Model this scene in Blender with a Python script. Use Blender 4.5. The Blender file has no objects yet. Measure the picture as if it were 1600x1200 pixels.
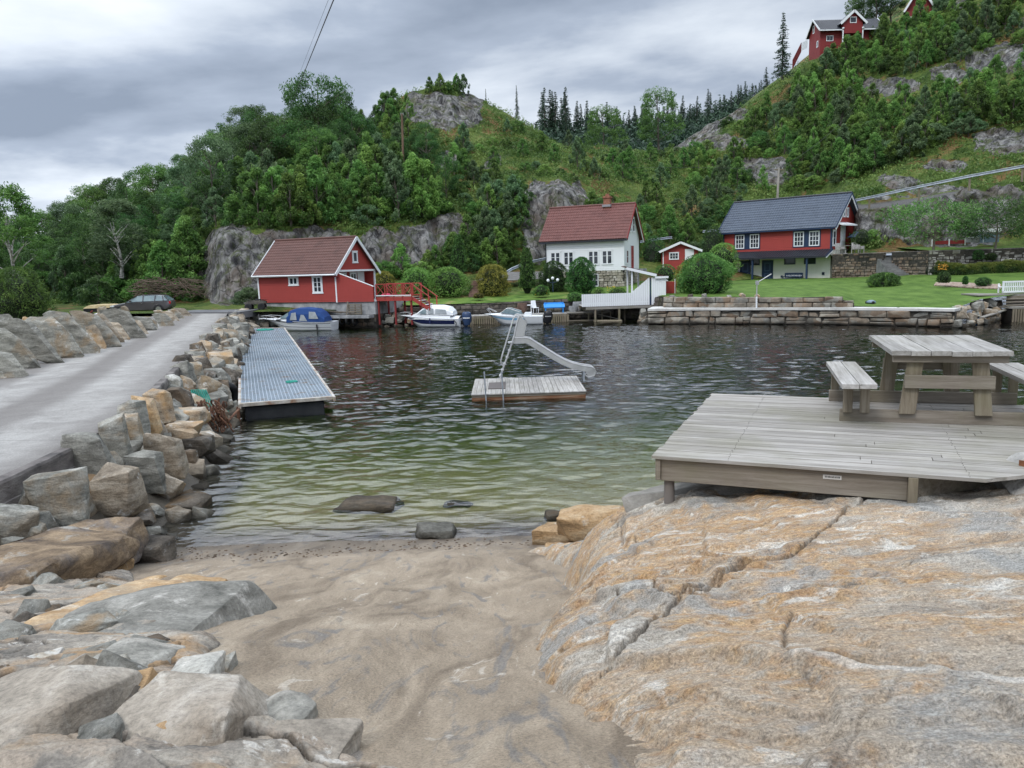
import bpy, bmesh, math, random
import numpy as np
from mathutils import Vector, Matrix, noise as mnoise

random.seed(7); RNG = np.random.default_rng(7)
S = bpy.context.scene
COL = S.collection
rad = math.radians

# ------------------------------------------------------------------ camera
H_CAM = 4.5; FPX = 1200.0
PITCH = math.atan2(187, 1200); ROLL = -rad(1.8)
cam = bpy.data.cameras.new('camera'); cam_o = bpy.data.objects.new('camera', cam); COL.objects.link(cam_o)
cam.sensor_width = 36; cam.lens = 27.0; cam.clip_start = 0.05; cam.clip_end = 3000
RM = Matrix.Rotation(math.pi/2-PITCH, 3, 'X') @ Matrix.Rotation(ROLL, 3, 'Z')
cam_o.location = (0, 0, H_CAM); cam_o.rotation_euler = RM.to_euler()
S.camera = cam_o

# ------------------------------------------------------------------ world: overcast sky
SUN_EL, SUN_AZ = rad(48), rad(215)      # azimuth clockwise from +Y
W = bpy.data.worlds.new("World"); S.world = W; W.use_nodes = True
nt = W.node_tree; nt.nodes.clear()
def nn(t, ty, **k):
    n = t.nodes.new(ty)
    for a, v in k.items(): setattr(n, a, v)
    return n
def mathn(t, op, a, b=None, c=None, clamp=False):
    n = t.nodes.new('ShaderNodeMath'); n.operation = op; n.use_clamp = clamp
    for i, v in enumerate((a, b, c)):
        if v is None: continue
        if isinstance(v, (int, float)): n.inputs[i].default_value = v
        else: t.links.new(v, n.inputs[i])
    return n.outputs[0]
def mixc(t, fac, a, b, mode='MIX'):
    n = t.nodes.new('ShaderNodeMix'); n.data_type = 'RGBA'; n.blend_type = mode
    for i, v in ((0, fac), (6, a), (7, b)):
        if isinstance(v, (int, float)): n.inputs[i].default_value = v
        elif isinstance(v, (tuple, list)): n.inputs[i].default_value = tuple(v)[:3]+(1,)
        else: t.links.new(v, n.inputs[i])
    return n.outputs[2]
def ramp(t, fac, stops, interp='LINEAR'):
    n = t.nodes.new('ShaderNodeValToRGB'); cr = n.color_ramp; cr.interpolation = interp
    while len(cr.elements) < len(stops): cr.elements.new(0.5)
    for e, (p, c) in zip(cr.elements, stops):
        e.position = p; e.color = (c, c, c, 1) if isinstance(c, (int, float)) else tuple(c)[:3]+(1,)
    t.links.new(fac, n.inputs[0]); return n.outputs[0]
def noisen(t, vec, scale, detail=6, rough=.55, dist=0, out='Fac'):
    n = t.nodes.new('ShaderNodeTexNoise'); n.inputs['Scale'].default_value = scale
    n.inputs['Detail'].default_value = detail; n.inputs['Roughness'].default_value = rough
    n.inputs['Distortion'].default_value = dist
    if vec is not None: t.links.new(vec, n.inputs['Vector'])
    return n.outputs[out]
def mapn(t, vec, scale=(1,1,1), rot=(0,0,0), loc=(0,0,0)):
    n = t.nodes.new('ShaderNodeMapping'); n.inputs['Scale'].default_value = scale
    n.inputs['Rotation'].default_value = rot; n.inputs['Location'].default_value = loc
    t.links.new(vec, n.inputs['Vector']); return n.outputs[0]

sky = nn(nt, 'ShaderNodeTexSky', sky_type='NISHITA', sun_disc=False)
sky.sun_elevation = SUN_EL; sky.sun_rotation = SUN_AZ; sky.air_density = 1; sky.dust_density = 2
tc = nn(nt, 'ShaderNodeTexCoord')
sx = nn(nt, 'ShaderNodeSeparateXYZ'); nt.links.new(tc.outputs['Generated'], sx.inputs[0])
zc = mathn(nt, 'MAXIMUM', sx.outputs[2], 0.0)
zz = mathn(nt, 'ADD', zc, 0.20)
cx = mathn(nt, 'DIVIDE', sx.outputs[0], zz); cy = mathn(nt, 'DIVIDE', sx.outputs[1], zz)
cb = nn(nt, 'ShaderNodeCombineXYZ'); nt.links.new(cx, cb.inputs[0]); nt.links.new(cy, cb.inputs[1])
mp = mapn(nt, cb.outputs[0], (0.95, 1.25, 1), (0, 0, rad(10)), (9.3, 6.1, 0))
n1 = noisen(nt, mp, 1.0, 10, .52, .15)
mp2 = mapn(nt, cb.outputs[0], (0.45, 0.6, 1), (0, 0, rad(12)), (7.3, 2.2, 0))
n2 = noisen(nt, mp2, 1.0, 4, .5, .2)
nm = mathn(nt, 'ADD', mathn(nt, 'MULTIPLY', n1, .62), mathn(nt, 'MULTIPLY', n2, .38))
cl = ramp(nt, nm, [(0.38, (.24, .29, .375)), (0.455, (.36, .42, .52)), (0.495, (.51, .57, .66)), (0.54, (.64, .70, .78)), (0.61, (.80, .84, .89))])
# overcast luminance: brighter overhead than at the horizon
lum = ramp(nt, zc, [(0, 1.5), (.12, 1.38), (.32, 1.38), (.44, 2.5), (.6, 3.5), (1, 3.5)]); lum = mathn(nt, 'MULTIPLY', lum, mathn(nt, 'MULTIPLY_ADD', sx.outputs[0], -.16, 1.0))
cl2 = mixc(nt, 1.0, cl, lum, 'MULTIPLY')
ten = nn(nt, 'ShaderNodeVectorMath', operation='SCALE'); nt.links.new(cl2, ten.inputs[0]); ten.inputs['Scale'].default_value = 10.0
skm = mixc(nt, 0.965, sky.outputs[0], ten.outputs[0])
bg = nn(nt, 'ShaderNodeBackground'); bg.inputs['Strength'].default_value = 0.085
nt.links.new(skm, bg.inputs['Color'])
wo = nn(nt, 'ShaderNodeOutputWorld'); nt.links.new(bg.outputs[0], wo.inputs[0])

sun = bpy.data.lights.new('sun', 'SUN'); sun.energy = 1.3; sun.angle = rad(14); sun.color = (1, .96, .9)
sun_o = bpy.data.objects.new('sun', sun); COL.objects.link(sun_o)
sd = Vector((math.sin(SUN_AZ)*math.cos(SUN_EL), math.cos(SUN_AZ)*math.cos(SUN_EL), math.sin(SUN_EL)))
sun_o.rotation_euler = sd.to_track_quat('Z', 'Y').to_euler(); sun_o.location = (0, -20, 60)

S.view_settings.view_transform = 'Standard'; S.view_settings.look = 'None'
S.view_settings.exposure = 0.10; S.view_settings.gamma = 1
S.render.engine = 'CYCLES'
S.cycles.max_bounces = 7; S.cycles.diffuse_bounces = 2; S.cycles.glossy_bounces = 3
S.cycles.transmission_bounces = 5; S.cycles.transparent_max_bounces = 4; S.cycles.volume_bounces = 0
S.cycles.caustics_refractive = True; S.cycles.caustics_reflective = False
S.cycles.use_denoising = True
try: S.cycles.denoising_prefilter = 'ACCURATE'
except Exception: pass

# ------------------------------------------------------------------ helpers
def ray(px, py): return RM @ Vector(((px-800)/FPX, (600-py)/FPX, -1.0))
def PZ(px, py, z):
    r = ray(px, py); t = (z-H_CAM)/r.z; return Vector((r.x*t, r.y*t, z))
def PD(px, py, d):
    r = ray(px, py); t = d/r.y; return Vector((r.x*t, d, H_CAM+r.z*t))
RMT = RM.transposed()
def proj(p):
    v = RMT @ (Vector(p)-Vector((0, 0, H_CAM))); return 800+FPX*v.x/-v.z, 600-FPX*v.y/-v.z
def tag(o, label=None, cat=None, group=None, kind=None):
    if label: o['label'] = label
    if cat: o['category'] = cat
    if group: o['group'] = group
    if kind: o['kind'] = kind
    return o
def thing(name, label, cat, loc=(0,0,0), rz=0, group=None):
    o = bpy.data.objects.new(name, None); COL.objects.link(o); o.empty_display_size = .2
    o.location = loc; o.rotation_euler = (0, 0, rz)
    return tag(o, label, cat, group)
def copy_tree(o, parent=None):
    c = o.copy(); COL.objects.link(c)
    if parent is not None: c.parent = parent
    for ch in KIDS.get(o.name, []): copy_tree(ch, c)
    return c
KIDS = {}
def link(name, me, m=None, parent=None, loc=None, rot=None):
    o = bpy.data.objects.new(name, me); COL.objects.link(o)
    if m is not None and not me.materials: me.materials.append(m)
    if parent is not None:
        o.parent = parent; KIDS.setdefault(parent.name, []).append(o)
    if loc is not None: o.location = loc
    if rot is not None: o.rotation_euler = rot
    return o
def npmesh(name, V, F, smooth=False, attrs=None):
    V = np.asarray(V, dtype=np.float32); F = np.asarray(F, dtype=np.int32); k = F.shape[1]
    me = bpy.data.meshes.new(name)
    me.vertices.add(len(V)); me.vertices.foreach_set('co', V.ravel())
    me.loops.add(F.size); me.loops.foreach_set('vertex_index', F.ravel())
    me.polygons.add(len(F)); me.polygons.foreach_set('loop_start', np.arange(0, F.size, k, dtype=np.int32))
    try: me.polygons.foreach_set('loop_total', np.full(len(F), k, dtype=np.int32))
    except Exception: pass
    me.polygons.foreach_set('use_smooth', np.full(len(F), smooth))
    for nme, arr in (attrs or {}).items():
        a = me.attributes.new(nme, 'FLOAT', 'POINT'); a.data.foreach_set('value', np.asarray(arr, dtype=np.float32).ravel())
    me.update(calc_edges=True); me.validate(); return me
def gridmesh(name, X, Y, Z, smooth=True, attrs=None):
    n, m = X.shape
    V = np.stack([X, Y, Z], -1).reshape(-1, 3)
    i = np.arange(n*m).reshape(n, m)
    F = np.stack([i[:-1, :-1], i[:-1, 1:], i[1:, 1:], i[1:, :-1]], -1).reshape(-1, 4)
    return npmesh(name, V, F, smooth, {k: v.reshape(-1) for k, v in (attrs or {}).items()})

class MB:
    def __init__(s): s.v = []; s.f = []
    def add(s, vs, fs):
        b = len(s.v); s.v += [tuple(v) for v in vs]; s.f += [tuple(b+i for i in f) for f in fs]; return s
    def box(s, x0, x1, y0, y1, z0, z1):
        return s.add([(x0,y0,z0),(x1,y0,z0),(x1,y1,z0),(x0,y1,z0),(x0,y0,z1),(x1,y0,z1),(x1,y1,z1),(x0,y1,z1)],
                     [(0,3,2,1),(4,5,6,7),(0,1,5,4),(1,2,6,5),(2,3,7,6),(3,0,4,7)])
    def bar(s, a, b, w, h=None, up=(0,0,1), over=0):
        a = Vector(a); b = Vector(b); h = w if h is None else h
        d = (b-a).normalized(); a = a-d*over; b = b+d*over
        u = Vector(up); sdv = d.cross(u)
        if sdv.length < 1e-4: sdv = d.cross(Vector((1,0,0)))
        sdv.normalize(); u = sdv.cross(d).normalized()
        P = []
        for p in (a, b):
            for i, j in ((-1,-1),(1,-1),(1,1),(-1,1)): P.append(p+sdv*(i*w/2)+u*(j*h/2))
        return s.add(P, [(0,1,2,3),(7,6,5,4),(0,4,5,1),(1,5,6,2),(2,6,7,3),(3,7,4,0)])
    def tube(s, pts, r, n=8, cap=True, closed=False):
        pts = [Vector(p) for p in pts]; m = len(pts); rs = r if isinstance(r, (list, tuple)) else [r]*m
        V = []; prev = None
        for i, p in enumerate(pts):
            if closed: d = (pts[(i+1) % m]-pts[i-1])
            else: d = (pts[min(i+1, m-1)]-pts[max(i-1, 0)])
            d.normalize()
            if prev is None:
                a = Vector((0,0,1)) if abs(d.z) < .9 else Vector((1,0,0)); u = d.cross(a).normalized()
            else:
                u = prev-d*prev.dot(d)
                u = u.normalized() if u.length > 1e-5 else d.orthogonal().normalized()
            prev = u; w = d.cross(u)
            for k in range(n):
                t = 2*math.pi*k/n; V.append(p+(u*math.cos(t)+w*math.sin(t))*rs[i])
        F = []
        for i in range(m if closed else m-1):
            j = (i+1) % m
            for k in range(n):
                l = (k+1) % n; F.append((i*n+k, i*n+l, j*n+l, j*n+k))
        if cap and not closed: F += [tuple(range(n))[::-1], tuple((m-1)*n+k for k in range(n))]
        return s.add(V, F)
    def cyl(s, x, y, z0, z1, r, n=12, r2=None):
        return s.tube([(x,y,z0),(x,y,z1)], [r, r if r2 is None else r2], n)
    def prism(s, poly, vec):
        n = len(poly); P = [Vector(p) for p in poly]; v = Vector(vec)
        return s.add(P+[p+v for p in P], [tuple(range(n))[::-1], tuple(range(n, 2*n))]+[(i, (i+1) % n, n+(i+1) % n, n+i) for i in range(n)])
    def lathe(s, prof, c=(0,0,0), n=16, axis='Z'):
        V = []
        for r, z in prof:
            for k in range(n):
                t = 2*math.pi*k/n; a, b = r*math.cos(t), r*math.sin(t)
                V.append({'Z': (c[0]+a, c[1]+b, c[2]+z), 'Y': (c[0]+a, c[1]+z, c[2]+b), 'X': (c[0]+z, c[1]+a, c[2]+b)}[axis])
        F = [(i*n+k, i*n+(k+1) % n, (i+1)*n+(k+1) % n, (i+1)*n+k) for i in range(len(prof)-1) for k in range(n)]
        F += [tuple(range(n))[::-1], tuple((len(prof)-1)*n+k for k in range(n))]
        return s.add(V, F)
    def build(s, name, m, parent=None, smooth=False, bevel=0, loc=None, rot=None, fix=True):
        me = bpy.data.meshes.new(name); me.from_pydata(s.v, [], s.f); me.validate()
        if fix or bevel:
            bm = bmesh.new(); bm.from_mesh(me)
            bmesh.ops.recalc_face_normals(bm, faces=bm.faces)
            if bevel:
                ed = [e for e in bm.edges if len(e.link_faces) == 2 and e.calc_face_angle(0) > .5]
                bmesh.ops.bevel(bm, geom=ed, offset=bevel, segments=1, affect='EDGES', clamp_overlap=True)
            bm.to_mesh(me); bm.free()
        if smooth:
            me.polygons.foreach_set('use_smooth', [True]*len(me.polygons))
            try: me.set_sharp_from_angle(angle=rad(38))
            except Exception: pass
        return link(name, me, m, parent, loc, rot)

# ---- numpy gradient noise
_P = np.random.default_rng(3).permutation(256); _P = np.concatenate([_P, _P, _P])
_G = np.random.default_rng(4).normal(size=(256, 3)); _G /= np.linalg.norm(_G, axis=1)[:, None]
def pnoise(x, y, z=0.0):
    x, y, z = np.broadcast_arrays(np.asarray(x, float), np.asarray(y, float), np.asarray(z, float))
    xi, yi, zi = np.floor(x).astype(int), np.floor(y).astype(int), np.floor(z).astype(int)
    xf, yf, zf = x-xi, y-yi, z-zi
    u, v, w = [t*t*t*(t*(t*6-15)+10) for t in (xf, yf, zf)]
    def g(i, j, k):
        h = _P[(_P[(_P[(xi+i) & 255]+yi+j) & 255]+zi+k) & 255]
        q = _G[h]; return q[..., 0]*(xf-i)+q[..., 1]*(yf-j)+q[..., 2]*(zf-k)
    l = lambda a, b, t: a+t*(b-a)
    return l(l(l(g(0,0,0), g(1,0,0), u), l(g(0,1,0), g(1,1,0), u), v), l(l(g(0,0,1), g(1,0,1), u), l(g(0,1,1), g(1,1,1), u), v), w)
def fbm(x, y, z=0.0, o=5, gain=.5, lac=2.03):
    a = 1; s = 0
    for i in range(o):
        s = s+a*pnoise(x+i*17.3, y+i*9.1, np.asarray(z)+i*5.7); x = x*lac; y = y*lac; z = np.asarray(z)*lac; a *= gain
    return s
def ridged(x, y, z=0.0, o=5):
    a = 1; s = 0
    for i in range(o):
        s = s+a*(1-2.2*np.abs(pnoise(x+i*7.7, y+i*3.3, np.asarray(z)+i*2.1))); x = x*2.1; y = y*2.1; z = np.asarray(z)*2.1; a *= .5
    return s
def sstep(a, b, x): t = np.clip((x-a)/(b-a), 0, 1); return t*t*(3-2*t)

# ------------------------------------------------------------------ materials
def newmat(name):
    m = bpy.data.materials.new(name); m.use_nodes = True; t = m.node_tree; t.nodes.clear()
    out = t.nodes.new('ShaderNodeOutputMaterial'); p = t.nodes.new('ShaderNodeBsdfPrincipled')
    t.links.new(p.outputs[0], out.inputs[0]); return m, t, p, out
def coord(t, kind='Object'):
    if kind == 'World':
        return t.nodes.new('ShaderNodeNewGeometry').outputs['Position']
    return t.nodes.new('ShaderNodeTexCoord').outputs['Object']
def bumpn(t, p, h, strength=.3, dist=.02, prev=None):
    b = t.nodes.new('ShaderNodeBump'); b.inputs['Strength'].default_value = strength; b.inputs['Distance'].default_value = dist
    t.links.new(h, b.inputs['Height'])
    if prev is not None: t.links.new(prev, b.inputs['Normal'])
    if p is not None: t.links.new(b.outputs[0], p.inputs['Normal'])
    return b.outputs[0]
def pmat(name, cols, scale=3, stretch=(1,1,1), rot=(0,0,0), detail=8, rough=.8, bump=.25, bscale=None, bdist=.02, metal=0, kind='Object',
         spec=.3, rng=(.36,.64), orand=0, dirt=None):
    m, t, p, out = newmat(name)
    v = mapn(t, coord(t, kind), stretch, rot)
    f = noisen(t, v, scale, detail, .6, .2)
    k = len(cols)
    c = ramp(t, f, [(rng[0]+(rng[1]-rng[0])*i/max(1, k-1), cc) for i, cc in enumerate(cols)]) if k > 1 else None
    if k == 1: c = mixc(t, mathn(t, 'MULTIPLY', f, .35), cols[0], tuple(q*.72 for q in cols[0]))
    if dirt:
        f2 = noisen(t, coord(t, kind), dirt[1], 6, .6, .5)
        c = mixc(t, ramp(t, f2, [(.5, 0), (.68, dirt[2])]), c, dirt[0])
    if orand:
        oi = t.nodes.new('ShaderNodeObjectInfo')
        r = mathn(t, 'MULTIPLY_ADD', oi.outputs['Random'], orand*2, 1-orand)
        sc = nn(t, 'ShaderNodeVectorMath', operation='SCALE'); t.links.new(c, sc.inputs[0]); t.links.new(r, sc.inputs['Scale']); c = sc.outputs[0]
    t.links.new(c, p.inputs['Base Color'])
    p.inputs['Roughness'].default_value = rough; p.inputs['Metallic'].default_value = metal
    p.inputs['Specular IOR Level'].default_value = spec
    if bump: bumpn(t, p, noisen(t, v, bscale or scale*6, 6, .65), bump, bdist)
    return m
def gmat(name, col=(.02,.025,.03), rough=.06, spec=.6):
    m, t, p, out = newmat(name); p.inputs['Base Color'].default_value = (*col, 1); p.inputs['Roughness'].default_value = rough
    p.inputs['Specular IOR Level'].default_value = spec
    bumpn(t, p, noisen(t, coord(t), 1.3, 2), .15, .02); return m
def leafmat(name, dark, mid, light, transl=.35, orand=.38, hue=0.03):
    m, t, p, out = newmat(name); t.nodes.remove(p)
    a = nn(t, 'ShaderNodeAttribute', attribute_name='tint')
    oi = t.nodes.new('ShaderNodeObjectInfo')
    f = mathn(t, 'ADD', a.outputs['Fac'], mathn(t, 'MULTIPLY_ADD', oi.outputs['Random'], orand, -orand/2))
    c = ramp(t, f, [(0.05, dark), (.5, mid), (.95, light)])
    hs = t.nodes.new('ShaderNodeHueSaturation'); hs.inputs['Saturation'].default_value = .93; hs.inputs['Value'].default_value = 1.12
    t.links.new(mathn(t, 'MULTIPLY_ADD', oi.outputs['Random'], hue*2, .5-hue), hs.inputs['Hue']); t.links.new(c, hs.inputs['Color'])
    d = t.nodes.new('ShaderNodeBsdfPrincipled'); d.inputs['Roughness'].default_value = .55; d.inputs['Specular IOR Level'].default_value = .25
    tr = t.nodes.new('ShaderNodeBsdfTranslucent')
    t.links.new(hs.outputs[0], d.inputs['Base Color']); t.links.new(hs.outputs[0], tr.inputs['Color'])
    mx = t.nodes.new('ShaderNodeMixShader'); mx.inputs[0].default_value = transl
    t.links.new(d.outputs[0], mx.inputs[1]); t.links.new(tr.outputs[0], mx.inputs[2]); t.links.new(mx.outputs[0], out.inputs[0])
    return m
# ================================================================== GROUND FUNCTIONS
def plsd(x, y, P):
    """distance to polyline and side (+ = right of travel direction)"""
    x = np.asarray(x, float); y = np.asarray(y, float)
    best = np.full(x.shape, 1e9); side = np.ones(x.shape)
    for (ax, ay), (bx, by) in zip(P[:-1], P[1:]):
        dx, dy = bx-ax, by-ay; L2 = dx*dx+dy*dy
        t = np.clip(((x-ax)*dx+(y-ay)*dy)/L2, 0, 1)
        qx, qy = x-(ax+t*dx), y-(ay+t*dy); d = np.hypot(qx, qy)
        cr = dx*qy-dy*qx
        m = d < best; best = np.where(m, d, best); side = np.where(m, np.where(cr < 0, 1, -1), side)
    return best*side
ROAD_R = [(-7.6,-4),(-7.8,5),(-7.96,11.55),(-8.1,13.6),(-8.77,17.25),(-11.61,26.7),(-15.0,38.2),(-18.6,50.1),(-22.4,61.5),(-24.5,66)]
ROAD_L = [(-12.6,-4),(-12.8,5),(-13.0,11.5),(-13.8,16),(-15.98,23.8),(-20.04,35.45),(-23.4,46.7),(-27.6,60.5),(-30.3,68)]
_SY = [-6, 0, 2.4, 4, 6, 9, 11, 12.3, 14, 17, 21, 28, 40, 55, 62, 400]
_SZ = [3.0, 2.95, 2.75, 2.25, 1.62, .74, .26, 0.0, -.22, -.65, -1.6, -3.4, -4.8, -4.8, -3, -3]
def sandz(x, y):
    x = np.asarray(x, float); y = np.asarray(y, float)
    z = np.interp(y+0.035*(x+2)**2*np.clip((x+2)/-6, 0, 1)*0, _SY, _SZ)
    bump = .10*np.clip(fbm(x*.35, y*.35, 3.3, 3), -1, 1)*sstep(13, 9, y)
    chan = -.10*np.exp(-((x+.35-.12*(y-5))/.45)**2)*sstep(9.5, 6, y)*sstep(1, 3, y)
    return z+bump+chan
def ground(x, y):
    z = sandz(x, y)
    d = plsd(x, y, ROAD_R)
    rr = 1.25-.74*np.maximum(d, 0)-.12*fbm(np.asarray(x)*.8, np.asarray(y)*.8, 1., 3)
    z = np.where(d > 0, np.maximum(z, rr), 1.2)
    return z
def hit(px, py, fn=None, d0=1.5, d1=80):
    fn = fn or ground; r = ray(px, py)
    ds = np.exp(np.linspace(math.log(d0), math.log(d1), 1500)); t = ds/r.y
    X, Z = r.x*t, H_CAM+r.z*t; g = fn(X, ds); k = np.argmax(Z < g)
    return Vector((X[k], ds[k], float(g[k]))) if (Z < g).any() else PZ(px, py, 0)

# ---------------- beach and seabed: one sheet
ys = np.concatenate([np.exp(np.linspace(math.log(.7), math.log(14), 520)), np.exp(np.linspace(math.log(14.1), math.log(66), 110))])
ys = np.concatenate([[-4, -2, 0, .4], ys]); us = np.linspace(-1.5, 1.5, 800)
U, Yg = np.meshgrid(us, ys); X = U*np.maximum(Yg, 3.0)
Z = ground(X, Yg)
warp = fbm(X*.5, Yg*.5, 9, 3)*1.2
dry = sstep(11.5, 9.5, Yg+warp)
flow = ridged((X+warp*.6)*1.5, (Yg+warp)*.38, 2., 4)
Z = Z + dry*(.024*flow+.009*ridged(X*5.5+warp*2, (Yg+warp)*.8, 15., 4)+.010*ridged(X*3.1+warp, (Yg+warp)*1.1, 5., 4)+.010*fbm(X*6, Yg*5, 0, 5)) + (.004*fbm(X*9, Yg*9, 1, 3))*sstep(16, 12, Yg)
under = sstep(12.5, 14, Yg); Z = Z+under*(.10*fbm(X*.6, Yg*.6, 5, 4))
rubble = sstep(2.9, 2.3, plsd(X, Yg, ROAD_R))*sstep(9.2, 10.2, Yg)
beach = gridmesh('beach', X, Yg, Z, attrs={'rubble': rubble})
m, t, p, out = newmat('sand')
pos = coord(t, 'World'); sp = nn(t, 'ShaderNodeSeparateXYZ'); t.links.new(pos, sp.inputs[0])
v1 = mapn(t, pos, (1.6, .55, 1), (0, 0, rad(-12)))
base = ramp(t, noisen(t, v1, 1.1, 8, .6, .9), [(.36, (.205,.160,.115)), (.48, (.30,.24,.175)), (.6, (.365,.295,.218)), (.68,(.42,.35,.265))])
dark = ramp(t, noisen(t, mapn(t, pos, (2.6, .7, 1), (0,0,rad(18)), (4,2,0)), 1.2, 7, .6, 1.6), [(.56, 0), (.63, .6), (.72, .8)])
c = mixc(t, dark, base, (.17, .165, .16))
org = ramp(t, noisen(t, pos, 38, 4, .6), [(.66, 0), (.71, .8)]); c = mixc(t, mathn(t, 'MULTIPLY', org, ramp(t, noisen(t, pos, 1.4, 3), [(.45, .05), (.62, 1)])), c, (.07,.05,.035))
pale = ramp(t, noisen(t, mapn(t, pos, (1.4,.6,1), (0,0,rad(-30)), (9,5,0)), 2.0, 6, .6, 2.2), [(.64, 0), (.68, .55)]); c = mixc(t, pale, c, (.60,.54,.46))
grain = ramp(t, noisen(t, pos, 70, 7, .85), [(.32, .48), (.5, 1.0), (.66, 1.38)]); c = mixc(t, 1.0, c, grain, 'MULTIPLY')
wet = ramp(t, mathn(t, 'ADD', sp.outputs[2], mathn(t, 'MULTIPLY_ADD', noisen(t, pos, .8, 3), .5, -.25)), [(.05, 1), (.30, .25), (.75, 0)])
c = mixc(t, wet, c, mixc(t, 1.0, c, (.50,.50,.51), 'MULTIPLY'))
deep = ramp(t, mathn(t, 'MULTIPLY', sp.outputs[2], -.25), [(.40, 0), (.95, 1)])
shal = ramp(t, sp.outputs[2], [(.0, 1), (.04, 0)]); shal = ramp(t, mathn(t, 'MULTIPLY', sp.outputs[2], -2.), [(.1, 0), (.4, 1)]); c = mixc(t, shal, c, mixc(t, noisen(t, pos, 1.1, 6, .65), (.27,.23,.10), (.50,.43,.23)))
c = mixc(t, deep, c, mixc(t, noisen(t, pos, .9, 4), (.05,.06,.03), (.13,.13,.07)))  # seabed painted darker with depth, for light lost in the water
rb_ = nn(t, 'ShaderNodeAttribute', attribute_name='rubble'); c = mixc(t, rb_.outputs['Fac'], c, mixc(t, noisen(t, pos, 2.5, 8, .7), (.02,.018,.014), (.13,.11,.085)))
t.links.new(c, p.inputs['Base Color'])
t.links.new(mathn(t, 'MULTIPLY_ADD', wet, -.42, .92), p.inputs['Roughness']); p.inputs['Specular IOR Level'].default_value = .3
b1 = bumpn(t, None, noisen(t, pos, 45, 7, .75), .8, .012)
bumpn(t, p, noisen(t, v1, 7, 10, .7, 1.2), .8, .04, b1)
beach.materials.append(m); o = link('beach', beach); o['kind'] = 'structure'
SAND = m

# ---------------- granite bedrock on the right
CTRL = np.array([(.35,11.6,.25),(.6,10.6,.75),(.85,9.5,1.38),(1.15,8.6,1.78),(1.3,7.2,2.2),(1.4,6.7,2.32),(1.9,6.3,2.34),(2.8,6.0,2.42),(3.6,5.5,2.52),
  (4.6,5.6,2.62),(6,6,2.8),(8,6,3.0),(1.0,5.2,2.28),(2.0,5.0,2.46),(3.2,4.6,2.62),(4.5,4.3,2.78),(7,4,3.0),(.8,4.0,2.5),(1.6,3.6,2.68),(2.6,3.2,2.8),(4,2.8,2.9),
  (.8,3,2.74),(1.5,2.3,2.86),(3,1.5,3.0),(.9,1,3.0),(6,1,3.1),(9,8,2.9),(12,4,3.2),(3,8,2.1),(6,8.5,2.2),(2.2,8.2,1.9),(2,-2,3.1),(9,-2,3.3)])
def rbf(C, x, y):
    A = C[:, :2]; r = np.hypot(A[:, None, 0]-A[None, :, 0], A[:, None, 1]-A[None, :, 1])
    phi = lambda q: q
    n = len(C); M_ = np.zeros((n+3, n+3)); M_[:n, :n] = phi(r)+np.eye(n)*-.05; M_[:n, n] = 1; M_[:n, n+1:n+3] = A; M_[n:, :n] = M_[:n, n:].T
    w = np.linalg.solve(M_, np.concatenate([C[:, 2], [0,0,0]]))
    out = w[n]+w[n+1]*x+w[n+2]*y
    for i in range(n): out = out+w[i]*phi(np.hypot(x-A[i, 0], y-A[i, 1]))
    return out
EDGE = [(1.1,-4),(.75,.5),(.42,2.5),(.22,3.4),(.10,4.2),(.2,5.2),(.42,6.1),(.55,6.9),(.50,7.7),(.62,8.6),(.38,9.6),(.18,10.5),(.05,11.9)]
BACK = [(.05,11.95),(.55,11.45),(.98,10.4),(1.35,9.4),(1.75,8.7),(2.4,8.6),(3.6,8.9),(6,9.4),(9,9.8),(16,9.5)]
def bedz(x, y):
    wx = .16*fbm(x*1.1, y*1.1, 7, 3); wy = .16*fbm(x*1.1, y*1.1, 17, 3)
    T = rbf(CTRL, x, y)
    e = plsd(x+wx, y+wy, EDGE); b = plsd(x+wx, y+wy, BACK)
    s = np.maximum(sandz(x, y)-.03, -.6)
    k = 1-np.exp(-np.maximum(e, 0)/.34)
    z = s+(T-s)*k-np.clip(-e, 0, 1)*1.2
    z = z-np.where(b < 0, 0, 0)
    q = np.clip(1-np.exp(-np.maximum(b, 0)/.30), 0, 1); z = np.where(b > 0, -.6+(z+.6)*q, z)
    z = np.where(b <= 0, -.6-1.5*np.minimum(-b, 2), z)
    return z
def pxl(pts, zf): return [tuple(hit(a, b_, zf, 1.5, 30)[:2]) for a, b_ in pts]
CR = [[(1362,795),(1340,805),(1280,852),(1250,880),(1222,895),(1175,908),(1160,915),(1100,950),(1055,982),(1040,982),(1025,970),(1025,942)],
      [(1160,915),(1080,970),(1040,1000),(1000,1040),(962,1075)],
      [(900,850),(975,865),(1025,872),(1075,865),(1150,850),(1200,835),(1240,829)],
      [(1240,985),(1226,1010),(1224,1060),(1240,1073),(1300,1075),(1450,1079),(1600,1092)],
      [(905,960),(920,945),(965,972),(1015,980),(1050,981)], [(880,1010),(950,1000),(990,1010),(1040,1002)],
      [(1025,940),(1060,915),(1200,905),(1300,895)], [(870,1060),(930,1050),(960,1020)], [(980,820),(940,812),(880,835)],[(1600,850),(1500,870),(1400,905),(1330,930)]]
CRP = [pxl(c_, bedz) for c_ in CR]
VEIN = pxl([(1240,1080),(1300,1081),(1400,1085),(1500,1095),(1600,1107)], bedz)
ysr = np.exp(np.linspace(math.log(1.5), math.log(13), 860)); ysr = np.concatenate([[-2, 0, .6], ysr])
us = np.linspace(-.10, 1.15, 1000); U, Yr = np.meshgrid(us, ysr); Xr = U*np.maximum(Yr, 2.0)
Zr = bedz(Xr, Yr)
wq = fbm(Xr*1.2, Yr*1.2, 4, 3)
aa = rad(-7); xs_, ys_ = Xr*math.cos(aa)+Yr*math.sin(aa), -Xr*math.sin(aa)+Yr*math.cos(aa)
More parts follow.
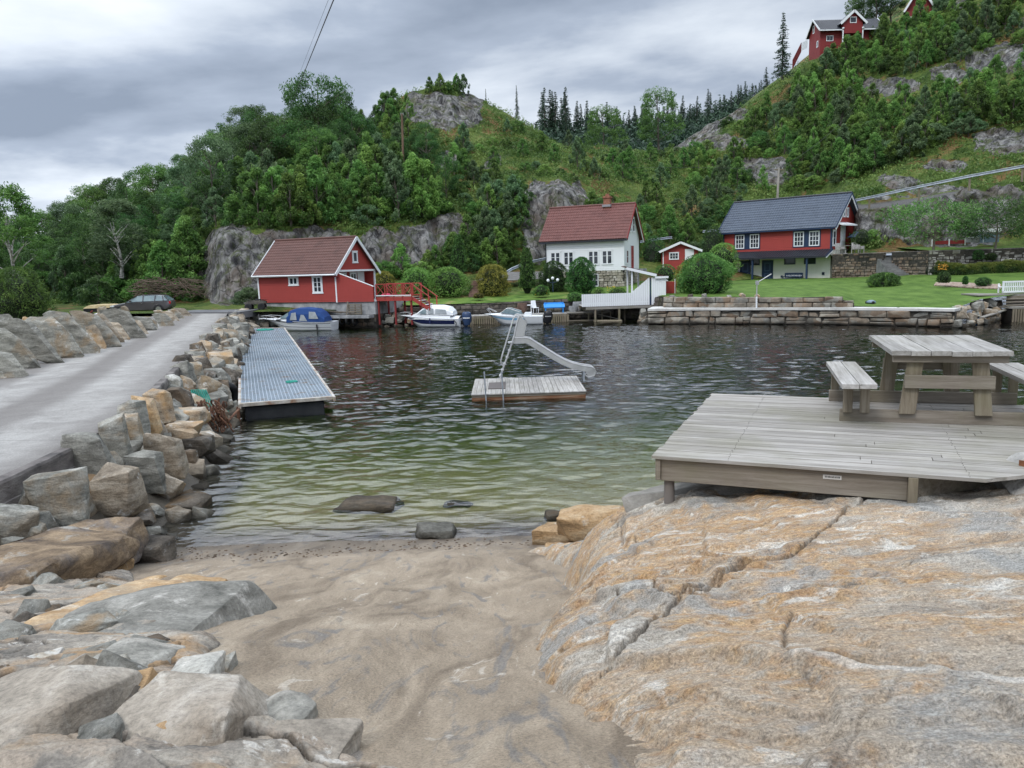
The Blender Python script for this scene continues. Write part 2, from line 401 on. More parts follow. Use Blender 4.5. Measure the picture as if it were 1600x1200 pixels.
Zr += .045*ridged(xs_*.55+wq*.3, (ys_+wq*.35)*1.7, 1.1, 5)*sstep(1.5, 3, Yr+2) + .016*ridged(xs_*2.2, (ys_+wq*.2)*7, 3.1, 4)+.006*fbm(xs_*14, ys_*26, 3.1, 3)
Zr += .05*fbm(Xr*.9, Yr*.9, 2.2, 3)
tq = ys_*3.1+1.3*fbm(xs_*.7, ys_*1.1, 12, 4)+.25*xs_; sw_ = tq-np.floor(tq); stp = sstep(0, .14, sw_)*(1-sw_)
Zr += stp*.045*np.clip(.5+1.3*fbm(xs_*.8, ys_*.8, 21, 3)+.5*sstep(2.2, .8, Xr), 0, 1.5)
tq2 = ys_*9+1.6*fbm(xs_*1.1, ys_*1.7, 14, 4); sw2 = tq2-np.floor(tq2); Zr += sstep(0, .2, sw2)*(1-sw2)*.010*np.clip(.4+1.5*fbm(xs_*1.5, ys_*1.5, 23, 3), 0, 1.2)
eE = plsd(Xr+.15*wq, Yr+.15*wq, EDGE); tqe = eE*1.9+.75*fbm(Xr*1.1, Yr*.8, 41, 4); fe_ = tqe-np.floor(tqe); Zr += .075*sstep(0, .10, fe_)*(1-fe_)*sstep(2.6, .9, eE)*sstep(-.1, .2, eE)*np.clip(.6+1.2*fbm(Xr*.7, Yr*.7, 51, 2), .1, 1.2)
crk = np.zeros_like(Zr)
wcx = .03*fbm(Xr*6, Yr*6, 5, 4); wcy = .03*fbm(Xr*6, Yr*6, 8, 4); cmod = .25+1.2*np.clip(.55+1.3*fbm(Xr*1.7, Yr*1.7, 31, 3), 0, 1)
for i_, cpl in enumerate(CRP):
    dd = plsd(Xr+wcx, Yr+wcy, cpl); wd = (.010, .009, .010, .012, .012, .007, .008, .009, .008, .006)[i_]*cmod*.8
    g_ = np.exp(-(np.abs(dd)/wd)**1.5); crk = np.maximum(crk, g_)
    Zr -= g_*(.035, .03, .02, .025, .035, .015, .012, .015, .015, .01)[i_]
    if i_ in (0, 1, 4): Zr += .022*cmod*sstep(0, .012, dd)*np.exp(-np.maximum(dd, 0)/.30)*np.where(dd > 0, 1, 0)
jn = np.zeros_like(Zr)
for sc_, an_, wd_, dp_ in ((.75, 28, .008, .008), (1.1, -52, .007, .005), (1.5, 5, .008, .006)):
    a_ = rad(an_); jx_ = (Xr*math.cos(a_)+Yr*math.sin(a_)+.25*wq)*sc_; jy_ = (-Xr*math.sin(a_)+Yr*math.cos(a_)+.2*wq)*sc_*2.1
    f_ = pnoise(jx_, jy_, sc_*9)+.12*pnoise(jx_*5, jy_*5, 3); gx = np.hypot(np.gradient(f_, axis=0)/np.maximum(np.gradient(Yr, axis=0), 1e-4), np.gradient(f_, axis=1)/np.maximum(np.gradient(Xr, axis=1), 1e-4))
    l_ = np.exp(-((np.abs(f_)/np.maximum(gx, .3))/wd_)**2)*np.clip(.35+1.6*fbm(Xr*1.3, Yr*1.3, sc_*31, 3), 0, 1); Zr -= dp_*l_; jn = np.maximum(jn, l_)
crk = np.maximum(crk, jn*.6)
vd = np.abs(plsd(Xr+.01*fbm(Xr*9, Yr*9, 5, 3), Yr+.012*fbm(Xr*5, Yr*5, 8, 3), VEIN)); vein = sstep(.026, .016, vd)*np.clip(.8+1.0*fbm(Xr*2.2, Yr*2.2, 3, 3), 0, 1); Zr += .006*vein
sandy = sstep(4.2, 2.9, Yr+.9*fbm(Xr*1.3, Yr*1.6, 6, 5)+.12*Xr)*sstep(1.6,.9,np.abs(Xr-1.6)*.45)
rock = gridmesh('bedrock', Xr, Yr, Zr, attrs={'crack': crk, 'vein': vein, 'sandy': sandy})
m, t, p, out = newmat('granite'); pos = coord(t, 'World')
st = mapn(t, pos, (.8, 2.2, 1.4), (0, 0, rad(7)))
st2 = mapn(t, pos, (2.0, 4.8, 3), (0, 0, rad(9)))
n_big = noisen(t, pos, .8, 5, .55, .6)
n_or = mathn(t, 'ADD', mathn(t, 'MULTIPLY', n_big, .55), mathn(t, 'MULTIPLY', noisen(t, st, 1.5, 9, .66, .5), .45))
c = ramp(t, noisen(t, st, 2.3, 9, .6, .4), [(.34, (.24,.212,.18)), (.44, (.35,.312,.262)), (.54, (.44,.40,.34)), (.68, (.53,.49,.43))])
orf = mathn(t, 'MULTIPLY', ramp(t, n_or, [(.44, 0), (.50, .75), (.6, 1)]), ramp(t, noisen(t, st2, 3.4, 10, .8, .1), [(.40, .05), (.50, .8), (.6, 1)]))
# the weathered ochre stain keeps to the seaward part of the slab
spx = nn(t, 'ShaderNodeSeparateXYZ'); t.links.new(pos, spx.inputs[0])
far_ = ramp(t, mathn(t, 'ADD', mathn(t, 'MULTIPLY', spx.outputs[0], -.22), mathn(t, 'MULTIPLY', spx.outputs[1], .11)), [(-.0, .3), (.35, 1)])
near_ = ramp(t, mathn(t, 'MULTIPLY', spx.outputs[0], .2), [(.42, 1), (.85, .35)])
orf = mathn(t, 'MULTIPLY', mathn(t, 'MULTIPLY', orf, near_), .95)
c = mixc(t, orf, c, ramp(t, noisen(t, st2, 5, 6, .7), [(.35, (.33,.17,.065)), (.5, (.46,.27,.115)), (.68, (.56,.38,.19))]))
gy = ramp(t, noisen(t, pos, 1.05, 6, .6, .7), [(.54, 0), (.61, .8)]); c = mixc(t, gy, c, mixc(t, noisen(t, st2, 4, 8, .7), (.20,.205,.20), (.44,.43,.40)))
wh = ramp(t, noisen(t, mapn(t, pos, (1,1.7,1), (0,0,.2), (5,3,1)), 2.4, 8, .68, .6), [(.58, 0), (.63, .7)]); c = mixc(t, wh, c, (.66,.63,.57))
sa = nn(t, 'ShaderNodeAttribute', attribute_name='sandy'); sdc = mixc(t, noisen(t, pos, 30, 6, .7), (.33,.27,.205), (.52,.44,.345))
c = mixc(t, mathn(t, 'MULTIPLY', sa.outputs['Fac'], ramp(t, noisen(t, pos, 2.6, 9, .72), [(.42, .05), (.54, .85)])), c, sdc)
lowz = ramp(t, mathn(t, 'ADD', spx.outputs[2], mathn(t, 'MULTIPLY', noisen(t, pos, 3, 4), .5)), [(.22, .85), (.6, 0)]); c = mixc(t, lowz, c, (.09,.075,.055))
spk = ramp(t, noisen(t, pos, 42, 6, .75), [(.59, 0), (.66, .85)]); c = mixc(t, mathn(t, 'MULTIPLY', spk, ramp(t, noisen(t, pos, 1.5, 3), [(.42, .15), (.6, 1)])), c, (.07,.06,.05))
ck = nn(t, 'ShaderNodeAttribute', attribute_name='crack'); c = mixc(t, mathn(t, 'MULTIPLY', ck.outputs['Fac'], .6), c, (.12,.09,.065))
ve = nn(t, 'ShaderNodeAttribute', attribute_name='vein'); c = mixc(t, mathn(t, 'MULTIPLY', ve.outputs['Fac'], .75), c, (.62,.59,.54))
gr = ramp(t, noisen(t, pos, 95, 5, .8), [(.32, .45), (.5, 1), (.66, 1.42)]); c = mixc(t, 1.0, c, gr, 'MULTIPLY'); g2 = ramp(t, noisen(t, st2, 14, 8, .82), [(.34, .58), (.55, 1.08), (.68, 1.32)]); c = mixc(t, 1.0, c, g2, 'MULTIPLY')
t.links.new(c, p.inputs['Base Color']); p.inputs['Roughness'].default_value = .85; p.inputs['Specular IOR Level'].default_value = .25
b1 = bumpn(t, None, noisen(t, st2, 8, 10, .74, .3), 1.0, .022)
b2 = bumpn(t, None, noisen(t, pos, 70, 5, .7), .45, .005, b1)
bumpn(t, p, noisen(t, st, 3, 9, .65, .6), .7, .05, b2)
rock.materials.append(m); o = link('bedrock', rock); o['kind'] = 'structure'

# ---------------- water: closed body with real waves on top
yw = np.concatenate([np.exp(np.linspace(math.log(10.5), math.log(32), 640)), np.exp(np.linspace(math.log(32.1), math.log(75), 380))])
us = np.linspace(-.95, .95, 1150); U, Yw = np.meshgrid(us, yw); Xw = U*Yw
calm = sstep(11.6, 14, Yw)*.75+.25
wx = fbm(Xw*.25, Yw*.25, 2, 2)
wv = np.zeros_like(Xw)
for (lam, amp, ang, sh) in ((2.4,.024,12,1),(1.3,.034,-14,.8),(.85,.046,16,.7),(.52,.034,-20,.6),(.30,.007,8,.6)):
    ca, sa_ = math.cos(rad(ang)), math.sin(rad(ang))
    q1 = (Xw*ca+Yw*sa_)/lam; q2 = (-Xw*sa_+Yw*ca)/lam*1.7
    pn_ = pnoise(q1*.9+wx, q2+wx*.6, lam*7); wv += amp*(.5-1.1*np.abs(pn_)+1.1*pn_)
wv = (wv-wv.mean())*calm*np.clip(.75+.55*fbm(Xw*.12, Yw*.10, 6, 2), .45, 1.2)*1.0
wm = gridmesh('water', Xw, Yw, wv+.0)
# close it: skirt and bottom
n_, m_ = Xw.shape
bm = bmesh.new(); bm.from_mesh(wm); bm.verts.ensure_lookup_table()
rim = [i for i in range(m_)]+[r_*m_+m_-1 for r_ in range(1, n_)]+[(n_-1)*m_+c_ for c_ in range(m_-2, -1, -1)]+[r_*m_ for r_ in range(n_-2, 0, -1)]
rv = [bm.verts[i] for i in rim]; low = [bm.verts.new((v_.co.x, v_.co.y, -9)) for v_ in rv]
for k in range(len(rim)):
    k2 = (k+1) % len(rim); bm.faces.new((rv[k], low[k], low[k2], rv[k2])).smooth = False
bm.faces.new(low[::-1]).smooth = False
bm.to_mesh(wm); bm.free()
m, t, p, out = newmat('sea_water'); pos = coord(t, 'World'); t.nodes.remove(p)
gl = t.nodes.new('ShaderNodeBsdfGlass'); gl.inputs['IOR'].default_value = 1.5; gl.inputs['Roughness'].default_value = .015
b1 = bumpn(t, None, noisen(t, mapn(t, pos, (1,2.4,1), (0,0,rad(10))), 2.4, 1, .5, .4), .3, .05)
b2 = bumpn(t, None, noisen(t, mapn(t, pos, (1,2.0,1), (0,0,rad(-16))), 8.0, 1, .5, .3), .25, .008, b1)
t.links.new(b2, gl.inputs['Normal'])
va = t.nodes.new('ShaderNodeVolumeAbsorption'); va.inputs['Color'].default_value = (.40,.58,.26,1); va.inputs['Density'].default_value = .68
t.links.new(gl.outputs[0], out.inputs['Surface']); t.links.new(va.outputs[0], out.inputs['Volume'])
wm.materials.clear(); wm.materials.append(m); o = link('water', wm); o['kind'] = 'structure'

# ---------------- hills: columns of (distance, picture row) turned into real elevations
HC = {-420: [(60,494),(78,480),(84,462),(100,436),(140,405),(220,405)], 0: [(60,494),(80,477),(86,458),(100,428),(135,392),(220,395)],
 100: [(60,492),(80,474),(86,452),(100,418),(135,368),(220,385)], 200: [(60,490),(78,470),(84,446),(100,395),(130,318),(200,345)],
 300: [(60,489),(74,472),(79,430),(98,362),(128,285),(200,330)], 345: [(60,489),(69,470),(73,376),(95,330),(125,268),(200,330)],
 400: [(60,487),(69,467),(74,366),(92,318),(120,262),(200,320)], 500: [(60,487),(72,455),(76,357),(92,298),(120,232),(190,300)],
 600: [(63,475),(74,441),(78,362),(94,275),(118,186),(180,280)], 655: [(64,470),(76,434),(80,350),(96,252),(113,146),(170,260)],
 705: [(64,468),(77,431),(82,345),(97,238),(113,134),(165,250)], 760: [(66,462),(78,426),(84,352),(97,250),(116,158),(165,240)],
 830: [(68,458),(79,424),(83,318),(98,250),(120,196),(165,240)], 880: [(70,455),(80,420),(84,296),(98,258),(120,228),(165,240)],
 950: [(72,450),(82,415),(88,332),(100,282),(120,238),(160,238)], 1040: [(74,444),(84,408),(92,350),(105,292),(128,244),(170,240)],
 1100: [(76,442),(86,405),(94,345),(108,282),(128,200),(175,215)], 1150: [(78,438),(87,400),(95,332),(108,265),(128,172),(175,180)],
 1220: [(79,432),(88,395),(96,322),(108,242),(128,125),(175,120)], 1290: [(76,428),(84,385),(92,318),(106,215),(128,88),(175,60)],
 1340: [(72.5,398),(74.5,390),(76,330),(82,322),(92,290),(108,195),(128,75),(175,40)], 1400: [(70.5,393),(72,384),(74,322),(80,314),(90,262),(106,168),(128,40),(170,0)],
 1500: [(67,391),(69.5,380),(73.5,304),(79,297),(90,225),(106,112),(128,-15),(170,-60)], 1600: [(65.2,388),(67.5,375),(72,286),(78,279),(88,195),(104,72),(126,-55),(170,-120)],
 1900: [(60.5,378),(63,362),(66,225),(72,218),(84,110),(100,-30),(124,-200),(160,-260)], 2150: [(57,372),(60,352),(64,200),(72,190),(84,60),(100,-90),(124,-280),(160,-330)]}
hk = sorted(HC)
tab = []
for k in hk:
    P_ = [(d, PD(k, py, d).z) for d, py in HC[k]]
    if len(P_) == 6:
        md = lambda a, b, s=.5: (a[0]+(b[0]-a[0])*s, a[1]+(b[1]-a[1])*s)
        P_ = [P_[0], P_[1], P_[2], md(P_[2], P_[3], .35), P_[3], md(P_[3], P_[4]), P_[4], P_[5]]
    tab.append(P_)
tab = np.array(tab)                          # ncol x 8 x 2
pxs = np.arange(-420, 2150, 3.2)
TC = np.stack([[np.interp(pxs, hk, tab[:, j, q]) for j in range(8)] for q in range(2)], -1)   # 8 x npx x 2
for _ in range(3):
    ker = np.array([.25,.5,.25]); TC[:, 1:-1] = (TC[:, :-2]+2*TC[:, 1:-1]+TC[:, 2:])/4
seg = [12, 34, 26, 40, 60, 60, 14]; tl = np.concatenate([np.linspace(j, j+1, s, endpoint=False) for j, s in enumerate(seg)]+[[7]])
D = np.zeros((len(tl), len(pxs))); ZZ = np.zeros_like(D)
for i, tt in enumerate(tl):
    j = min(int(tt), 6); f = tt-j; D[i] = TC[j, :, 0]*(1-f)+TC[j+1, :, 0]*f; ZZ[i] = TC[j, :, 1]*(1-f)+TC[j+1, :, 1]*f
slope_u = np.array([ray(q, 413-(q-800)*.0314).x/ray(q, 413-(q-800)*.0314).y for q in pxs])
XX = D*slope_u[None]; TT = tl[:, None]+0*XX
# rock outcrops in view: (px, py, rx, ry)
OUT = [(370,405,48,44),(330,440,30,26),(430,385,40,18),(505,372,45,14),(600,395,40,36),(650,395,38,42),(700,375,40,34),(692,186,46,24),(664,178,18,20),(742,182,22,26),
  (712,255,20,14),(775,262,14,12),(850,330,26,34),(838,375,22,42),(885,305,34,18),(900,330,28,24),(1090,208,42,16),(1070,232,26,12),(1115,235,50,12),(1130,188,34,12),(1200,275,34,22),(1165,268,20,14),
  (1352,150,18,11),(1395,150,30,12),(1465,132,28,12),(1568,104,46,18),(1512,114,20,13),(1395,345,55,30),(1340,352,30,24),(1480,345,110,40),(1560,330,60,26),
  (1556,230,50,17),(1470,264,34,12),(1400,290,34,8),(1440,300,70,8),(840,300,20,12),(1585,62,20,12),(1480,30,20,14),(190,400,16,10),(260,430,34,20),(350,455,40,20),(410,440,30,30)]
hz = 413-(pxs-800)*.0314; PY = hz[None]-(ZZ-H_CAM)/D*1200*1.012; PX = pxs[None]+0*PY
rk = np.zeros_like(PY); ww = 10*fbm(PX/22, PY/22, 3, 4); wz = 10*fbm(PX/22, PY/22, 13, 4)
for a, b_, ra, rb in OUT:
    q = np.sqrt(((PX+ww-a)/ra)**2+((PY+wz-b_)/rb)**2); rk = np.maximum(rk, sstep(1.12, .9, q))
rk *= (D < 135)
road_m = sstep(2.0, 2.15, TT)*sstep(3.0, 2.85, TT)*sstep(1250, 1350, PX)
rk *= (1-road_m)
nz = (1.5*fbm(XX/14, D/14, 1, 5)+.5*ridged(XX/5, D/5, 4, 4)*.6)*sstep(.6, 1.6, TT)*sstep(0, 1, D/60)*(1-road_m)
ZZ2 = ZZ+nz*.75
# blocky rock faces: push towards / away along the slope
jx = XX*.8+D*.25+.5*fbm(XX/3, ZZ/3, 2, 3)
blk = np.abs(pnoise(jx*.55, ZZ*.22+D*.1, 3.3))*1.3+.5*np.abs(pnoise(jx*1.4, ZZ*.5+D*.2, 6.1))+.25*fbm(XX*1.3, ZZ*1.3, D*1.1, 4)
D2 = D-rk*(1.1*blk-.25)*1.2; ZZ2 = ZZ2+rk*.5*(blk-.4)
XX2 = D2*slope_u[None]+rk*.35*fbm(D*.7, ZZ*.7, 2, 3)
hills = gridmesh('hills', XX2, D2, ZZ2, attrs={'rock': rk, 'road': road_m})
def hillpt(i, j): return Vector((XX2[i, j], D2[i, j], ZZ2[i, j]))
def grassy(name, c0, c1, c2, world=True):
    m, t, p, out = newmat(name); pos = coord(t, 'World'); return m, t, p, pos
m, t, p, out = newmat('hillside'); pos = coord(t, 'World')
veg = ramp(t, noisen(t, pos, .35, 9, .7, .4), [(.34, (.030,.055,.012)), (.45, (.060,.100,.020)), (.55, (.105,.150,.030)), (.66, (.16,.18,.05))])
hea = ramp(t, noisen(t, pos, .16, 8, .70, .3), [(.525, 0), (.58, .85)]); veg = mixc(t, hea, veg, mixc(t, noisen(t, pos, 1.3, 4), (.17,.075,.03), (.24,.16,.07)))
ra = nn(t, 'ShaderNodeAttribute', attribute_name='rock')
rst = mapn(t, pos, (1.2, 1.2, .35), (0, rad(8), 0))
rc = ramp(t, noisen(t, rst, .9, 10, .68, .6), [(.34, (.028,.028,.030)), (.43, (.090,.088,.088)), (.53, (.20,.195,.19)), (.68, (.38,.37,.355))])
tin = ramp(t, noisen(t, pos, .3, 6, .6), [(.50, 0), (.66, .5)]); rc = mixc(t, tin, rc, mixc(t, noisen(t, pos, 1.1, 5), (.13,.085,.055), (.26,.21,.165)))
ckv = nn(t, 'ShaderNodeTexVoronoi', feature='DISTANCE_TO_EDGE'); ckv.inputs['Scale'].default_value = .75
dsp = nn(t, 'ShaderNodeVectorMath', operation='ADD'); t.links.new(mapn(t, pos, (1.1,1.1,.45), (0,rad(12),rad(20))), dsp.inputs[0])
nzv = noisen(t, pos, 1.2, 4, .6, 0, 'Color'); t.links.new(nzv, dsp.inputs[1]); t.links.new(dsp.outputs[0], ckv.inputs['Vector'])
cke = ramp(t, ckv.outputs['Distance'], [(0, 1), (.045, 0)]); rc = mixc(t, mathn(t, 'MULTIPLY', cke, .75), rc, (.03,.028,.026))
mos = ramp(t, noisen(t, pos, .8, 8, .72), [(.50, 0), (.60, 1)]); rc = mixc(t, mathn(t, 'MULTIPLY', mos, .75), rc, (.07,.085,.025))
rf = mathn(t, 'ADD', ra.outputs['Fac'], mathn(t, 'MULTIPLY_ADD', noisen(t, pos, 1.1, 6, .7), .9, -.45)); rf = ramp(t, rf, [(.42, 0), (.56, 1)])
c = mixc(t, rf, veg, rc)
rd = nn(t, 'ShaderNodeAttribute', attribute_name='road'); c = mixc(t, ramp(t, rd.outputs['Fac'], [(.6, 0), (.9, 1)]), c, (.13,.125,.12))
t.links.new(c, p.inputs['Base Color']); p.inputs['Roughness'].default_value = .9; p.inputs['Specular IOR Level'].default_value = .2
b1 = bumpn(t, None, mathn(t, 'SUBTRACT', noisen(t, rst, 2.2, 10, .7, .5), mathn(t, 'MULTIPLY', cke, .3)), .9, .45); bumpn(t, p, noisen(t, pos, 6, 5, .7), .7, .12, b1)
hills.materials.append(m); o = link('hills', hills); o['kind'] = 'structure'; HILLMAT = m
nhc = XX2.shape

# far ridge
fx = np.linspace(-900, 2600, 220)
cr_ = np.interp(fx, [-900,560,700,850,950,1050,1120,1200,1300,1500,2600], [470,420,232,214,212,205,188,158,120,60,0])
rows = [(150,285),(200,262),(250,None),(300,0),(360,25),(520,60)]
FX, FY, FZ = [], [], []
for d, e_ in rows:
    xs1, zs1 = [], []
    for q, cpy in zip(fx, cr_):
        py = {150: max(cpy+50, 262) , 200: max(cpy+40, 240), 250: cpy+22, 300: cpy, 360: cpy+15, 520: cpy+60}[d]
        v_ = PD(q, py, d); xs1.append(v_.x); zs1.append(v_.z)
    FX.append(xs1); FY.append([d]*len(fx)); FZ.append(zs1)
FX, FY, FZ = map(np.array, (FX, FY, FZ))
FZ = FZ+3*fbm(FX/40, FY/40, 1, 3)
link('distant_ridge', gridmesh('distant_ridge', FX, FY, FZ), pmat('ridge_ground', [(.015,.03,.012),(.03,.055,.018)], 0.1, kind='World', rough=.95, bump=0))['kind'] = 'structure'

# outer ground reaching the horizon (under and behind everything)
ob = MB(); R_ = 2400
ob.add([(-R_,-R_,-9.5),(R_,-R_,-9.5),(R_,R_,-9.5),(-R_,R_,-9.5)], [(0,1,2,3)])
ob.build('ground', HILLMAT, fix=False)['kind'] = 'structure'

# land left of the causeway, incl. road end
xl = np.linspace(-75, -6, 140); yl = np.linspace(-6, 82, 180); XL, YL = np.meshgrid(xl, yl)
dr = plsd(XL, YL, ROAD_R); dl = plsd(XL, YL, ROAD_L)
ZL = 1.36+.10*fbm(XL/4, YL/4, 3, 4)+.35*sstep(-2, -8, dl)*0
ZL = np.where(dr > -.2, -1.0-np.minimum(dr, 3)*.5, ZL); ZL = np.where((dr <= -.2) & (dl > .3), 1.2, ZL)
ZL = np.where(YL > 62.5, np.maximum(ZL, 1.36+.02*(YL-62)), ZL)
link('roadside_ground', gridmesh('roadside_ground', XL, YL, ZL), pmat('verge', [(.05,.07,.025),(.10,.11,.04),(.17,.14,.09),(.24,.22,.19)], .5, detail=9, kind='World', rough=.95, bump=.8, bscale=8, bdist=.06))['kind'] = 'structure'
bank = MB()

# lawns
FE = [(630,477,61.8),(760,473,61.6),(900,466,62.5),(1000,462,61.5),(1035,463,57.0),(1300,465,50.3),(1335,478.5,49.6),(1490,482,45.8),(1530,468,48),(1640,452,50),(1900,440,48)]
BE = [(630,442,75),(760,440,76),(900,445,76),(1000,436,77),(1150,437,80),(1300,433,75),(1440,424,69),(1600,418,65),(1900,410,60)]
pl_ = np.arange(630, 1900, 5.0); fz = [[], [], [], []]
for q in pl_:
    a = PD(q, np.interp(q, [e[0] for e in FE], [e[1] for e in FE]), np.interp(q, [e[0] for e in FE], [e[2] for e in FE]))
    b_ = PD(q, np.interp(q, [e[0] for e in BE], [e[1] for e in BE]), np.interp(q, [e[0] for e in BE], [e[2] for e in BE]))
    fz[0].append(a); fz[1].append(b_)
XA = []; 
for s_ in np.linspace(0, 1, 60): XA.append([a.lerp(b_, s_) for a, b_ in zip(*fz[:2])])
XA = np.array([[list(v) for v in r_] for r_ in XA]); LZ = XA[..., 2]+.05*fbm(XA[..., 0]/3, XA[..., 1]/3, 2, 3)
lm = gridmesh('lawn', XA[..., 0], XA[..., 1], LZ)
m, t, p, out = newmat('lawn'); pos = coord(t, 'World')
spx = nn(t, 'ShaderNodeSeparateXYZ'); t.links.new(pos, spx.inputs[0])
rough_ = ramp(t, mathn(t, 'MULTIPLY', spx.outputs[0], .1), [(.78, 1), (.95, 0)])
c = ramp(t, noisen(t, mapn(t, pos, (1,.5,1)), 1.1, 8, .65), [(.35, (.055,.105,.020)), (.5, (.085,.150,.028)), (.65, (.12,.195,.042))])
c2 = ramp(t, noisen(t, pos, .7, 8, .65), [(.36, (.045,.09,.016)), (.48, (.09,.16,.03)), (.58, (.13,.20,.04)), (.66, (.21,.19,.08))])
c = mixc(t, rough_, c, c2)
t.links.new(c, p.inputs['Base Color']); p.inputs['Roughness'].default_value = .9; p.inputs['Specular IOR Level'].default_value = .15
bumpn(t, p, noisen(t, pos, 9, 6, .8), .8, .06); lm.materials.append(m); link('lawn', lm)['kind'] = 'structure'
LAWN = m
def lawnz(x, y):
    j = np.argmin((XA[..., 0]-x)**2+(XA[..., 1]-y)**2); return float(LZ.ravel()[j])
def onlawn(px, d):
    u = ray(px, 413-(px-800)*.0314); x = u.x/u.y*d; return Vector((x, d, lawnz(x, d)))

# ---------------- causeway road
def resample(P, n):
    P = np.array(P, float); L = np.concatenate([[0], np.cumsum(np.hypot(*np.diff(P, axis=0).T))]); s = np.linspace(0, L[-1], n)
    return np.stack([np.interp(s, L, P[:, 0]), np.interp(s, L, P[:, 1])], -1)
def smoothpl(P, n=200, it=40):
    Q = resample(P, n)
    for _ in range(it): Q[1:-1] = (Q[:-2]+2*Q[1:-1]+Q[2:])/4
    return Q
RR, RL = smoothpl(ROAD_R, 260, 6), smoothpl(ROAD_L, 260, 6)
w_ = np.linspace(0, 1, 24); XR_ = RL[:, None, 0]*(1-w_)+RR[:, None, 0]*w_; YR_ = RL[:, None, 1]*(1-w_)+RR[:, None, 1]*w_
ZR_ = 1.50+.02*fbm(XR_/3, YR_/3, 1, 3)+.0*XR_
wa = np.broadcast_to(w_, XR_.shape); sl = np.concatenate([[0], np.cumsum(np.hypot(*np.diff((RR+RL)/2, axis=0).T))])[:, None]+0*XR_
rm = gridmesh('causeway_road', XR_, YR_, ZR_, attrs={'across': wa, 'along': sl})
m, t, p, out = newmat('worn_concrete'); pos = coord(t, 'World')
ac = nn(t, 'ShaderNodeAttribute', attribute_name='across').outputs['Fac']; al = nn(t, 'ShaderNodeAttribute', attribute_name='along').outputs['Fac']
acw = mathn(t, 'ADD', ac, mathn(t, 'MULTIPLY_ADD', noisen(t, pos, .5, 4), .10, -.05))
trk = ramp(t, acw, [(.0, .1), (.13, .25), (.24, 1), (.36, .9), (.48, .12), (.58, .2), (.70, 1), (.86, .85), (.96, .35), (1, .2)], 'EASE')
trk = mathn(t, 'MULTIPLY', trk, ramp(t, noisen(t, pos, 1.1, 9, .75, .6), [(.34, .35), (.6, 1)]))
c = mixc(t, trk, mixc(t, noisen(t, pos, 2.2, 8, .7), (.12,.108,.10), (.20,.185,.172)), mixc(t, noisen(t, pos, 4.5, 10, .8), (.25,.24,.225), (.43,.415,.39)))
jt = mathn(t, 'FRACT', mathn(t, 'MULTIPLY', al, 1/4.6)); jm = ramp(t, mathn(t, 'ABSOLUTE', mathn(t, 'ADD', jt, -.5)), [(.4965, 0), (.4985, .8)])
c = mixc(t, jm, c, (.08,.075,.07))
gr = ramp(t, noisen(t, pos, 26, 7, .8), [(.32, .66), (.5, 1), (.68, 1.2)]); c = mixc(t, 1.0, c, gr, 'MULTIPLY')
t.links.new(c, p.inputs['Base Color']); p.inputs['Roughness'].default_value = .85; p.inputs['Specular IOR Level'].default_value = .25
bumpn(t, p, noisen(t, pos, 30, 5, .7), .5, .01); rm.materials.append(m); link('causeway_road', rm)['kind'] = 'structure'; CONC = m
# asphalt lane past the end of the causeway
asp = [PZ(*q) for q in ((236,488,1.60),(374,487.5,1.60),(424,480,1.62),(424,472,1.74),(360,471.5,1.76),(300,473,1.74),(262,476,1.70),(240,481,1.66))]
am = MB().prism([tuple(v) for v in asp], (0,0,-.5))
am.build('asphalt_lane', pmat('asphalt', [(.10,.10,.105),(.16,.16,.165)], .6, kind='World', bump=.3, bscale=30))['kind'] = 'structure'
# quay retaining wall under the road edge
q = MB(); RRs = RR[::1]
WALLP = [(a, b_) for a, b_ in RR if 3 < b_ < 50]
V = []; 
for k_, (a, b_) in enumerate(WALLP):
    tt = np.array(WALLP[min(k_+1, len(WALLP)-1)])-np.array(WALLP[max(k_-1, 0)]); nx, ny = tt[1], -tt[0]; L = math.hypot(nx, ny); nx /= L; ny /= L
    jo = .012*math.sin(k_*1.7)
    for (o_, z_) in ((.02, 1.515), (.20+jo, 1.512), (.22+jo, 1.47), (.22, 1.18), (.245, 1.17), (.245, .86), (.27, .85), (.27, -.6), (.02, -.6)): V.append((a+nx*o_, b_+ny*o_, z_))
n9 = 9; F = [(i*n9+k, i*n9+(k+1) % n9, (i+1)*n9+(k+1) % n9, (i+1)*n9+k) for i in range(len(WALLP)-1) for k in range(n9)]
q.add(V, F)
wallm = pmat('quay_concrete', [(.075,.068,.065),(.14,.125,.118),(.21,.195,.18)], 1.6, stretch=(1,1,2.5), kind='World', rough=.95, bump=.6, bscale=14, bdist=.03)
o = q.build('quay_wall', wallm); tag(o, 'dark rough concrete retaining wall under the edge of the causeway road', 'wall')
# ================================================================== VEGETATION
LEAF_DK = leafmat('leaves_dark', (.017,.046,.013), (.043,.102,.023), (.099,.190,.040))
LEAF_MD = leafmat('leaves_mid', (.033,.079,.017), (.079,.173,.030), (.173,.305,.058), hue=.025)
LEAF_LT = leafmat('leaves_light', (.058,.124,.020), (.140,.272,.043), (.281,.446,.091), hue=.025)
LEAF_GR = leafmat('leaves_greygreen', (.036,.076,.033), (.091,.162,.066), (.190,.289,.129))
LEAF_SP = leafmat('needles', (.008,.022,.014), (.022,.050,.028), (.050,.092,.050), .12)
LEAF_YL = leafmat('leaves_golden', (.05,.065,.012), (.18,.165,.025), (.36,.29,.05))
LEAF_TH = leafmat('thuja_leaves', (.020,.058,.013), (.053,.132,.023), (.116,.239,.040), .2, .1)
LEAF_UG = leafmat('undergrowth_leaves', (.031,.063,.013), (.087,.154,.025), (.210,.280,.063), .3, 0)
LEAF_RED = leafmat('flowering_leaves', (.10,.06,.02), (.26,.12,.03), (.45,.22,.06), .3, 0)
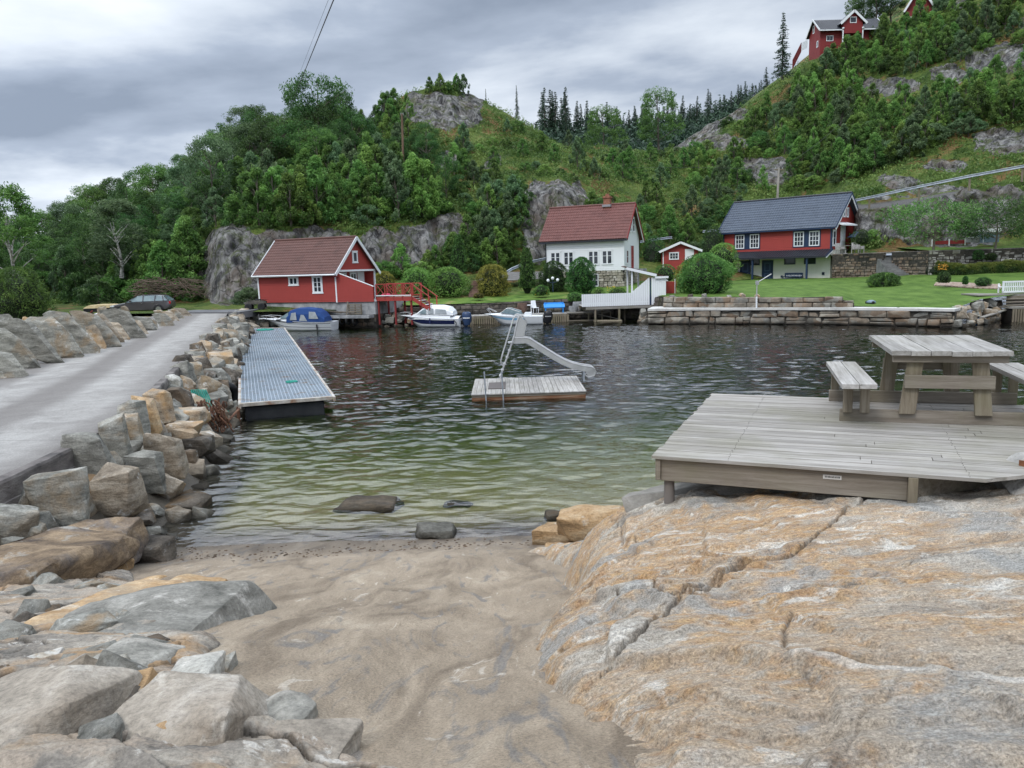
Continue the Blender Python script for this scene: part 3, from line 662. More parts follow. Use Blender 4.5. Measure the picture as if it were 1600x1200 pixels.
BARK = pmat('bark', [(.05,.042,.035),(.10,.085,.07),(.16,.14,.12)], 4, stretch=(1,1,.25), bump=.5)
BIRCHB = pmat('birch_bark', [(.10,.09,.08),(.32,.31,.29),(.50,.49,.46)], 3, stretch=(1,1,2), bump=.3)

def quads(C, size, rng, up=None, asp=.6, tint=None, flat=0.0):
    n = len(C); a = rng.normal(size=(n, 3)); a /= np.linalg.norm(a, axis=1)[:, None]
    if up is not None: a = a*(1-up)+np.array([0, 0, 1.])*up+1e-6; a /= np.linalg.norm(a, axis=1)[:, None]
    b = rng.normal(size=(n, 3)); b -= a*(a*b).sum(1)[:, None]; b /= np.linalg.norm(b, axis=1)[:, None]
    s = np.asarray(size)*rng.uniform(.65, 1.35, n); s = s[:, None]
    V = np.stack([C-a*s, C-b*s*asp*.5+a*s*.1, C+a*s, C+b*s*asp*.5+a*s*.1], 1).reshape(-1, 3)
    F = np.arange(4*n).reshape(n, 4); T = np.repeat(tint if tint is not None else rng.uniform(0, 1, n), 4)
    return V, F, T
def leafmesh(name, C, size, rng, tint, **k):
    V, F, T = quads(C, size, rng, tint=np.clip(tint, 0, 1), **k); return npmesh(name, V, F, False, {'tint': T})
def clumped(rng, centers, radii, per, squash=.8):
    n = len(centers); C = np.repeat(centers, per, 0); R = np.repeat(radii, per)
    d = rng.normal(size=(n*per, 3)); d /= np.linalg.norm(d, axis=1)[:, None]; r = rng.uniform(.35, 1, n*per)**.6
    P = d*(R*r)[:, None]; P[:, 2] *= squash
    return C+P, P[:, 2]/np.maximum(R, 1e-3)
def trunkmesh(h, r, rng, limbs, lean=.06, low=.25):
    mb = MB(); pts = []; ax, ay = rng.uniform(-lean, lean, 2)*h
    for i in range(7):
        f = i/6; pts.append((ax*f*f+.02*h*math.sin(f*5+ax), ay*f*f, h*.92*f))
    mb.tube(pts, [r*(1-.85*i/6)*(1.25 if i == 0 else 1) for i in range(7)], 7)
    for L in limbs:
        z0 = min(max(L[2]-.28*h*rng.uniform(.6, 1.2), low*h), .85*h); f = z0/(h*.92); b = Vector((ax*f*f+.02*h*math.sin(f*5+ax), ay*f*f, z0))
        e = Vector(L); mb.tube([b, b.lerp(e, .5)+Vector((0, 0, .02*h)), e], [r*.42*(1-f*.6), r*.25, r*.06], 5, cap=False)
    return mb
def make_tree(name, h, w, seed, mat, kind='round', per=30, ncl=85, leaf=.2, bark=BARK, label='', cat='tree', group=None, low=.22, onlycrown=False):
    rng = np.random.default_rng(seed); root = thing(name, label, cat, group=group)
    cs = []
    lobes = [(rng.normal()*.12*w, rng.normal()*.12*w, h*rng.uniform(.45, .85), w*rng.uniform(.26, .40)) for _ in range(7)]
    tries = 0
    while len(cs) < ncl and tries < 20000:
        tries += 1
        z = rng.uniform(low, 1)
        if kind == 'round': rr = w*.5*math.sqrt(max(0, 1-((z-.58)/.44)**2))
        elif kind == 'birch': rr = w*.5*math.sin(min(1, (1-z)*1.15/(1-low)+.16)*math.pi*.5)
        elif kind == 'bush': rr = w*.5*math.sqrt(max(0, 1-(z*1.0)**2.4))
        elif kind == 'young': rr = w*.5*(1-z)**.6*1.15
        elif kind == 'flat': rr = w*.5*math.sqrt(max(0, 1-((z-.62)/.38)**2))
        q = rng.uniform(.45, 1)**.5; th_ = rng.uniform(0, 2*math.pi); q *= 1+.28*math.sin(th_*2+seed)*math.sin(z*7+seed)
        x, y = rr*q*math.cos(th_), rr*q*math.sin(th_)
        if kind in ('round', 'birch', 'young') and mnoise.noise(Vector((x/w*3.3+seed, y/w*3.3, z*4.5))) < -.16: continue
        cs.append((x, y, z*h))
    cs = np.array(cs); ra = rng.uniform(.07, .15, len(cs))*w*(1.0 if kind != 'young' else .8)
    P, rel = clumped(rng, cs, ra, per, 1.5 if kind == 'young' else .75)
    ct = np.repeat(rng.uniform(.15, .72, len(cs)), per)
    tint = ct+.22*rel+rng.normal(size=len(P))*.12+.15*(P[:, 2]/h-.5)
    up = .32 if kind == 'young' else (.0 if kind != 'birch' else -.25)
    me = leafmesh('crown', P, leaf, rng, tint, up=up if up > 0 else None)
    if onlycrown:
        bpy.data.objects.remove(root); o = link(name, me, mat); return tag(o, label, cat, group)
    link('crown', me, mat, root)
    sel = cs[rng.permutation(len(cs))[:(16 if h > 3 else 9)]]
    trunkmesh(h*(.8 if kind == 'birch' else 1), h*.016+.03, rng, [tuple(c_*(.8 if kind == 'birch' else 1)) for c_ in sel], low=max(.12, low*.7)).build('trunk', bark, root, smooth=True)
    return root
def make_spruce(name, h, w, seed, mat, label='', group=None, dens=1.0, droop=.35, low=.08, gap=0):
    rng = np.random.default_rng(seed); root = thing(name, label, 'spruce', group=group)
    C = []; Tn = []; mb = MB(); mb.tube([(0,0,0),(0,0,h*.5),(0,0,h)], [.012*h+.04, .008*h+.02, .01], 6)
    nl = int(h*2.6); 
    for i in range(nl):
        f = i/nl; z = h*(low+(1-low)*f); L = w*.5*(1-f)**.85*rng.uniform(.75, 1.15)+.08
        nb = max(5, int(9*(1-f)+4))
        for k in range(nb):
            a = rng.uniform(0, 2*math.pi); l = L*rng.uniform(.55, 1.1)
            if rng.uniform() < gap: continue
            tip = (math.cos(a)*l, math.sin(a)*l, z-droop*l+ .12*l)
            if k % 3 == 0: mb.tube([(0,0,z), (tip[0]*.6, tip[1]*.6, z-droop*l*.6), tip], [.02, .012, .005], 4, cap=False)
            m_ = max(4, int(12*dens*l/1.2)+3); s = rng.uniform(.12, 1, m_)
            px_ = np.stack([tip[0]*s, tip[1]*s, z-droop*l*s+.12*l*s*s], 1)+rng.normal(size=(m_, 3))*np.array([.10,.10,.05])*(.4+.12*w)
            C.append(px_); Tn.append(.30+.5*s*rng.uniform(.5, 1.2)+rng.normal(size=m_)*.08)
    C = np.concatenate(C); Tn = np.concatenate(Tn)
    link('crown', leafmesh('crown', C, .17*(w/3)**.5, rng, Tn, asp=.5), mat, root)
    mb.build('trunk', BARK, root, smooth=True); return root

# exact screen position of every hill vertex
Pm = np.stack([XX2, D2, ZZ2-H_CAM], -1)@np.array(RM); SX = 800+FPX*Pm[..., 0]/-Pm[..., 2]; SY = 600-FPX*Pm[..., 1]/-Pm[..., 2]
def hillat(px, py, maxrock=.35):
    j0 = np.argmin(np.abs(SX[150]-px)); best = None
    for j in range(max(0, j0-3), min(SX.shape[1], j0+4)):
        col = SY[:, j]; k = np.argmax(col < py)
        if col[k] < py and (best is None or abs(SX[k, j]-px) < abs(SX[best[0], best[1]]-px)): best = (k, j)
    if best is None: return None
    i, j = best
    if rk[i, j] > maxrock or road_m[i, j] > .2: return None
    return hillpt(i, j)
PROTO = {}
def proto(key, fn):
    if key not in PROTO: PROTO[key] = fn()
    return PROTO[key]
USED = set()
ORD = 'first second third fourth fifth sixth seventh eighth ninth tenth eleventh twelfth thirteenth fourteenth fifteenth sixteenth seventeenth eighteenth nineteenth twentieth'.split()
TONE = {'leaves_dark': 'dark green', 'leaves_mid': 'green', 'leaves_light': 'light green', 'leaves_greygreen': 'grey green', 'needles': 'dark'}
def ordinal(n):
    if n < 20: return ORD[n]
    t, u = divmod(n+1, 10); tens = {2: 'twenty', 3: 'thirty', 4: 'forty', 5: 'fifty', 6: 'sixty', 7: 'seventy', 8: 'eighty', 9: 'ninety'}[t]
    return (tens[:-1]+'ieth') if u == 0 else tens+'-'+ORD[u-1]
def rowlabels(items, where):
    # items: (px, py, object, kind): three or more rows by height in the scene, numbered from the left
    items.sort(key=lambda q: q[1]); n = len(items); nb = 1 if n < 12 else (2 if n < 30 else (3 if n < 75 else 4))
    bn = {1: ['row'], 2: ['upper row', 'lower row'], 3: ['top row', 'middle row', 'bottom row'], 4: ['top row', 'second row', 'third row', 'bottom row']}[nb]
    for b in range(nb):
        part = sorted(items[b*n//nb:(b+1)*n//nb], key=lambda q: q[0])
        for k, (x, y, o, kd) in enumerate(part):
            m_ = o.children[0].data.materials[0].name if o.children else 'leaves_mid'
            o['label'] = '%s %s, %s from left in the %s %s' % (TONE.get(m_, 'green'), {'big': 'leafy tree', 'birch': 'pale-stemmed tree', 'young': 'young tree', 'bush': 'bush', 'spruce': 'spruce'}[kd], ordinal(k), bn[b], where)
def place(pr, loc, scale, rz, label, group):
    if pr.name not in USED: USED.add(pr.name); o = pr
    else: o = copy_tree(pr)
    o.location = loc; o.scale = (scale[0], scale[0], scale[1]); o.rotation_euler = (0, 0, rz); o['label'] = label; o['group'] = group
    return o
def mk(kind, i):
    f = {'big': lambda: make_tree('broadleaf_tree', 10, 7.5, 30+i, [LEAF_DK, LEAF_MD, LEAF_DK, LEAF_GR][i], 'round', 88, 120, .15),
         'birch': lambda: make_tree('birch_tree', 9, 5.4, 50+i, [LEAF_MD, LEAF_GR][i % 2], 'birch', 80, 120, .135, BIRCHB, low=.25),
         'young': lambda: make_tree('young_tree', 5, 3.4, 60+i, [LEAF_MD, LEAF_GR, LEAF_MD, LEAF_LT][i], 'young', 62, 80, .135, BARK, low=.06),
         'bush': lambda: make_tree('bush', 2.2, 3.2, 80+i, [LEAF_MD, LEAF_LT, LEAF_DK, LEAF_GR][i], 'bush', 56, 62, .115, BARK, low=.02),
         'spruce': lambda: make_spruce('spruce_tree', 11, 4.4, 90+i, LEAF_SP, droop=.3, gap=.1)}[kind]
    r = f(); r['category'] = {'bush': 'bush', 'spruce': 'spruce'}.get(kind, 'tree'); return r
NV = {'big': 4, 'birch': 2, 'young': 4, 'bush': 4, 'spruce': 2}
rs = np.random.default_rng(11)
# (polygon-ish pixel box fn, kind weights, count, size range, label, group)
def inpoly(x, y, P):
    c = False; j = len(P)-1
    for i in range(len(P)):
        if (P[i][1] > y) != (P[j][1] > y) and x < (P[j][0]-P[i][0])*(y-P[i][1])/(P[j][1]-P[i][1])+P[i][0]: c = not c
        j = i
    return c
ZONES = [
 ([(-300,480),(-300,400),(0,405),(100,385),(200,335),(290,300),(345,290),(345,360),(310,400),(200,448),(80,470)], [('big', .62), ('birch', .3), ('young', .08)], 120, (.5, .8), 19,
   "behind the parked car", 'trees of the wood behind the parked car'),
 ([(80,470),(200,452),(300,410),(312,455),(290,468),(120,478)], [('bush', .65), ('young', .35)], 34, (.75, 1.3), 14, "at the wood foot", 'bushes behind the parked car'),
 ([(345,300),(345,255),(420,245),(480,225),(545,222),(560,240),(560,262),(520,300),(430,310)], [('big', .9), ('birch', .1)], 30, (.6, .78), 26,
   "on the boathouse ridge", 'tall trees on the ridge above the red boathouse'),
 ([(318,362),(350,320),(420,290),(560,300),(650,300),(690,335),(600,352),(480,352),(420,360)], [('young', .8), ('bush', .2)], 92, (.75, 1.15), 13,
   "above the boathouse cliff", 'young trees above the boathouse cliff'),
 ([(560,215),(600,185),(640,165),(640,240),(600,270),(560,262)], [('young', .6), ('bush', .4)], 26, (.5, .8), 13, "on the knoll's left shoulder", 'young trees on the left shoulder of the knoll'),
 ([(600,300),(600,245),(640,240),(690,245),(705,285),(700,310)], [('big', .3), ('young', .7)], 8, (.35, .5), 20, "by the brown pole", 'trees beside the brown pole'),
 ([(670,142),(700,136),(740,146),(742,156),(670,158)], [('young', .7), ('bush', .3)], 14, (.3, .5), 7, "on the knoll top", 'saplings on top of the knoll'),
 ([(700,230),(780,200),(860,215),(930,245),(1000,245),(1060,260),(1060,330),(960,340),(900,300),(800,330),(700,330)], [('bush', .62), ('young', .38)], 54, (.38, .75), 14,
   "above the white house", 'bushes on the slope above the white house'),
 ([(700,335),(810,330),(815,410),(740,430),(690,425)], [('bush', .5), ('young', .5)], 32, (.5, .85), 13, "between the cliffs", 'bushes between the cliffs left of the white house'),
 ([(900,340),(1060,335),(1130,320),(1190,330),(1190,390),(1000,410),(930,400)], [('bush', .6), ('young', .4)], 50, (.45, .8), 13, "behind the small shed", 'bushes between the two houses'),
 ([(1060,250),(1150,200),(1220,150),(1290,110),(1345,75),(1330,170),(1320,290),(1210,300),(1100,320)], [('young', .5), ('bush', .5)], 120, (.5, .9), 13,
   "above the blue-roofed house", 'bushes on the hillside above the red and blue house'),
 ([(1290,110),(1345,85),(1420,40),(1500,0),(1640,-60),(1640,90),(1520,95),(1340,135)], [('young', .6), ('bush', .4)], 95, (.55, .95), 14,
   "by the hilltop houses", 'bushes high on the right hillside'),
 ([(1300,290),(1330,180),(1500,160),(1640,120),(1640,210),(1480,215),(1400,260)], [('young', .55), ('bush', .45)], 96, (.55, .95), 13,
   "above the sloping guardrail", 'trees in the band above the sloping road'),
 ([(1350,385),(1420,330),(1640,300),(1640,330),(1450,345)], [('bush', 1)], 10, (.35, .6), 10, "just below the guardrail", 'small bushes below the guardrail'),
 ([(285,476),(296,446),(330,440),(400,446),(412,476)], [('bush', 1)], 12, (.4, .7), 9, "at the grey cliff's left foot", 'bushes at the foot of the left cliff'),
 ([(560,440),(600,420),(730,415),(735,440)], [('bush', .7), ('young', .3)], 16, (.45, .75), 11, 'behind the rounded garden shrubs', 'bushes behind the garden shrubs'),
 ([(1285,100),(1285,82),(1340,70),(1395,50),(1440,48),(1440,70),(1340,100)], [('bush', .6), ('young', .4)], 22, (.5, .8), 8, 'right below the hilltop houses', 'bushes right below the hilltop houses'),
 ([(-280,470),(-280,420),(60,415),(60,470)], [('big', .6), ('birch', .4)], 16, (.55, .8), 22, 'at the far left edge', 'trees at the far left edge'),
 ([(1000,240),(1060,225),(1120,185),(1150,170),(1150,190),(1060,255)], [('bush', 1)], 8, (.35, .6), 10, "in the skyline dip", 'bushes in the dip of the skyline'),
]
for poly, kinds, cnt, (s0, s1), gap, lab, grp in ZONES:
    xs = [q[0] for q in poly]; yq = [q[1] for q in poly]; got = []; items = []; tries = 0
    while len(got) < cnt and tries < cnt*60:
        tries += 1; x = rs.uniform(min(xs), max(xs)); y = rs.uniform(min(yq), max(yq))
        if not inpoly(x, y, poly): continue
        if any((x-a)**2+((y-b)*1.6)**2 < (gap*(1-tries/cnt/75))**2 for a, b in got): continue
        pt = hillat(x, y)
        if pt is None: continue
        r = rs.uniform(); acc = 0
        for kd, w in kinds:
            acc += w
            if r <= acc: break
        got.append((x, y)); i = int(rs.integers(NV[kd])); s = rs.uniform(s0, s1)
        oo = place(proto((kd, i), lambda: mk(kd, i)), pt-Vector((0, 0, .15)), (s*rs.uniform(.88, 1.15), s*rs.uniform(.85, 1.15)), rs.uniform(0, 6.28), lab, grp); items.append((x, y, oo, kd))
    rowlabels(items, lab)
# landmark trees: px, base row, distance, kind, variant, height m, width scale, label
LM = [(505,292,100,'big',0,14.3,.8,'tallest leafy tree standing clear of the ridge above the red boathouse'),
 (535,296,102,'big',2,10.5,.9,'broad dark tree directly right of the tallest ridge tree'),
 (440,300,98,'big',0,9.6,1.1,'dark round tree on the ridge, second left of the tallest ridge tree'),
 (395,305,96,'big',3,8.8,1.1,'dark tree on the ridge edge above the grey cliff, above the pale pole'),
 (470,300,99,'big',2,9,.9,'dark tree pressed against the left side of the tallest ridge tree'),
 (1222,118,120,'spruce',0,9.6,.9,'lone dark spruce standing clear on the skyline left of the upper red house'),
 (22,450,64,'birch',0,8.8,1.1,'thin airy tree rising above the far left end of the wood'),
 (190,425,78,'birch',1,7.5,1.3,'pale stemmed tree leaning in front of the wood, left of the pale pole'),
 (1030,232,190,'big',1,14,1.0,'pale rounded tree standing before the far spruces in the valley'),
 (1368,38,138,'big',0,8,1.1,'dark tree behind the upper red house, between it and the upper cabin'),
 (1392,30,138,'big',2,7,1.1,'dark tree just left of the upper red cabin'),(1350,36,142,'big',1,8,1.0,'greyish tree rising behind the dormer of the upper red house'),
 (1470,10,136,'big',2,7,1.2,'dark tree right of the upper red cabin'),
 (945,248,185,'big',1,12,1.1,'rounded green tree in the valley behind the dip of the skyline'),
 (760,178,118,'spruce',1,4.2,.5,'small bare looking spruce on the skyline right of the knoll'),
 (808,182,122,'spruce',0,5.2,.5,'narrow spruce on the skyline between the knoll and the far forest')]
for px, py, d, kd, i, hh, wsc, lab in LM:
    b_ = PD(px, py, d); base = {'big': 10, 'birch': 9, 'spruce': 11}[kd]; s = hh/base
    o = copy_tree(proto((kd, i), lambda: mk(kd, i))); o.location = b_-Vector((0,0,.6)); o.scale = (s*wsc, s*wsc, s); o['label'] = lab
    if 'group' in o: del o['group']
FAR = []
# far forest: skyline conifers as trees, the rest as one mass
for k in range(92):
    px = 848+k*5.6+rs.uniform(-3, 3)
    if k > 62: px = 845+rs.uniform(0, 370)
    py = np.interp(px, [845,950,1050,1120,1200,1300], [214,212,205,188,158,120])+rs.uniform(-2, 16)
    d = 300+rs.uniform(-25, 20); b_ = PD(px, py, d); s = rs.uniform(.75, 1.25)*1.05
    if px < 885 and k < 8: s = 1.8
    if 890 < px < 920: s *= 1.3
    oo = place(proto(('spruce', k % 2), lambda: mk('spruce', k % 2)), b_-Vector((0,0,2)), (s*.95, s), rs.uniform(0, 6.28), 'distant dark spruce on the forested ridge between the hills', 'spruces of the distant forest'); FAR.append((px, py, oo, 'spruce'))
rowlabels(FAR, 'of the distant forest')
cs = []
for _ in range(5200):
    px = rs.uniform(560, 1420); top = np.interp(px, [500,700,850,950,1050,1120,1200,1300,1450], [260,228,212,210,203,186,156,118,70])
    f = rs.uniform(0, 1); py = top+f*60; d = 305-f*95; cs.append(tuple(PD(px, py, d))+(0,))
cs = np.array(cs)[:, :3]; cs[:, 2] += rs.uniform(-1, 5, len(cs))
P, rel = clumped(rs, cs, rs.uniform(1.2, 2.6, len(cs)), 16, 1.8)
link('distant_forest', leafmesh('distant_forest', P, .75, rs, np.repeat(rs.uniform(.1, .7, len(cs)), 16)+.25*rel, up=.4), leafmat('far_leaves', (.008,.020,.012), (.020,.046,.024), (.048,.088,.044), .1, 0))['kind'] = 'stuff'
# undergrowth on the hills
n = 62000; ii = rs.integers(8, sum(seg[:6])+2, n); jj = rs.integers(60, nhc[1]-60, n)
keep = (rk[ii, jj] < .45) & (road_m[ii, jj] < .1) & (SX[ii, jj] > -200) & (SX[ii, jj] < 1800) & ((tl[ii] > 1.0)) & (rs.uniform(size=n) < np.clip(fbm(XX2[ii, jj]/6, D2[ii, jj]/6, 5, 3)+.75, .15, 1))
ii, jj = ii[keep], jj[keep]; C = np.stack([XX2[ii, jj], D2[ii, jj], ZZ2[ii, jj]+.12], -1)+rs.normal(size=(len(ii), 3))*np.array([.3,.3,.03])
hh = np.clip(.28+.7*fbm(C[:, 0]/5, C[:, 1]/5, 2, 3), .06, 1.1)
P, rel = clumped(rs, C, .25+hh, 9, .8)
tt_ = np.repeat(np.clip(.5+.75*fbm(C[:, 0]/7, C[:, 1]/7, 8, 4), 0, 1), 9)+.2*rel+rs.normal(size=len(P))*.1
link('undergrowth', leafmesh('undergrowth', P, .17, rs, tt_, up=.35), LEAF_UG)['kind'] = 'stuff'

# ------------------------------------------------ garden plants
def bushobj(name, px, py_b, d, w_px, h_px, mat, label, shape='dome', leaf=.07, n=9000, seed=0, cat='bush', group=None, z=None, tshift=0):
    rng = np.random.default_rng(seed+100); b_ = PD(px, py_b, d)
    if z is not None: b_.z = z
    w = w_px*d/1200; h = h_px*d/1200
    th_ = rng.uniform(0, 2*math.pi, n); v = rng.uniform(0, 1, n)
    if shape == 'dome': f = v; rr = np.sqrt(np.clip(1-(np.abs(f-.38)/np.where(f > .38, .62, .55))**2.3, 0, 1))
    elif shape == 'column': f = v; rr = np.clip(1-(f-.12)**2.6*1.15, 0, 1)**.8*(.80+.2*sstep(0, .12, f))
    elif shape == 'ball': f = v; rr = np.sqrt(np.clip(1-((f-.47)/.53)**2, 0, 1))
    rough = 1+.62*fbm(np.cos(th_)*1.7+seed, np.sin(th_)*1.7, f*2.6*h/w, 4)+.04*rng.normal(size=n)+np.where(rng.uniform(size=n) < .05, rng.uniform(0, .16, n), 0)
    q = rng.uniform(.80, 1.0, n)**.6*rough
    C = np.stack([np.cos(th_)*rr*q*w/2, np.sin(th_)*rr*q*w/2*.9, f*h*(.97+.05*rough)], -1)
    tint = .45+tshift+.9*fbm(np.cos(th_)*4+seed, np.sin(th_)*4, f*6*h/w, 3)+.25*(q-1)+rng.normal(size=n)*.10
    root = thing(name, label, cat, b_, 0, group)
    link('crown', leafmesh('crown', C, leaf, rng, tint, up=.3), mat, root)
    core = MB(); core.lathe([(w*.16, 0), (w*.34, h*.15), (w*.38, h*.45), (w*.26, h*.75), (.03, h*.9)], n=12); core.build('stems', BCORE, root)  # solid near-black core: shade among the leaves put into its colour
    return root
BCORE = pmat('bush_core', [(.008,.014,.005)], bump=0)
GB = [('thuja', 718,432,73,22,62,LEAF_TH,'slim dark green columnar conifer against the cliff, left of the golden bush','column',5000),
 ('thuja', 824,458,67,24,68,LEAF_TH,'dense green columnar conifer left of the white house','column',6500),
 ('thuja', 909,460,66,42,56,LEAF_TH,'broad egg shaped green conifer in front of the white house','dome',9000),
 ('shrub', 866,460,69,46,50,LEAF_DK,'dark leafy shrub behind the white globe lamps','dome',8000),
 ('shrub', 771,465,66,48,50,LEAF_YL,'yellow green golden shrub between the garden steps and the column conifer','dome',9000),
 ('shrub', 651,464,66,54,44,LEAF_LT,'rounded light green shrub right behind the red footbridge','dome',8000),
 ('shrub', 702,464,66,58,45,LEAF_LT,'rounded light green shrub left of the wooden garden steps','dome',8000),
 ('shrub', 602,465,68,34,40,LEAF_YL,'pale yellowish shrub at the end wall of the red boathouse','dome',4000),
 ('shrub', 1101,464,59,80,66,LEAF_MD,'largest round dark green shrub on the terrace wall by the white slatted stairs','ball',15000),
 ('shrub', 1075,455,66,38,46,LEAF_YL,'yellow green shrub half hidden behind the largest round shrub','dome',5000),
 ('shrub', 1130,430,72,44,48,LEAF_LT,'light green clipped shrub between the small red shed and the large round shrub','dome',5000),
 ('hedge', 1113,418,82,40,62,LEAF_DK,'tall dark hedge behind the small red shed','column',6000),
 ('hedge', 1020,434,84,44,62,LEAF_DK,'dark hedge between the white house and the small red shed','column',6000),
 ('shrub', 1382,455,61,46,28,LEAF_TH,'clipped round shrub alone on the bright lawn','ball',9000),
 ('shrub', 935,465,63,20,16,LEAF_LT,'low flowering plant below the stone basement of the white house','dome',1500),
 ('shrub', 965,466,62,26,16,LEAF_MD,'low green plant behind the white slatted rail','dome',1800),
 ('shrub', 846,462,64,26,16,LEAF_MD,'low clump with yellow flowers under the globe lamps','dome',1500),
 ('shrub', 898,470,61,24,13,LEAF_MD,'low plant beside the blue garden bench','dome',1500),
 ('shrub', 1040,440,70,34,26,LEAF_MD,'small leafy plant in front of the small red shed','dome',2500),
 ('shrub', 748,466,63,16,8,LEAF_YL,'small pale plant at the foot of the wooden garden steps','dome',800),
 ('willow', 33,497,50,92,94,LEAF_MD,'big leafy willow bush at the far left beside the gravel path','dome',16000),
 ('shrub', -40,497,52,80,80,LEAF_MD,'leafy bush at the very left edge','dome',9000),
 ('shrub', 1475,442,56,18,17,LEAF_DK,'small dark shrub in the gravel bed, leftmost of the bed','dome',1200),
 ('shrub', 1508,444,55,8,12,LEAF_DK,'slim small shrub in the middle of the gravel bed','dome',900),
 ('shrub', 1536,446,54,22,12,LEAF_DK,'low spreading shrub in the gravel bed near the white bench','dome',1200),
 ('shrub', 1528,405,64,16,14,LEAF_DK,'leafy plant growing against the grey dry stone wall','dome',1200),
 ('shrub', 1548,406,64,16,10,LEAF_DK,'smaller plant growing against the grey dry stone wall','dome',1000),
 ('shrub', 1346,382,70,26,22,LEAF_DK,'dark plant beside the patio chairs of the red and blue house','dome',1500)]
for k, (nm, px, py, d, w, h, mt, lab, sh, n) in enumerate(GB):
    bushobj(nm, px, py, d, w, h, mt, lab, sh, .075 if n > 3000 else .06, n, k, {'thuja': 'conifer', 'hedge': 'hedge', 'willow': 'bush'}.get(nm, 'shrub'), z=1.3 if nm == 'willow' else None)
# long hedge at the right
hp = [PD(q, y, d) for q, y, d in ((1450,432,66),(1500,436,64),(1560,434,63),(1640,430,61),(1760,428,58))]
rng = np.random.default_rng(5); n = 26000; s = rng.uniform(0, 4, n); k0 = np.minimum(s.astype(int), 3); f = s-k0; A_ = np.array([list(v) for v in hp])
B_ = A_[k0]*(1-f[:, None])+A_[k0+1]*f[:, None]; a = rng.uniform(-.15, math.pi+.15, n); hgt = (1.25+.3*fbm(s*2, 0*s, 0, 3))*np.clip(s*4+.3, 0, 1)**.5
rr = (1+.12*fbm(s*6, a*1.5, 3, 3))*rng.uniform(.85, 1.03, n)
C = B_+np.stack([0*s, np.cos(a)*.9*rr, np.clip(np.sin(a), 0, 1)**.6*hgt*rr], -1)
o = link('hedge', leafmesh('hedge', C, .075, rng, .30+.55*np.clip(np.sin(a), 0, 1)**2+.5*fbm(s*5, a*3, 1, 3), up=.3), leafmat('hedge_leaves', (.020,.040,.008), (.055,.095,.016), (.20,.21,.035)))
tag(o, 'long low clipped hedge with yellowish top in front of the grey dry stone wall', 'hedge')
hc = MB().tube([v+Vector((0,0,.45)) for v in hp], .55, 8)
ho = hc.build('stems', BCORE, o)  # near-black tube inside the hedge, coloured as the shade behind its leaves
# two small spreading trees on the rocky bank
for k, (px, py, d, wd, hh, lab) in enumerate(((1458,390,66,7.6,3.8,'small spreading round tree on the terrace, nearest the red and blue house'),(1555,388,63,6.6,3.7,'small spreading tree on the terrace behind the white boxes'),(1640,386,62,6,4,'small tree on the terrace at the right edge'))):
    o = make_tree('garden_tree', hh, wd, 200+k, [LEAF_MD, LEAF_DK, LEAF_MD][k], 'flat', 60, 90, .11, label=lab, low=.3); o.location = PD(px, py, d)
# brushwood heap behind the car
mb = MB(); rb = random.Random(5)
for _ in range(150):
    c_ = PD(265+rb.uniform(-48, 50), 460+rb.uniform(-22, 2), 71+rb.uniform(-1, 1)); a = rb.gauss(.35, .35)*(-1 if rb.random() < .6 else 1); L = rb.uniform(1.0, 2.6)
    dv = Vector((math.cos(a), rb.uniform(-.4, .4), math.sin(a)*.7))*L*.5; mb.tube([c_-dv, c_+Vector((0,0,.12)), c_+dv], [.035, .028, .01], 4, cap=False)
o = mb.build('brushwood', pmat('dry_twigs', [(.06,.042,.03),(.15,.11,.08)], 3, bump=0)); tag(o, 'brown heap of cut branches behind the parked grey car', 'branches'); o['kind'] = 'stuff'
# seeded small flowers
for k, (px, py, d, w, col) in enumerate(((846,456,64,22,(.75,.6,.03)),(960,452,64,22,(.7,.5,.05)),(1192-140,425,72,26,(.75,.2,.04)),(1473,417,64,14,(.7,.33,.05)))):
    rng = np.random.default_rng(k+900); b_ = PD(px, py, d); C = np.array(list(b_))+rng.uniform(-.5, .5, (90, 3))*np.array([w*d/1200, .6, .5])
    o = link('flowers', leafmesh('flowers', C, .05, rng, rng.uniform(0, 1, 90), asp=1.2), pmat('petals', [col], bump=0)); tag(o, ['yellow flowers below the globe lamps','yellow flowers under the basement wall of the white house','orange flowers in front of the small red shed','orange blooms at the left end of the long hedge'][k], 'flowers')
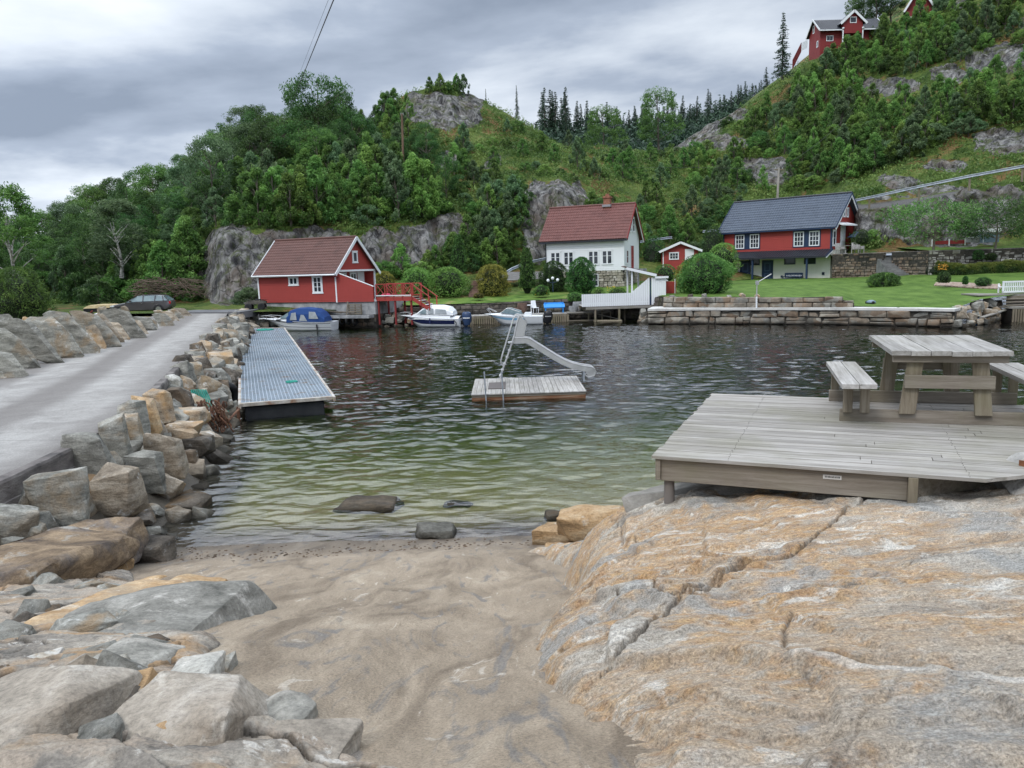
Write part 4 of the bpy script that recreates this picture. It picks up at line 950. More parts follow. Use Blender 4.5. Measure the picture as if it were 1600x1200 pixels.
# ================================================================== ROCKS
def rockmat(name, cols, dirt, dirt2=(.5,.49,.46)):
    m, t, p, out = newmat(name); pos = coord(t, 'Object'); oi = t.nodes.new('ShaderNodeObjectInfo')
    of = nn(t, 'ShaderNodeVectorMath', operation='ADD'); t.links.new(pos, of.inputs[0]); t.links.new(mathn(t, 'MULTIPLY', oi.outputs['Random'], 37.), of.inputs[1]); q = of.outputs[0]
    st = mapn(t, q, (1, 1, 3), (rad(25), rad(35), 0))
    c = ramp(t, noisen(t, st, 1.6, 9, .68, .4), [(.33, cols[0]), (.48, cols[1]), (.64, cols[2])])
    d = ramp(t, noisen(t, q, .9, 6, .62, .5), [(.50, 0), (.62, .8)]); c = mixc(t, mathn(t, 'MULTIPLY', d, ramp(t, oi.outputs['Random'], [(.2, .1), (.7, 1)])), c, dirt)
    l = ramp(t, noisen(t, q, 2.6, 7, .66, .4), [(.60, 0), (.66, .7)]); c = mixc(t, l, c, dirt2)
    gw = nn(t, 'ShaderNodeSeparateXYZ'); t.links.new(coord(t, 'World'), gw.inputs[0])
    wet = ramp(t, mathn(t, 'ADD', gw.outputs[2], mathn(t, 'MULTIPLY', noisen(t, pos, 2, 4), .35)), [(.22, .85), (.48, 0)]); c = mixc(t, wet, c, (.035,.03,.022))
    gr = ramp(t, noisen(t, q, 30, 7, .8), [(.32, .58), (.5, 1), (.68, 1.3)]); c = mixc(t, 1.0, c, gr, 'MULTIPLY')
    r = mathn(t, 'MULTIPLY_ADD', oi.outputs['Random'], .45, .78); sc = nn(t, 'ShaderNodeVectorMath', operation='SCALE'); t.links.new(c, sc.inputs[0]); t.links.new(r, sc.inputs['Scale'])
    t.links.new(sc.outputs[0], p.inputs['Base Color']); p.inputs['Roughness'].default_value = .88; p.inputs['Specular IOR Level'].default_value = .22
    b1 = bumpn(t, None, noisen(t, st, 4, 9, .7, .3), .75, .05); bumpn(t, p, noisen(t, q, 26, 5, .7), .5, .012, b1); return m
RGREY = rockmat('split_stone', [(.10,.098,.085),(.215,.21,.185),(.36,.35,.31)], (.25,.175,.10))
RTAN = rockmat('tan_stone', [(.15,.12,.09),(.30,.25,.19),(.45,.40,.33)], (.36,.22,.10))
RORG = rockmat('ochre_stone', [(.20,.13,.07),(.40,.26,.135),(.52,.40,.26)], (.30,.25,.19), (.55,.50,.42))
RDARK = rockmat('dark_wet_stone', [(.03,.026,.022),(.085,.072,.058),(.17,.145,.12)], (.16,.10,.05), (.26,.26,.25))
RBRN = rockmat('brown_boulder', [(.06,.045,.035),(.16,.115,.075),(.30,.22,.14)], (.10,.10,.11), (.33,.32,.29))
RLOW = rockmat('speckled_gneiss', [(.10,.098,.085),(.225,.215,.188),(.38,.365,.325)], (.45,.41,.36), (.56,.53,.48))
RSAND = rockmat('sandy_stone', [(.19,.165,.135),(.31,.27,.22),(.42,.375,.32)], (.25,.20,.15), (.50,.46,.40))
def rockmesh(w, dp, h, seed, npts=15, rough=.05, cuts=4, smooth=0, box=.72, lean=(0, 0), flat=False):
    rng = np.random.default_rng(seed); P = []
    for sx_ in (-1, 1):
        for sy_ in (-1, 1):
            for sz_ in (-1, 1):
                k = rng.uniform(box-.24, 1.0, 3); P.append((sx_*k[0], sy_*k[1], sz_*k[2]))
    for _ in range(npts):
        v = rng.normal(size=3); v /= (np.abs(v)**3.2).sum()**(1/3.2); P.append(tuple(v*rng.uniform(.88, 1.04)))
    P = np.array(P); P[:, 2] = np.clip(P[:, 2], -1, 1)
    bm = bmesh.new()
    for q in P: bm.verts.new((q[0]*w/2, q[1]*dp/2, (q[2]+1)*h/2))
    r = bmesh.ops.convex_hull(bm, input=bm.verts); bmesh.ops.delete(bm, geom=[v for v in bm.verts if not v.link_faces], context='VERTS')
    bmesh.ops.dissolve_limit(bm, angle_limit=rad(9), verts=bm.verts, edges=bm.edges); bmesh.ops.triangulate(bm, faces=bm.faces)
    s = min(w, dp, h)
    bmesh.ops.bevel(bm, geom=[e for e in bm.edges if len(e.link_faces) == 2 and e.calc_face_angle(0) > .3], offset=s*.010, segments=1, affect='EDGES', clamp_overlap=True)
    bmesh.ops.triangulate(bm, faces=bm.faces)
    tgt = max(w, dp, h)/ (12 if cuts < 5 else 22)
    for _ in range(4):
        ed = [e for e in bm.edges if e.calc_length() > tgt]
        if not ed: break
        bmesh.ops.subdivide_edges(bm, edges=ed, cuts=1); bmesh.ops.triangulate(bm, faces=[f for f in bm.faces if len(f.verts) > 3])
    if smooth:
        for _ in range(smooth): bmesh.ops.smooth_vert(bm, verts=bm.verts, factor=.5, use_axis_x=True, use_axis_y=True, use_axis_z=True)
    co = np.array([v.co[:] for v in bm.verts]); bm.normal_update(); no = np.array([v.normal[:] for v in bm.verts])
    L = max(w, dp, h); q = co/L*2.6+seed*3.7
    stx = q@np.array([.25,.1,.96])
    nz_ = fbm(q[:, 0], q[:, 1], q[:, 2], 5)*rough*L*.9+rough*.35*L*pnoise(stx*4, q[:, 0]*.7, 3)+ rough*.5*s*ridged(q[:, 0]*2, q[:, 1]*2, q[:, 2]*2, 3)*.3
    co = co+no*nz_[:, None]; co[:, 0] += lean[0]*co[:, 2]; co[:, 1] += lean[1]*co[:, 2]
    for v, c_ in zip(bm.verts, co): v.co = c_
    me = bpy.data.meshes.new('rock'); bm.to_mesh(me); bm.free()
    me.polygons.foreach_set('use_smooth', [True]*len(me.polygons))
    try: me.set_sharp_from_angle(angle=rad(24))
    except Exception: pass
    return me
def rock_lay(name, x0, x1, y0, y1, mat, label, seed, hm=.4, sink=.25, cat='rock', **k):
    n_ = hit((x0+x1)/2, y1, None, 1.2, 80); f_ = hit((x0+x1)/2, y0+(y1-y0)*.18, None, 1.2, 80); c_ = (n_+f_)/2
    w = (x1-x0)*n_.y/1200*.5+(x1-x0)*f_.y/1200*.5; dp = max(.3*w, f_.y-n_.y)
    o = link(name, rockmesh(w*1.08, dp*1.12, hm+sink, seed, **k), mat); o.location = (c_.x, c_.y, min(n_.z, f_.z)-sink+.10)
    sl = (f_.z-n_.z)/max(.1, f_.y-n_.y); o.rotation_euler = (math.atan(sl)*.6, 0, rad((seed*37) % 13-6)); return tag(o, label, cat)
def rock_px(name, x0, x1, y0, y1, mat, label, seed, lean=0, dfac=.8, sink=.12, group=None, fn=None, d=None, cat='rock', rz=None, **k):
    b_ = (fn or hit)((x0+x1)/2, y1) if d is None else PD((x0+x1)/2, y1, d)
    dd = b_.y; w = (x1-x0)*dd/1200; h = (y1-y0)*dd/1200/math.cos(math.atan2(H_CAM, dd))*1.0
    # apparent height also shows the top of the stone: take the depth part off
    dp = w*dfac; h = max(.35*h, h-dp*.6*(H_CAM-b_.z)/dd)
    o = link(name, rockmesh(w*1.04, dp, h+sink, seed, **k), mat); o.location = (b_.x-lean*h*.5, b_.y+dp*.42, b_.z-sink)
    o.data.transform(Matrix(((1,0,lean,0),(0,1,0,0),(0,0,1,0),(0,0,0,1))))
    o.rotation_euler = (0, 0, rad((seed*37) % 17-8) if rz is None else rz); return tag(o, label, cat, group)
BL = [ # x0,x1,y0,y1, mat, lean, depth factor, label
 (155,202,645,727,RGREY,-.15,.55,'tall grey green stone slab standing against the quay wall'),
 (97,172,672,752,RGREY,-.25,.6,'large leaning grey block with a brown left edge below the quay wall'),
 (184,231,625,686,RGREY,-.2,.5,'upright grey brown block right above the tall grey green slab'),
 (212,247,615,681,RORG,-.2,.5,'thin ochre brown slab standing on edge among the quay blocks'),
 (229,266,607,663,RTAN,-.1,.7,'pale upright block right of the thin ochre slab'),
 (192,224,646,703,RGREY,-.2,.5,'narrow grey leaning block between the tall slab and the thin ochre slab'),
 (257,284,583,616,RGREY,-.1,.7,'small grey upright block at the middle of the quay riprap'),
 (281,302,590,622,RTAN,-.1,.7,'small tan block right of the small grey upright one'),
 (258,299,603,641,RDARK,-.3,.6,'dark leaning stone under the iron mooring bar'),
 (263,320,634,666,RTAN,0,.8,'broad tan block holding the iron mooring ring'),
 (248,309,653,684,RTAN,0,.8,'rounded brown block below the mooring ring block'),
 (220,281,668,746,RTAN,-.1,.8,'big block with a pale flat top beside the shallow water'),
 (266,304,666,702,RTAN,0,.8,'pale block tucked behind the pale topped big block'),
 (277,327,680,716,RDARK,0,.9,'dark rounded wet stone at the edge of the water'),
 (194,253,698,770,RGREY,-.1,.8,'grey block with a brown right face near the flat wet rock'),
 (127,217,722,816,RTAN,.05,.75,'largest pale block with orange lichen above the beach'),
 (45,131,730,827,RGREY,-.1,.6,'big green grey block leaning on the concrete quay wall'),
 (24,63,814,843,RGREY,0,.8,'small grey stone wedged under the quay wall corner'),
 (108,136,774,816,RTAN,0,.7,'small light stone filling the gap beside the largest pale block'),
 (26,132,826,892,RBRN,0,.8,'brown rounded boulder with a few white lichen dots, left half of the pair'),
 (80,210,806,890,RBRN,0,.8,'large brown boulder with two white lichen spots at the beach edge'),
 (184,267,838,880,RDARK,0,.7,'dark pointed wedge stone reaching onto the wet sand'),
 (0,32,838,866,RGREY,0,.8,'small rounded grey stone at the foot of the concrete wall'),
 (165,235,796,824,RDARK,0,.8,'black wet flat stone below the largest pale block'),
 (205,232,826,846,RDARK,0,.8,'small black stone beside the water line'),
 (272,308,700,728,RDARK,0,.9,'low dark stone half in the shallows by the riprap'),
]
for k, (x0,x1,y0,y1,mt,ln,df,lab) in enumerate(BL):
    rock_px('stone_block', x0, x1, y0, y1, mt, lab, 10+k, lean=ln, dfac=df, rough=.035 if mt is not RBRN else .05, smooth=0 if mt is not RBRN else 3)
# flat wet rock and rocks in the shallows
for k, (x0,x1,y0,y1,mt,lab,z,hh) in enumerate(((188,318,764,806,RDARK,'long flat wet rock sliding into the water below the riprap',-.16,.42),
    (505,640,754,800,RBRN,'brown rock just breaking the surface in the shallows',-.36,.44),(645,716,808,842,RGREY,'small flat topped grey rock at the very edge of the waves',-.10,.27),
    (690,740,776,790,RDARK,'submerged dark rock barely showing between two others in the shallows',-.28,.30),(850,900,796,812,RDARK,'low dark rock awash beside the ochre point',-.25,.34))):
    b_ = PZ((x0+x1)/2, y1, 0); w = (x1-x0)*b_.y/1200
    o = link('shore_rock', rockmesh(w, w*.75, hh, 70+k, rough=.05, smooth=3), mt); o.location = (b_.x, b_.y+w*.33, z); tag(o, lab, 'rock')
# small riprap further along the quay: rows down to the water
rr_ = random.Random(3); nrp = 0; protos = [link('riprap_stone', rockmesh(1, .8, .8, 300+k, rough=.04), (RGREY, RTAN, RGREY, RTAN, RDARK, RGREY)[k]) for k in range(6)]
fr = [0]*6; items_ = []
Lq = np.concatenate([[0], np.cumsum(np.hypot(*np.diff(RR, axis=0).T))])
for k in range(132):
    f_ = (k+.5)/132; y_ = 25+37*f_**1.0; a = np.interp(y_, RR[:, 1], RR[:, 0]); row = k % 3
    off = .32+row*.52+rr_.uniform(-.15, .15)+(.2 if y_ > 50 else 0); x_ = a+off; s = rr_.uniform(.68, 1.12)*(1.15 if row == 1 else .95)
    z_ = float(ground(np.array(x_), np.array(y_))); q = rr_.randrange(6) if row < 2 else rr_.choice([0, 1, 4, 4])
    o = protos[q] if not fr[q] else protos[q].copy()
    if fr[q]: COL.objects.link(o)
    fr[q] = 1; o.location = (x_, y_+rr_.uniform(-.1, .1), z_-.22*s); o.scale = (s, s*rr_.uniform(.7, 1.2), s*rr_.uniform(.8, 1.35)); o.rotation_euler = (rr_.uniform(-.3, .3), rr_.uniform(-.5, .2), rr_.uniform(0, 6.28))
    tag(o, 'x', 'rock', 'riprap stones below the causeway edge'); items_.append((row, y_, o))
for row, nm_ in enumerate(('top', 'middle', 'waterside')):
    for k, it in enumerate(sorted([i for i in items_ if i[0] == row], key=lambda q: q[1])):
        nn_ = k; it[2]['label'] = '%s stone from the camera in the %s row of small quay riprap' % (ordinal(k), nm_)
rf = random.Random(17); fitems = []
for k in range(70):
    y_ = 10.8+15.5*((k+.5)/70); a = np.interp(y_, RR[:, 1], RR[:, 0]); off = .42+(k % 5)*.42+rf.uniform(-.15, .15); x_ = a+off; s = rf.uniform(.55, .95); q = rf.randrange(6); o = protos[q].copy(); COL.objects.link(o)
    z_ = float(ground(np.array(x_), np.array(y_))); o.location = (x_, y_, z_-.42*s); o.scale = (s, s*rf.uniform(.7, 1.2), s*rf.uniform(.7, 1.1)); o.rotation_euler = (rf.uniform(-.5, .5), rf.uniform(-.5, .5), rf.uniform(0, 6.28))
    tag(o, '%s filler stone from the near end, wedged between the big quay blocks' % ordinal(k), 'rock', 'filler stones between the quay blocks')
# leaning slabs along the far side of the road
SL = [(-40,30,545,594,RGREY,-.7),(-6,52,516,579,RGREY,-.75),(-6,42,494,546,RGREY,-.6),(26,82,502,571,RGREY,-.65),(38,62,500,534,RORG,-.4),(54,116,498,562,RGREY,-.6),(84,142,490,555,RGREY,-.55),
 (124,173,490,545,RGREY,-.6),(131,161,512,547,RTAN,-.3),(148,182,492,540,RTAN,-.7),(163,214,485,531,RGREY,-.6),(170,196,505,533,RTAN,-.5),(196,227,494,524,RTAN,-.5),(205,241,488,518,RGREY,-.4),
 (226,244,490,515,RGREY,-.2),(240,268,484,511,RGREY,-.6),(254,276,480,503,RTAN,-.7),(262,284,477,499,RGREY,-.7),(272,294,475,495,RTAN,-.7),(150,168,484,500,RTAN,-.3),(186,204,484,500,RTAN,-.2),(236,252,478,492,RTAN,-.2)]
for k, (x0,x1,y0,y1,mt,ln) in enumerate(SL):
    fn = lambda a, b: PZ(a, b, 1.45)
    o = rock_px('leaning_slab', x0+4, x1+2, y0-(6 if x0 < 190 else -5), y1, mt, 'x', 400+k, lean=ln, dfac=.16 if x1 < 236 else .3, fn=fn, group='stone slabs leaning along the far side of the causeway road', rough=.035, cat='stone slab', npts=8, box=.7)
    o['label'] = '%s %s stone slab from the near end of the row leaning beside the causeway road' % (ordinal(k), 'ochre' if mt is RORG else 'brownish' if mt is RTAN else 'grey')
# foreground rocks on the left
FG = [(-60,152,852,945,RBRN,.9,.30,'big smooth brown grey slab rock at the left edge above the speckled rock',3,.04),
 (84,178,884,924,RORG,.8,.1,'ochre topped rock directly below the brown boulders',1,.05),
 (153,248,893,932,RORG,.8,.1,'flat ochre rock pointing onto the sand',1,.05),
 (60,190,920,950,RORG,.6,.1,'low orange band of rock above the speckled rock',2,.04),
 (120,262,936,998,RORG,.7,.15,'rounded pinkish ochre rock behind the speckled rock, left of two',3,.04),
 (205,306,928,982,RORG,.7,.15,'rounded ochre rock with a rusty ridge, right of two',3,.04),
 (-80,345,936,1095,RLOW,.55,.3,'large low speckled grey and white rock at the left',1,.045),
 (90,240,1040,1110,RLOW,.6,.25,'grey stepped rock lying on the sand side of the speckled rock',1,.05),
 (235,345,1058,1112,RLOW,.6,.25,'low blue grey rock beside the tan slab',1,.05),
 (-90,182,1078,1240,RSAND,.6,.3,'broad tan slab filling the bottom left corner',2,.03),
 (170,400,1082,1240,RSAND,.6,.3,'tan wedge shaped slab with a rough right side at the bottom left',0,.03),
 (300,560,1150,1290,RSAND,.6,.25,'low sand covered rock at the bottom, left of the sand channel',2,.04),
 (378,492,1112,1168,RLOW,.5,.1,'white quartz stone on the sand near the bottom',1,.06),
 (114,176,1092,1130,RGREY,.7,.1,'small dark green wedge stone between the slabs',0,.05),
 (150,240,1112,1150,RDARK,.7,.1,'dark brown crumbling stone in the hollow between the slabs',1,.07),
 (328,346,1046,1068,RGREY,.9,.04,'little grey stone lying on the sand, left of two',0,.05),(342,364,1048,1070,RGREY,.9,.04,'little grey stone lying on the sand, right of two',0,.05),
 (0,80,1050,1096,RTAN,.7,.2,'tan stone with mustard lichen between the left rocks',1,.05),
 (60,160,1062,1120,RTAN,.7,.2,'brownish rusty rock at the head of the hollow between the slabs',1,.06)]
HM = {'big smooth brown grey slab': 0.62, 'ochre topped rock directly': 0.22, 'flat ochre rock pointing': 0.16, 'low orange band': 0.14, 'rounded pinkish ochre': 0.40, 'rounded ochre rock with a rusty': 0.34, 'large low speckled': 0.56, 'grey stepped': 0.16, 'low blue grey': 0.12, 'broad tan slab': 0.3, 'tan wedge shaped': 0.24, 'low sand covered': 0.05, 'white quartz': 0.09, 'small dark green wedge': 0.1, 'dark brown crumbling': 0.1, 'little grey stone lying on the sand, left': 0.05, 'little grey stone lying on the sand, right': 0.05, 'tan stone with mustard': 0.14, 'brownish rusty rock': 0.16}
for k, (x0,x1,y0,y1,mt,df,sk,lab,sm,rg) in enumerate(FG):
    hm_ = [v for q, v in HM.items() if lab.startswith(q)][0]
    rock_lay('boulder', x0, x1, y0, min(y1, 1236), mt, lab, 500+k, hm=hm_, smooth=sm, rough=rg*.8, cuts=6, npts=16, box=.62)
# continuous ledge under the left rocks
EL = [tuple(hit(*q)[:2]) for q in ((640,1236),(500,1170),(405,1105),(350,1058),(320,985),(250,930),(188,895),(120,880),(60,850))]
EL = [(EL[0][0]+.05, -3)]+EL+[(-9, EL[-1][1]+.5)]
ul = np.linspace(-1.15, .02, 620); yl_ = np.exp(np.linspace(math.log(1.0), math.log(12), 620)); UL, YL2 = np.meshgrid(ul, yl_); XL2 = UL*np.maximum(YL2, 2.0)
wx = XL2+.26*fbm(XL2*1.5, YL2*1.5, 3, 5); wy = YL2+.26*fbm(XL2*1.5, YL2*1.5, 9, 5)
dE = -plsd(wx, wy, EL)
rc = np.random.default_rng(77); K = 150; cx_, cy_ = -rc.uniform(.0, 7, K)-.4, rc.uniform(1, 11, K); ca_ = rc.uniform(-.5, .5, K)
b1_ = np.full(XL2.shape, 1e9); zi = np.zeros(XL2.shape); b2_ = np.full(XL2.shape, 1e9)
for k in range(K):
    a_ = -.55+ca_[k]*1.8; dx_, dy_ = wx-cx_[k], wy-cy_[k]; q1 = (dx_*math.cos(a_)+dy_*math.sin(a_))/1.35; q2 = (-dx_*math.sin(a_)+dy_*math.cos(a_))/.9; dd_ = np.hypot(q1, q2)
    pl = rc.uniform(-.06, .30)+dx_*rc.uniform(-.16, .10)+dy_*rc.uniform(-.04, .13); m_ = dd_ < b1_; b2_ = np.where(m_, b1_, np.minimum(b2_, dd_)); zi = np.where(m_, pl, zi); b1_ = np.where(m_, dd_, b1_)
gap_ = np.exp(-((b2_-b1_)/.022)**2)
ZL2 = sandz(XL2, YL2)+np.where(dE > 0, (zi*.20+.05)*(1-np.exp(-np.maximum(dE, 0)/.10)), -.35*sstep(0, -.25, dE)-.03)
ZL2 += np.where(dE > 0, 1, 0)*(.040*ridged((XL2+.4*YL2)*.9, (YL2-.5*XL2)*2.2, 4, 6)+.022*fbm(XL2*7, YL2*7, 2, 5)-.03*gap_)
ZL2 = np.where(plsd(XL2, YL2, ROAD_R) < .4, 0, ZL2)
lsh = gridmesh('rock_ledge', XL2, YL2, ZL2, attrs={'gap': gap_, 'cell': np.clip(zi*3, 0, 1)})
m, t, p, out = newmat('ledge_gneiss'); pos = coord(t, 'World'); st = mapn(t, pos, (1.3, 1.3, 3), (rad(20), rad(25), rad(-30)))
c = ramp(t, noisen(t, st, 2.0, 10, .68, .5), [(.34, (.11,.102,.09)), (.46, (.225,.20,.17)), (.56, (.335,.30,.25)), (.68, (.48,.445,.39))])
c = mixc(t, ramp(t, noisen(t, pos, 1.0, 6, .62, .5), [(.5, 0), (.6, .75)]), c, mixc(t, noisen(t, st, 4, 7, .7), (.27,.155,.07), (.44,.29,.15)))
sn = ramp(t, noisen(t, pos, 1.5, 7, .66, .4), [(.50, 0), (.57, .9)]); c = mixc(t, sn, c, mixc(t, noisen(t, pos, 30, 5, .7), (.25,.20,.155), (.43,.36,.285)))
c = mixc(t, ramp(t, noisen(t, mapn(t, pos, (1,1,1), (0,0,0), (7,7,7)), 2.8, 8, .7, .5), [(.60, 0), (.64, .8)]), c, (.56,.53,.48))
ga = nn(t, 'ShaderNodeAttribute', attribute_name='gap'); c = mixc(t, mathn(t, 'MULTIPLY', ga.outputs['Fac'], .8), c, (.05,.042,.035))
gr = ramp(t, noisen(t, pos, 60, 7, .8), [(.32, .60), (.5, 1), (.68, 1.3)]); c = mixc(t, 1.0, c, gr, 'MULTIPLY'); t.links.new(c, p.inputs['Base Color']); p.inputs['Roughness'].default_value = .88; p.inputs['Specular IOR Level'].default_value = .22
b1 = bumpn(t, None, noisen(t, st, 7, 10, .72, .4), .9, .03); bumpn(t, p, noisen(t, pos, 60, 5, .72), .5, .006, b1)
lsh.materials.append(m); link('rock_ledge', lsh)['kind'] = 'structure'
rg2 = random.Random(55); rub = []
for k in range(34):
    px_ = rg2.uniform(-10, 330); py_ = rg2.uniform(925, 1190)
    if px_ > 200+.55*(py_-925): continue
    h_ = hit(px_, py_, None, 1.2, 40); s = rg2.uniform(.12, .34)*(.6+h_.y*.09); o = protos[rg2.randrange(6)].copy(); COL.objects.link(o); o.name = 'boulder'
    o.location = (h_.x, h_.y, h_.z+.02); o.scale = (s*rg2.uniform(1, 1.5), s, s*.75); o.rotation_euler = (rg2.uniform(-.4, .4), rg2.uniform(-.4, .4), rg2.uniform(0, 6)); rub.append((h_.y, o))
for k, (y_, o) in enumerate(sorted(rub, key=lambda q: q[0])): tag(o, '%s small broken stone from the camera, wedged among the left foreground slabs' % ordinal(k), 'rock', 'broken stones among the left slabs')
# ochre boulders of the point beside the beach
for k, (x0,x1,y0,y1,mt,lab,d) in enumerate(((832,915,812,866,RORG,'ochre boulder at the waterside tip of the right rock',11.3),(868,1000,780,838,RORG,'long ochre boulder along the waterside edge of the right rock',10.2),
    (846,900,842,892,RORG,'smaller ochre boulder left of the smooth grey boulder',10.4),(935,1010,815,866,RORG,'ochre boulder above the smooth grey boulder',9.0))):
    rock_px('boulder', x0, x1, y0, y1, mt, lab, 590+k, d=d if k < 4 else None, smooth=3, rough=.04, dfac=.8, sink=.2, cuts=6)
# grey stones and concrete mound below the deck
for k, (x0,x1,y0,y1,mt,lab,d) in enumerate(((884,962,838,904,RLOW,'smooth grey boulder set in the ochre rock point',9.3),(975,1008,792,830,RTAN,'square tan stone at the corner of the concrete footing',7.9),
    (1004,1042,790,836,RTAN,'brown cornered stone below the wooden deck post',7.2),(1440,1520,760,778,RGREY,'pale rounded rock under the right end of the deck',6.0),(850,880,865,896,RBRN,'small reddish stone beside the smooth grey boulder',9.9))):
    rock_px('boulder', x0, x1, y0, y1, mt, lab, 560+k, d=d, smooth=2 if k in (0, 3) else 0, rough=.035, dfac=.8, sink=.12)
mb_ = rockmesh(2.2, 1.3, .85, 777, rough=.03, smooth=2, cuts=6); o = link('concrete_footing', mb_, pmat('rough_cast', [(.13,.12,.105),(.24,.225,.20),(.33,.31,.28)], 2.2, bump=.9, bscale=45, bdist=.02)); o.location = (2.15, 6.95, 1.66); o.rotation_euler = (rad(-4), rad(-5), rad(-23)); tag(o, 'grey rough concrete mound carrying the front of the wooden deck', 'footing')
mb_ = rockmesh(1.3, .8, .62, 778, rough=.025, smooth=2, cuts=6); o = link('ramp_footing', mb_, pmat('pitted_concrete', [(.25,.24,.22),(.40,.385,.36),(.50,.48,.45)], 3, bump=1, bscale=26, bdist=.03)); o.location = (4.45, 5.75, 2.28); o.rotation_euler = (0, 0, rad(-15)); tag(o, 'pitted pale concrete footing at the right end of the deck', 'footing')

# ================================================================== WOOD
def woodmat(name, c0, c1, c2, sc=1.0, axis='X', green=0):
    m, t, p, out = newmat(name); pos = coord(t, 'Object')
    s = {'X': (.35, 6, 6), 'Y': (6, .35, 6), 'Z': (6, 6, .35)}[axis]
    v = mapn(t, pos, tuple(q*sc for q in s)); g = noisen(t, v, 3.0, 9, .72, .4)
    c = ramp(t, g, [(.3, c0), (.5, c1), (.7, c2)])
    b_ = nn(t, 'ShaderNodeAttribute', attribute_name='board'); c = mixc(t, 1.0, c, ramp(t, b_.outputs['Fac'], [(0, .80), (1, 1.15)]), 'MULTIPLY')
    if green: c = mixc(t, ramp(t, noisen(t, pos, 1.2, 5, .6), [(.45, 0), (.65, green)]), c, (.14,.135,.07))
    k = ramp(t, noisen(t, mapn(t, pos, tuple(q*2.2 for q in s)), 1.7, 2, .5), [(.70, 0), (.76, .6)]); c = mixc(t, k, c, tuple(q*.5 for q in c0))
    t.links.new(c, p.inputs['Base Color']); p.inputs['Roughness'].default_value = .85; p.inputs['Specular IOR Level'].default_value = .2
    bumpn(t, p, noisen(t, v, 6, 8, .75), .55, .006); return m
W_DECK = woodmat('weathered_deck', (.17,.155,.135), (.295,.275,.25), (.42,.40,.37), green=.35); W_DECKY = woodmat('weathered_boards', (.19,.175,.16), (.33,.315,.295), (.46,.44,.42), axis='Y', green=.2)
W_POST = woodmat('weathered_posts', (.13,.105,.075), (.25,.21,.155), (.36,.315,.25), axis='Z', green=.5); W_BEAM = woodmat('weathered_beams', (.14,.115,.09), (.25,.215,.175), (.36,.32,.27), green=.4)
def boards_mesh(rects, z0, z1, axis, rng, sag=.002):
    """rects: (x0,x1,y0,y1): gapped boards, each with its own tone"""
    mb = MB(); tone = []
    for r in rects:
        dz = rng.uniform(-sag, sag); xe_ = r[4] if len(r) > 4 else r[1]
        mb.add([(r[0],r[2],z0+dz),(r[1],r[2],z0+dz),(xe_,r[3],z0+dz),(r[0],r[3],z0+dz),(r[0],r[2],z1+dz),(r[1],r[2],z1+dz),(xe_,r[3],z1+dz),(r[0],r[3],z1+dz)], [(0,3,2,1),(4,5,6,7),(0,1,5,4),(1,2,6,5),(2,3,7,6),(3,0,4,7)]); tone += [rng.uniform(0, 1)]*8
    me = bpy.data.meshes.new('boards'); me.from_pydata(mb.v, [], mb.f)
    a = me.attributes.new('board', 'FLOAT', 'POINT'); a.data.foreach_set('value', np.array(tone, dtype=np.float32)); return me
rb = random.Random(8)
dth = math.atan2(-.99, 2.27)
deck = thing('wooden_deck', 'weathered grey wooden deck on posts over the rock and the water', 'deck', (1.24, 6.60, 0), dth)
ZD = 2.79; rects = []; y = 0; Ld = 5.6
def rend(y): return 2.46+max(0, y)*1.0 if y < 1.3 else Ld
while y < 3.28:
    x_ = -.02+rb.uniform(-.012, .012); xe = min(Ld, 2.52+y*1.35); cut = rb.uniform(1.2, 3.4)
    xe2 = min(Ld, 2.52+(y+.113)*1.35)
    if xe-cut > .6: rects += [(x_, cut-.003, y, y+.113), (cut+.003, xe, y, y+.113, xe2)]
    else: rects.append((x_, xe, y, y+.113, xe2))
    y += .119
link('deck_boards', boards_mesh(rects, ZD-.028, ZD, 'X', rb), W_DECK, deck)
MB().box(.04, 2.0, .05, .096, ZD-.235, ZD-.031).build('front_beam', W_BEAM, deck, bevel=.004)
MB().box(.0, .045, .02, 3.2, ZD-.225, ZD-.031).build('side_beam', W_BEAM, deck, bevel=.004)
MB().box(2.0, 2.07, -.01, .12, ZD-.245, ZD-.031).build('corner_post', W_POST, deck, bevel=.004)
MB().bar((2.04, .09, ZD-.13), (2.72, .75, ZD-.13), .045, .20).build('return_beam', W_BEAM, deck, bevel=.004)
for k in range(5): MB().box(.6+k*.9, .645+k*.9, .7 if k > 1 else .1, 3.2, ZD-.18, ZD-.031).build('joist', W_BEAM, deck)
MB().box(.0, 5.5, 3.2, 3.25, ZD-.225, ZD-.031).build('rear_beam', W_BEAM, deck)
for (x_, y_, zb) in ((.10,.14,2.25),(.1,3.1,-1.6),(2.6,3.1,-1.8),(5.2,3.1,-1.8),(2.2,.3,2.4)):
    mb = MB().cyl(x_, y_, zb, ZD-.05, .048, 10, .045); mb.build('post', W_POST if zb < 2 else pmat('grey_pipe', [(.16,.14,.125)], bump=.2), deck, smooth=True)
pl = MB().box(1.38, 1.52, .0465, .0485, ZD-.105, ZD-.07).build('name_plate', pmat('white_plate', [(.55,.53,.5)], bump=0), deck)
lt = MB()
for k in range(11): x_ = 1.395+k*.0105; lt.box(x_, x_+rb.uniform(.004, .008), .0450, .0462, ZD-.094, ZD-.082+rb.uniform(0,.004))
lt.build('plate_lettering', pmat('ink', [(.06,.06,.06)], bump=0), pl)
nl = MB()
for k in range(27):
    for xj in (.62, 2.42, 4.22):
        if xj < min(Ld, 2.5+.119*k*1.35)-.05:
            for dy_ in (.028, .086): nl.cyl(xj+rb.uniform(-.01, .01), .119*k+dy_, ZD-.001, ZD+.002, .0045, 6)
nl.build('nail_heads', pmat('nail_steel', [(.05,.04,.035)], bump=0), deck)
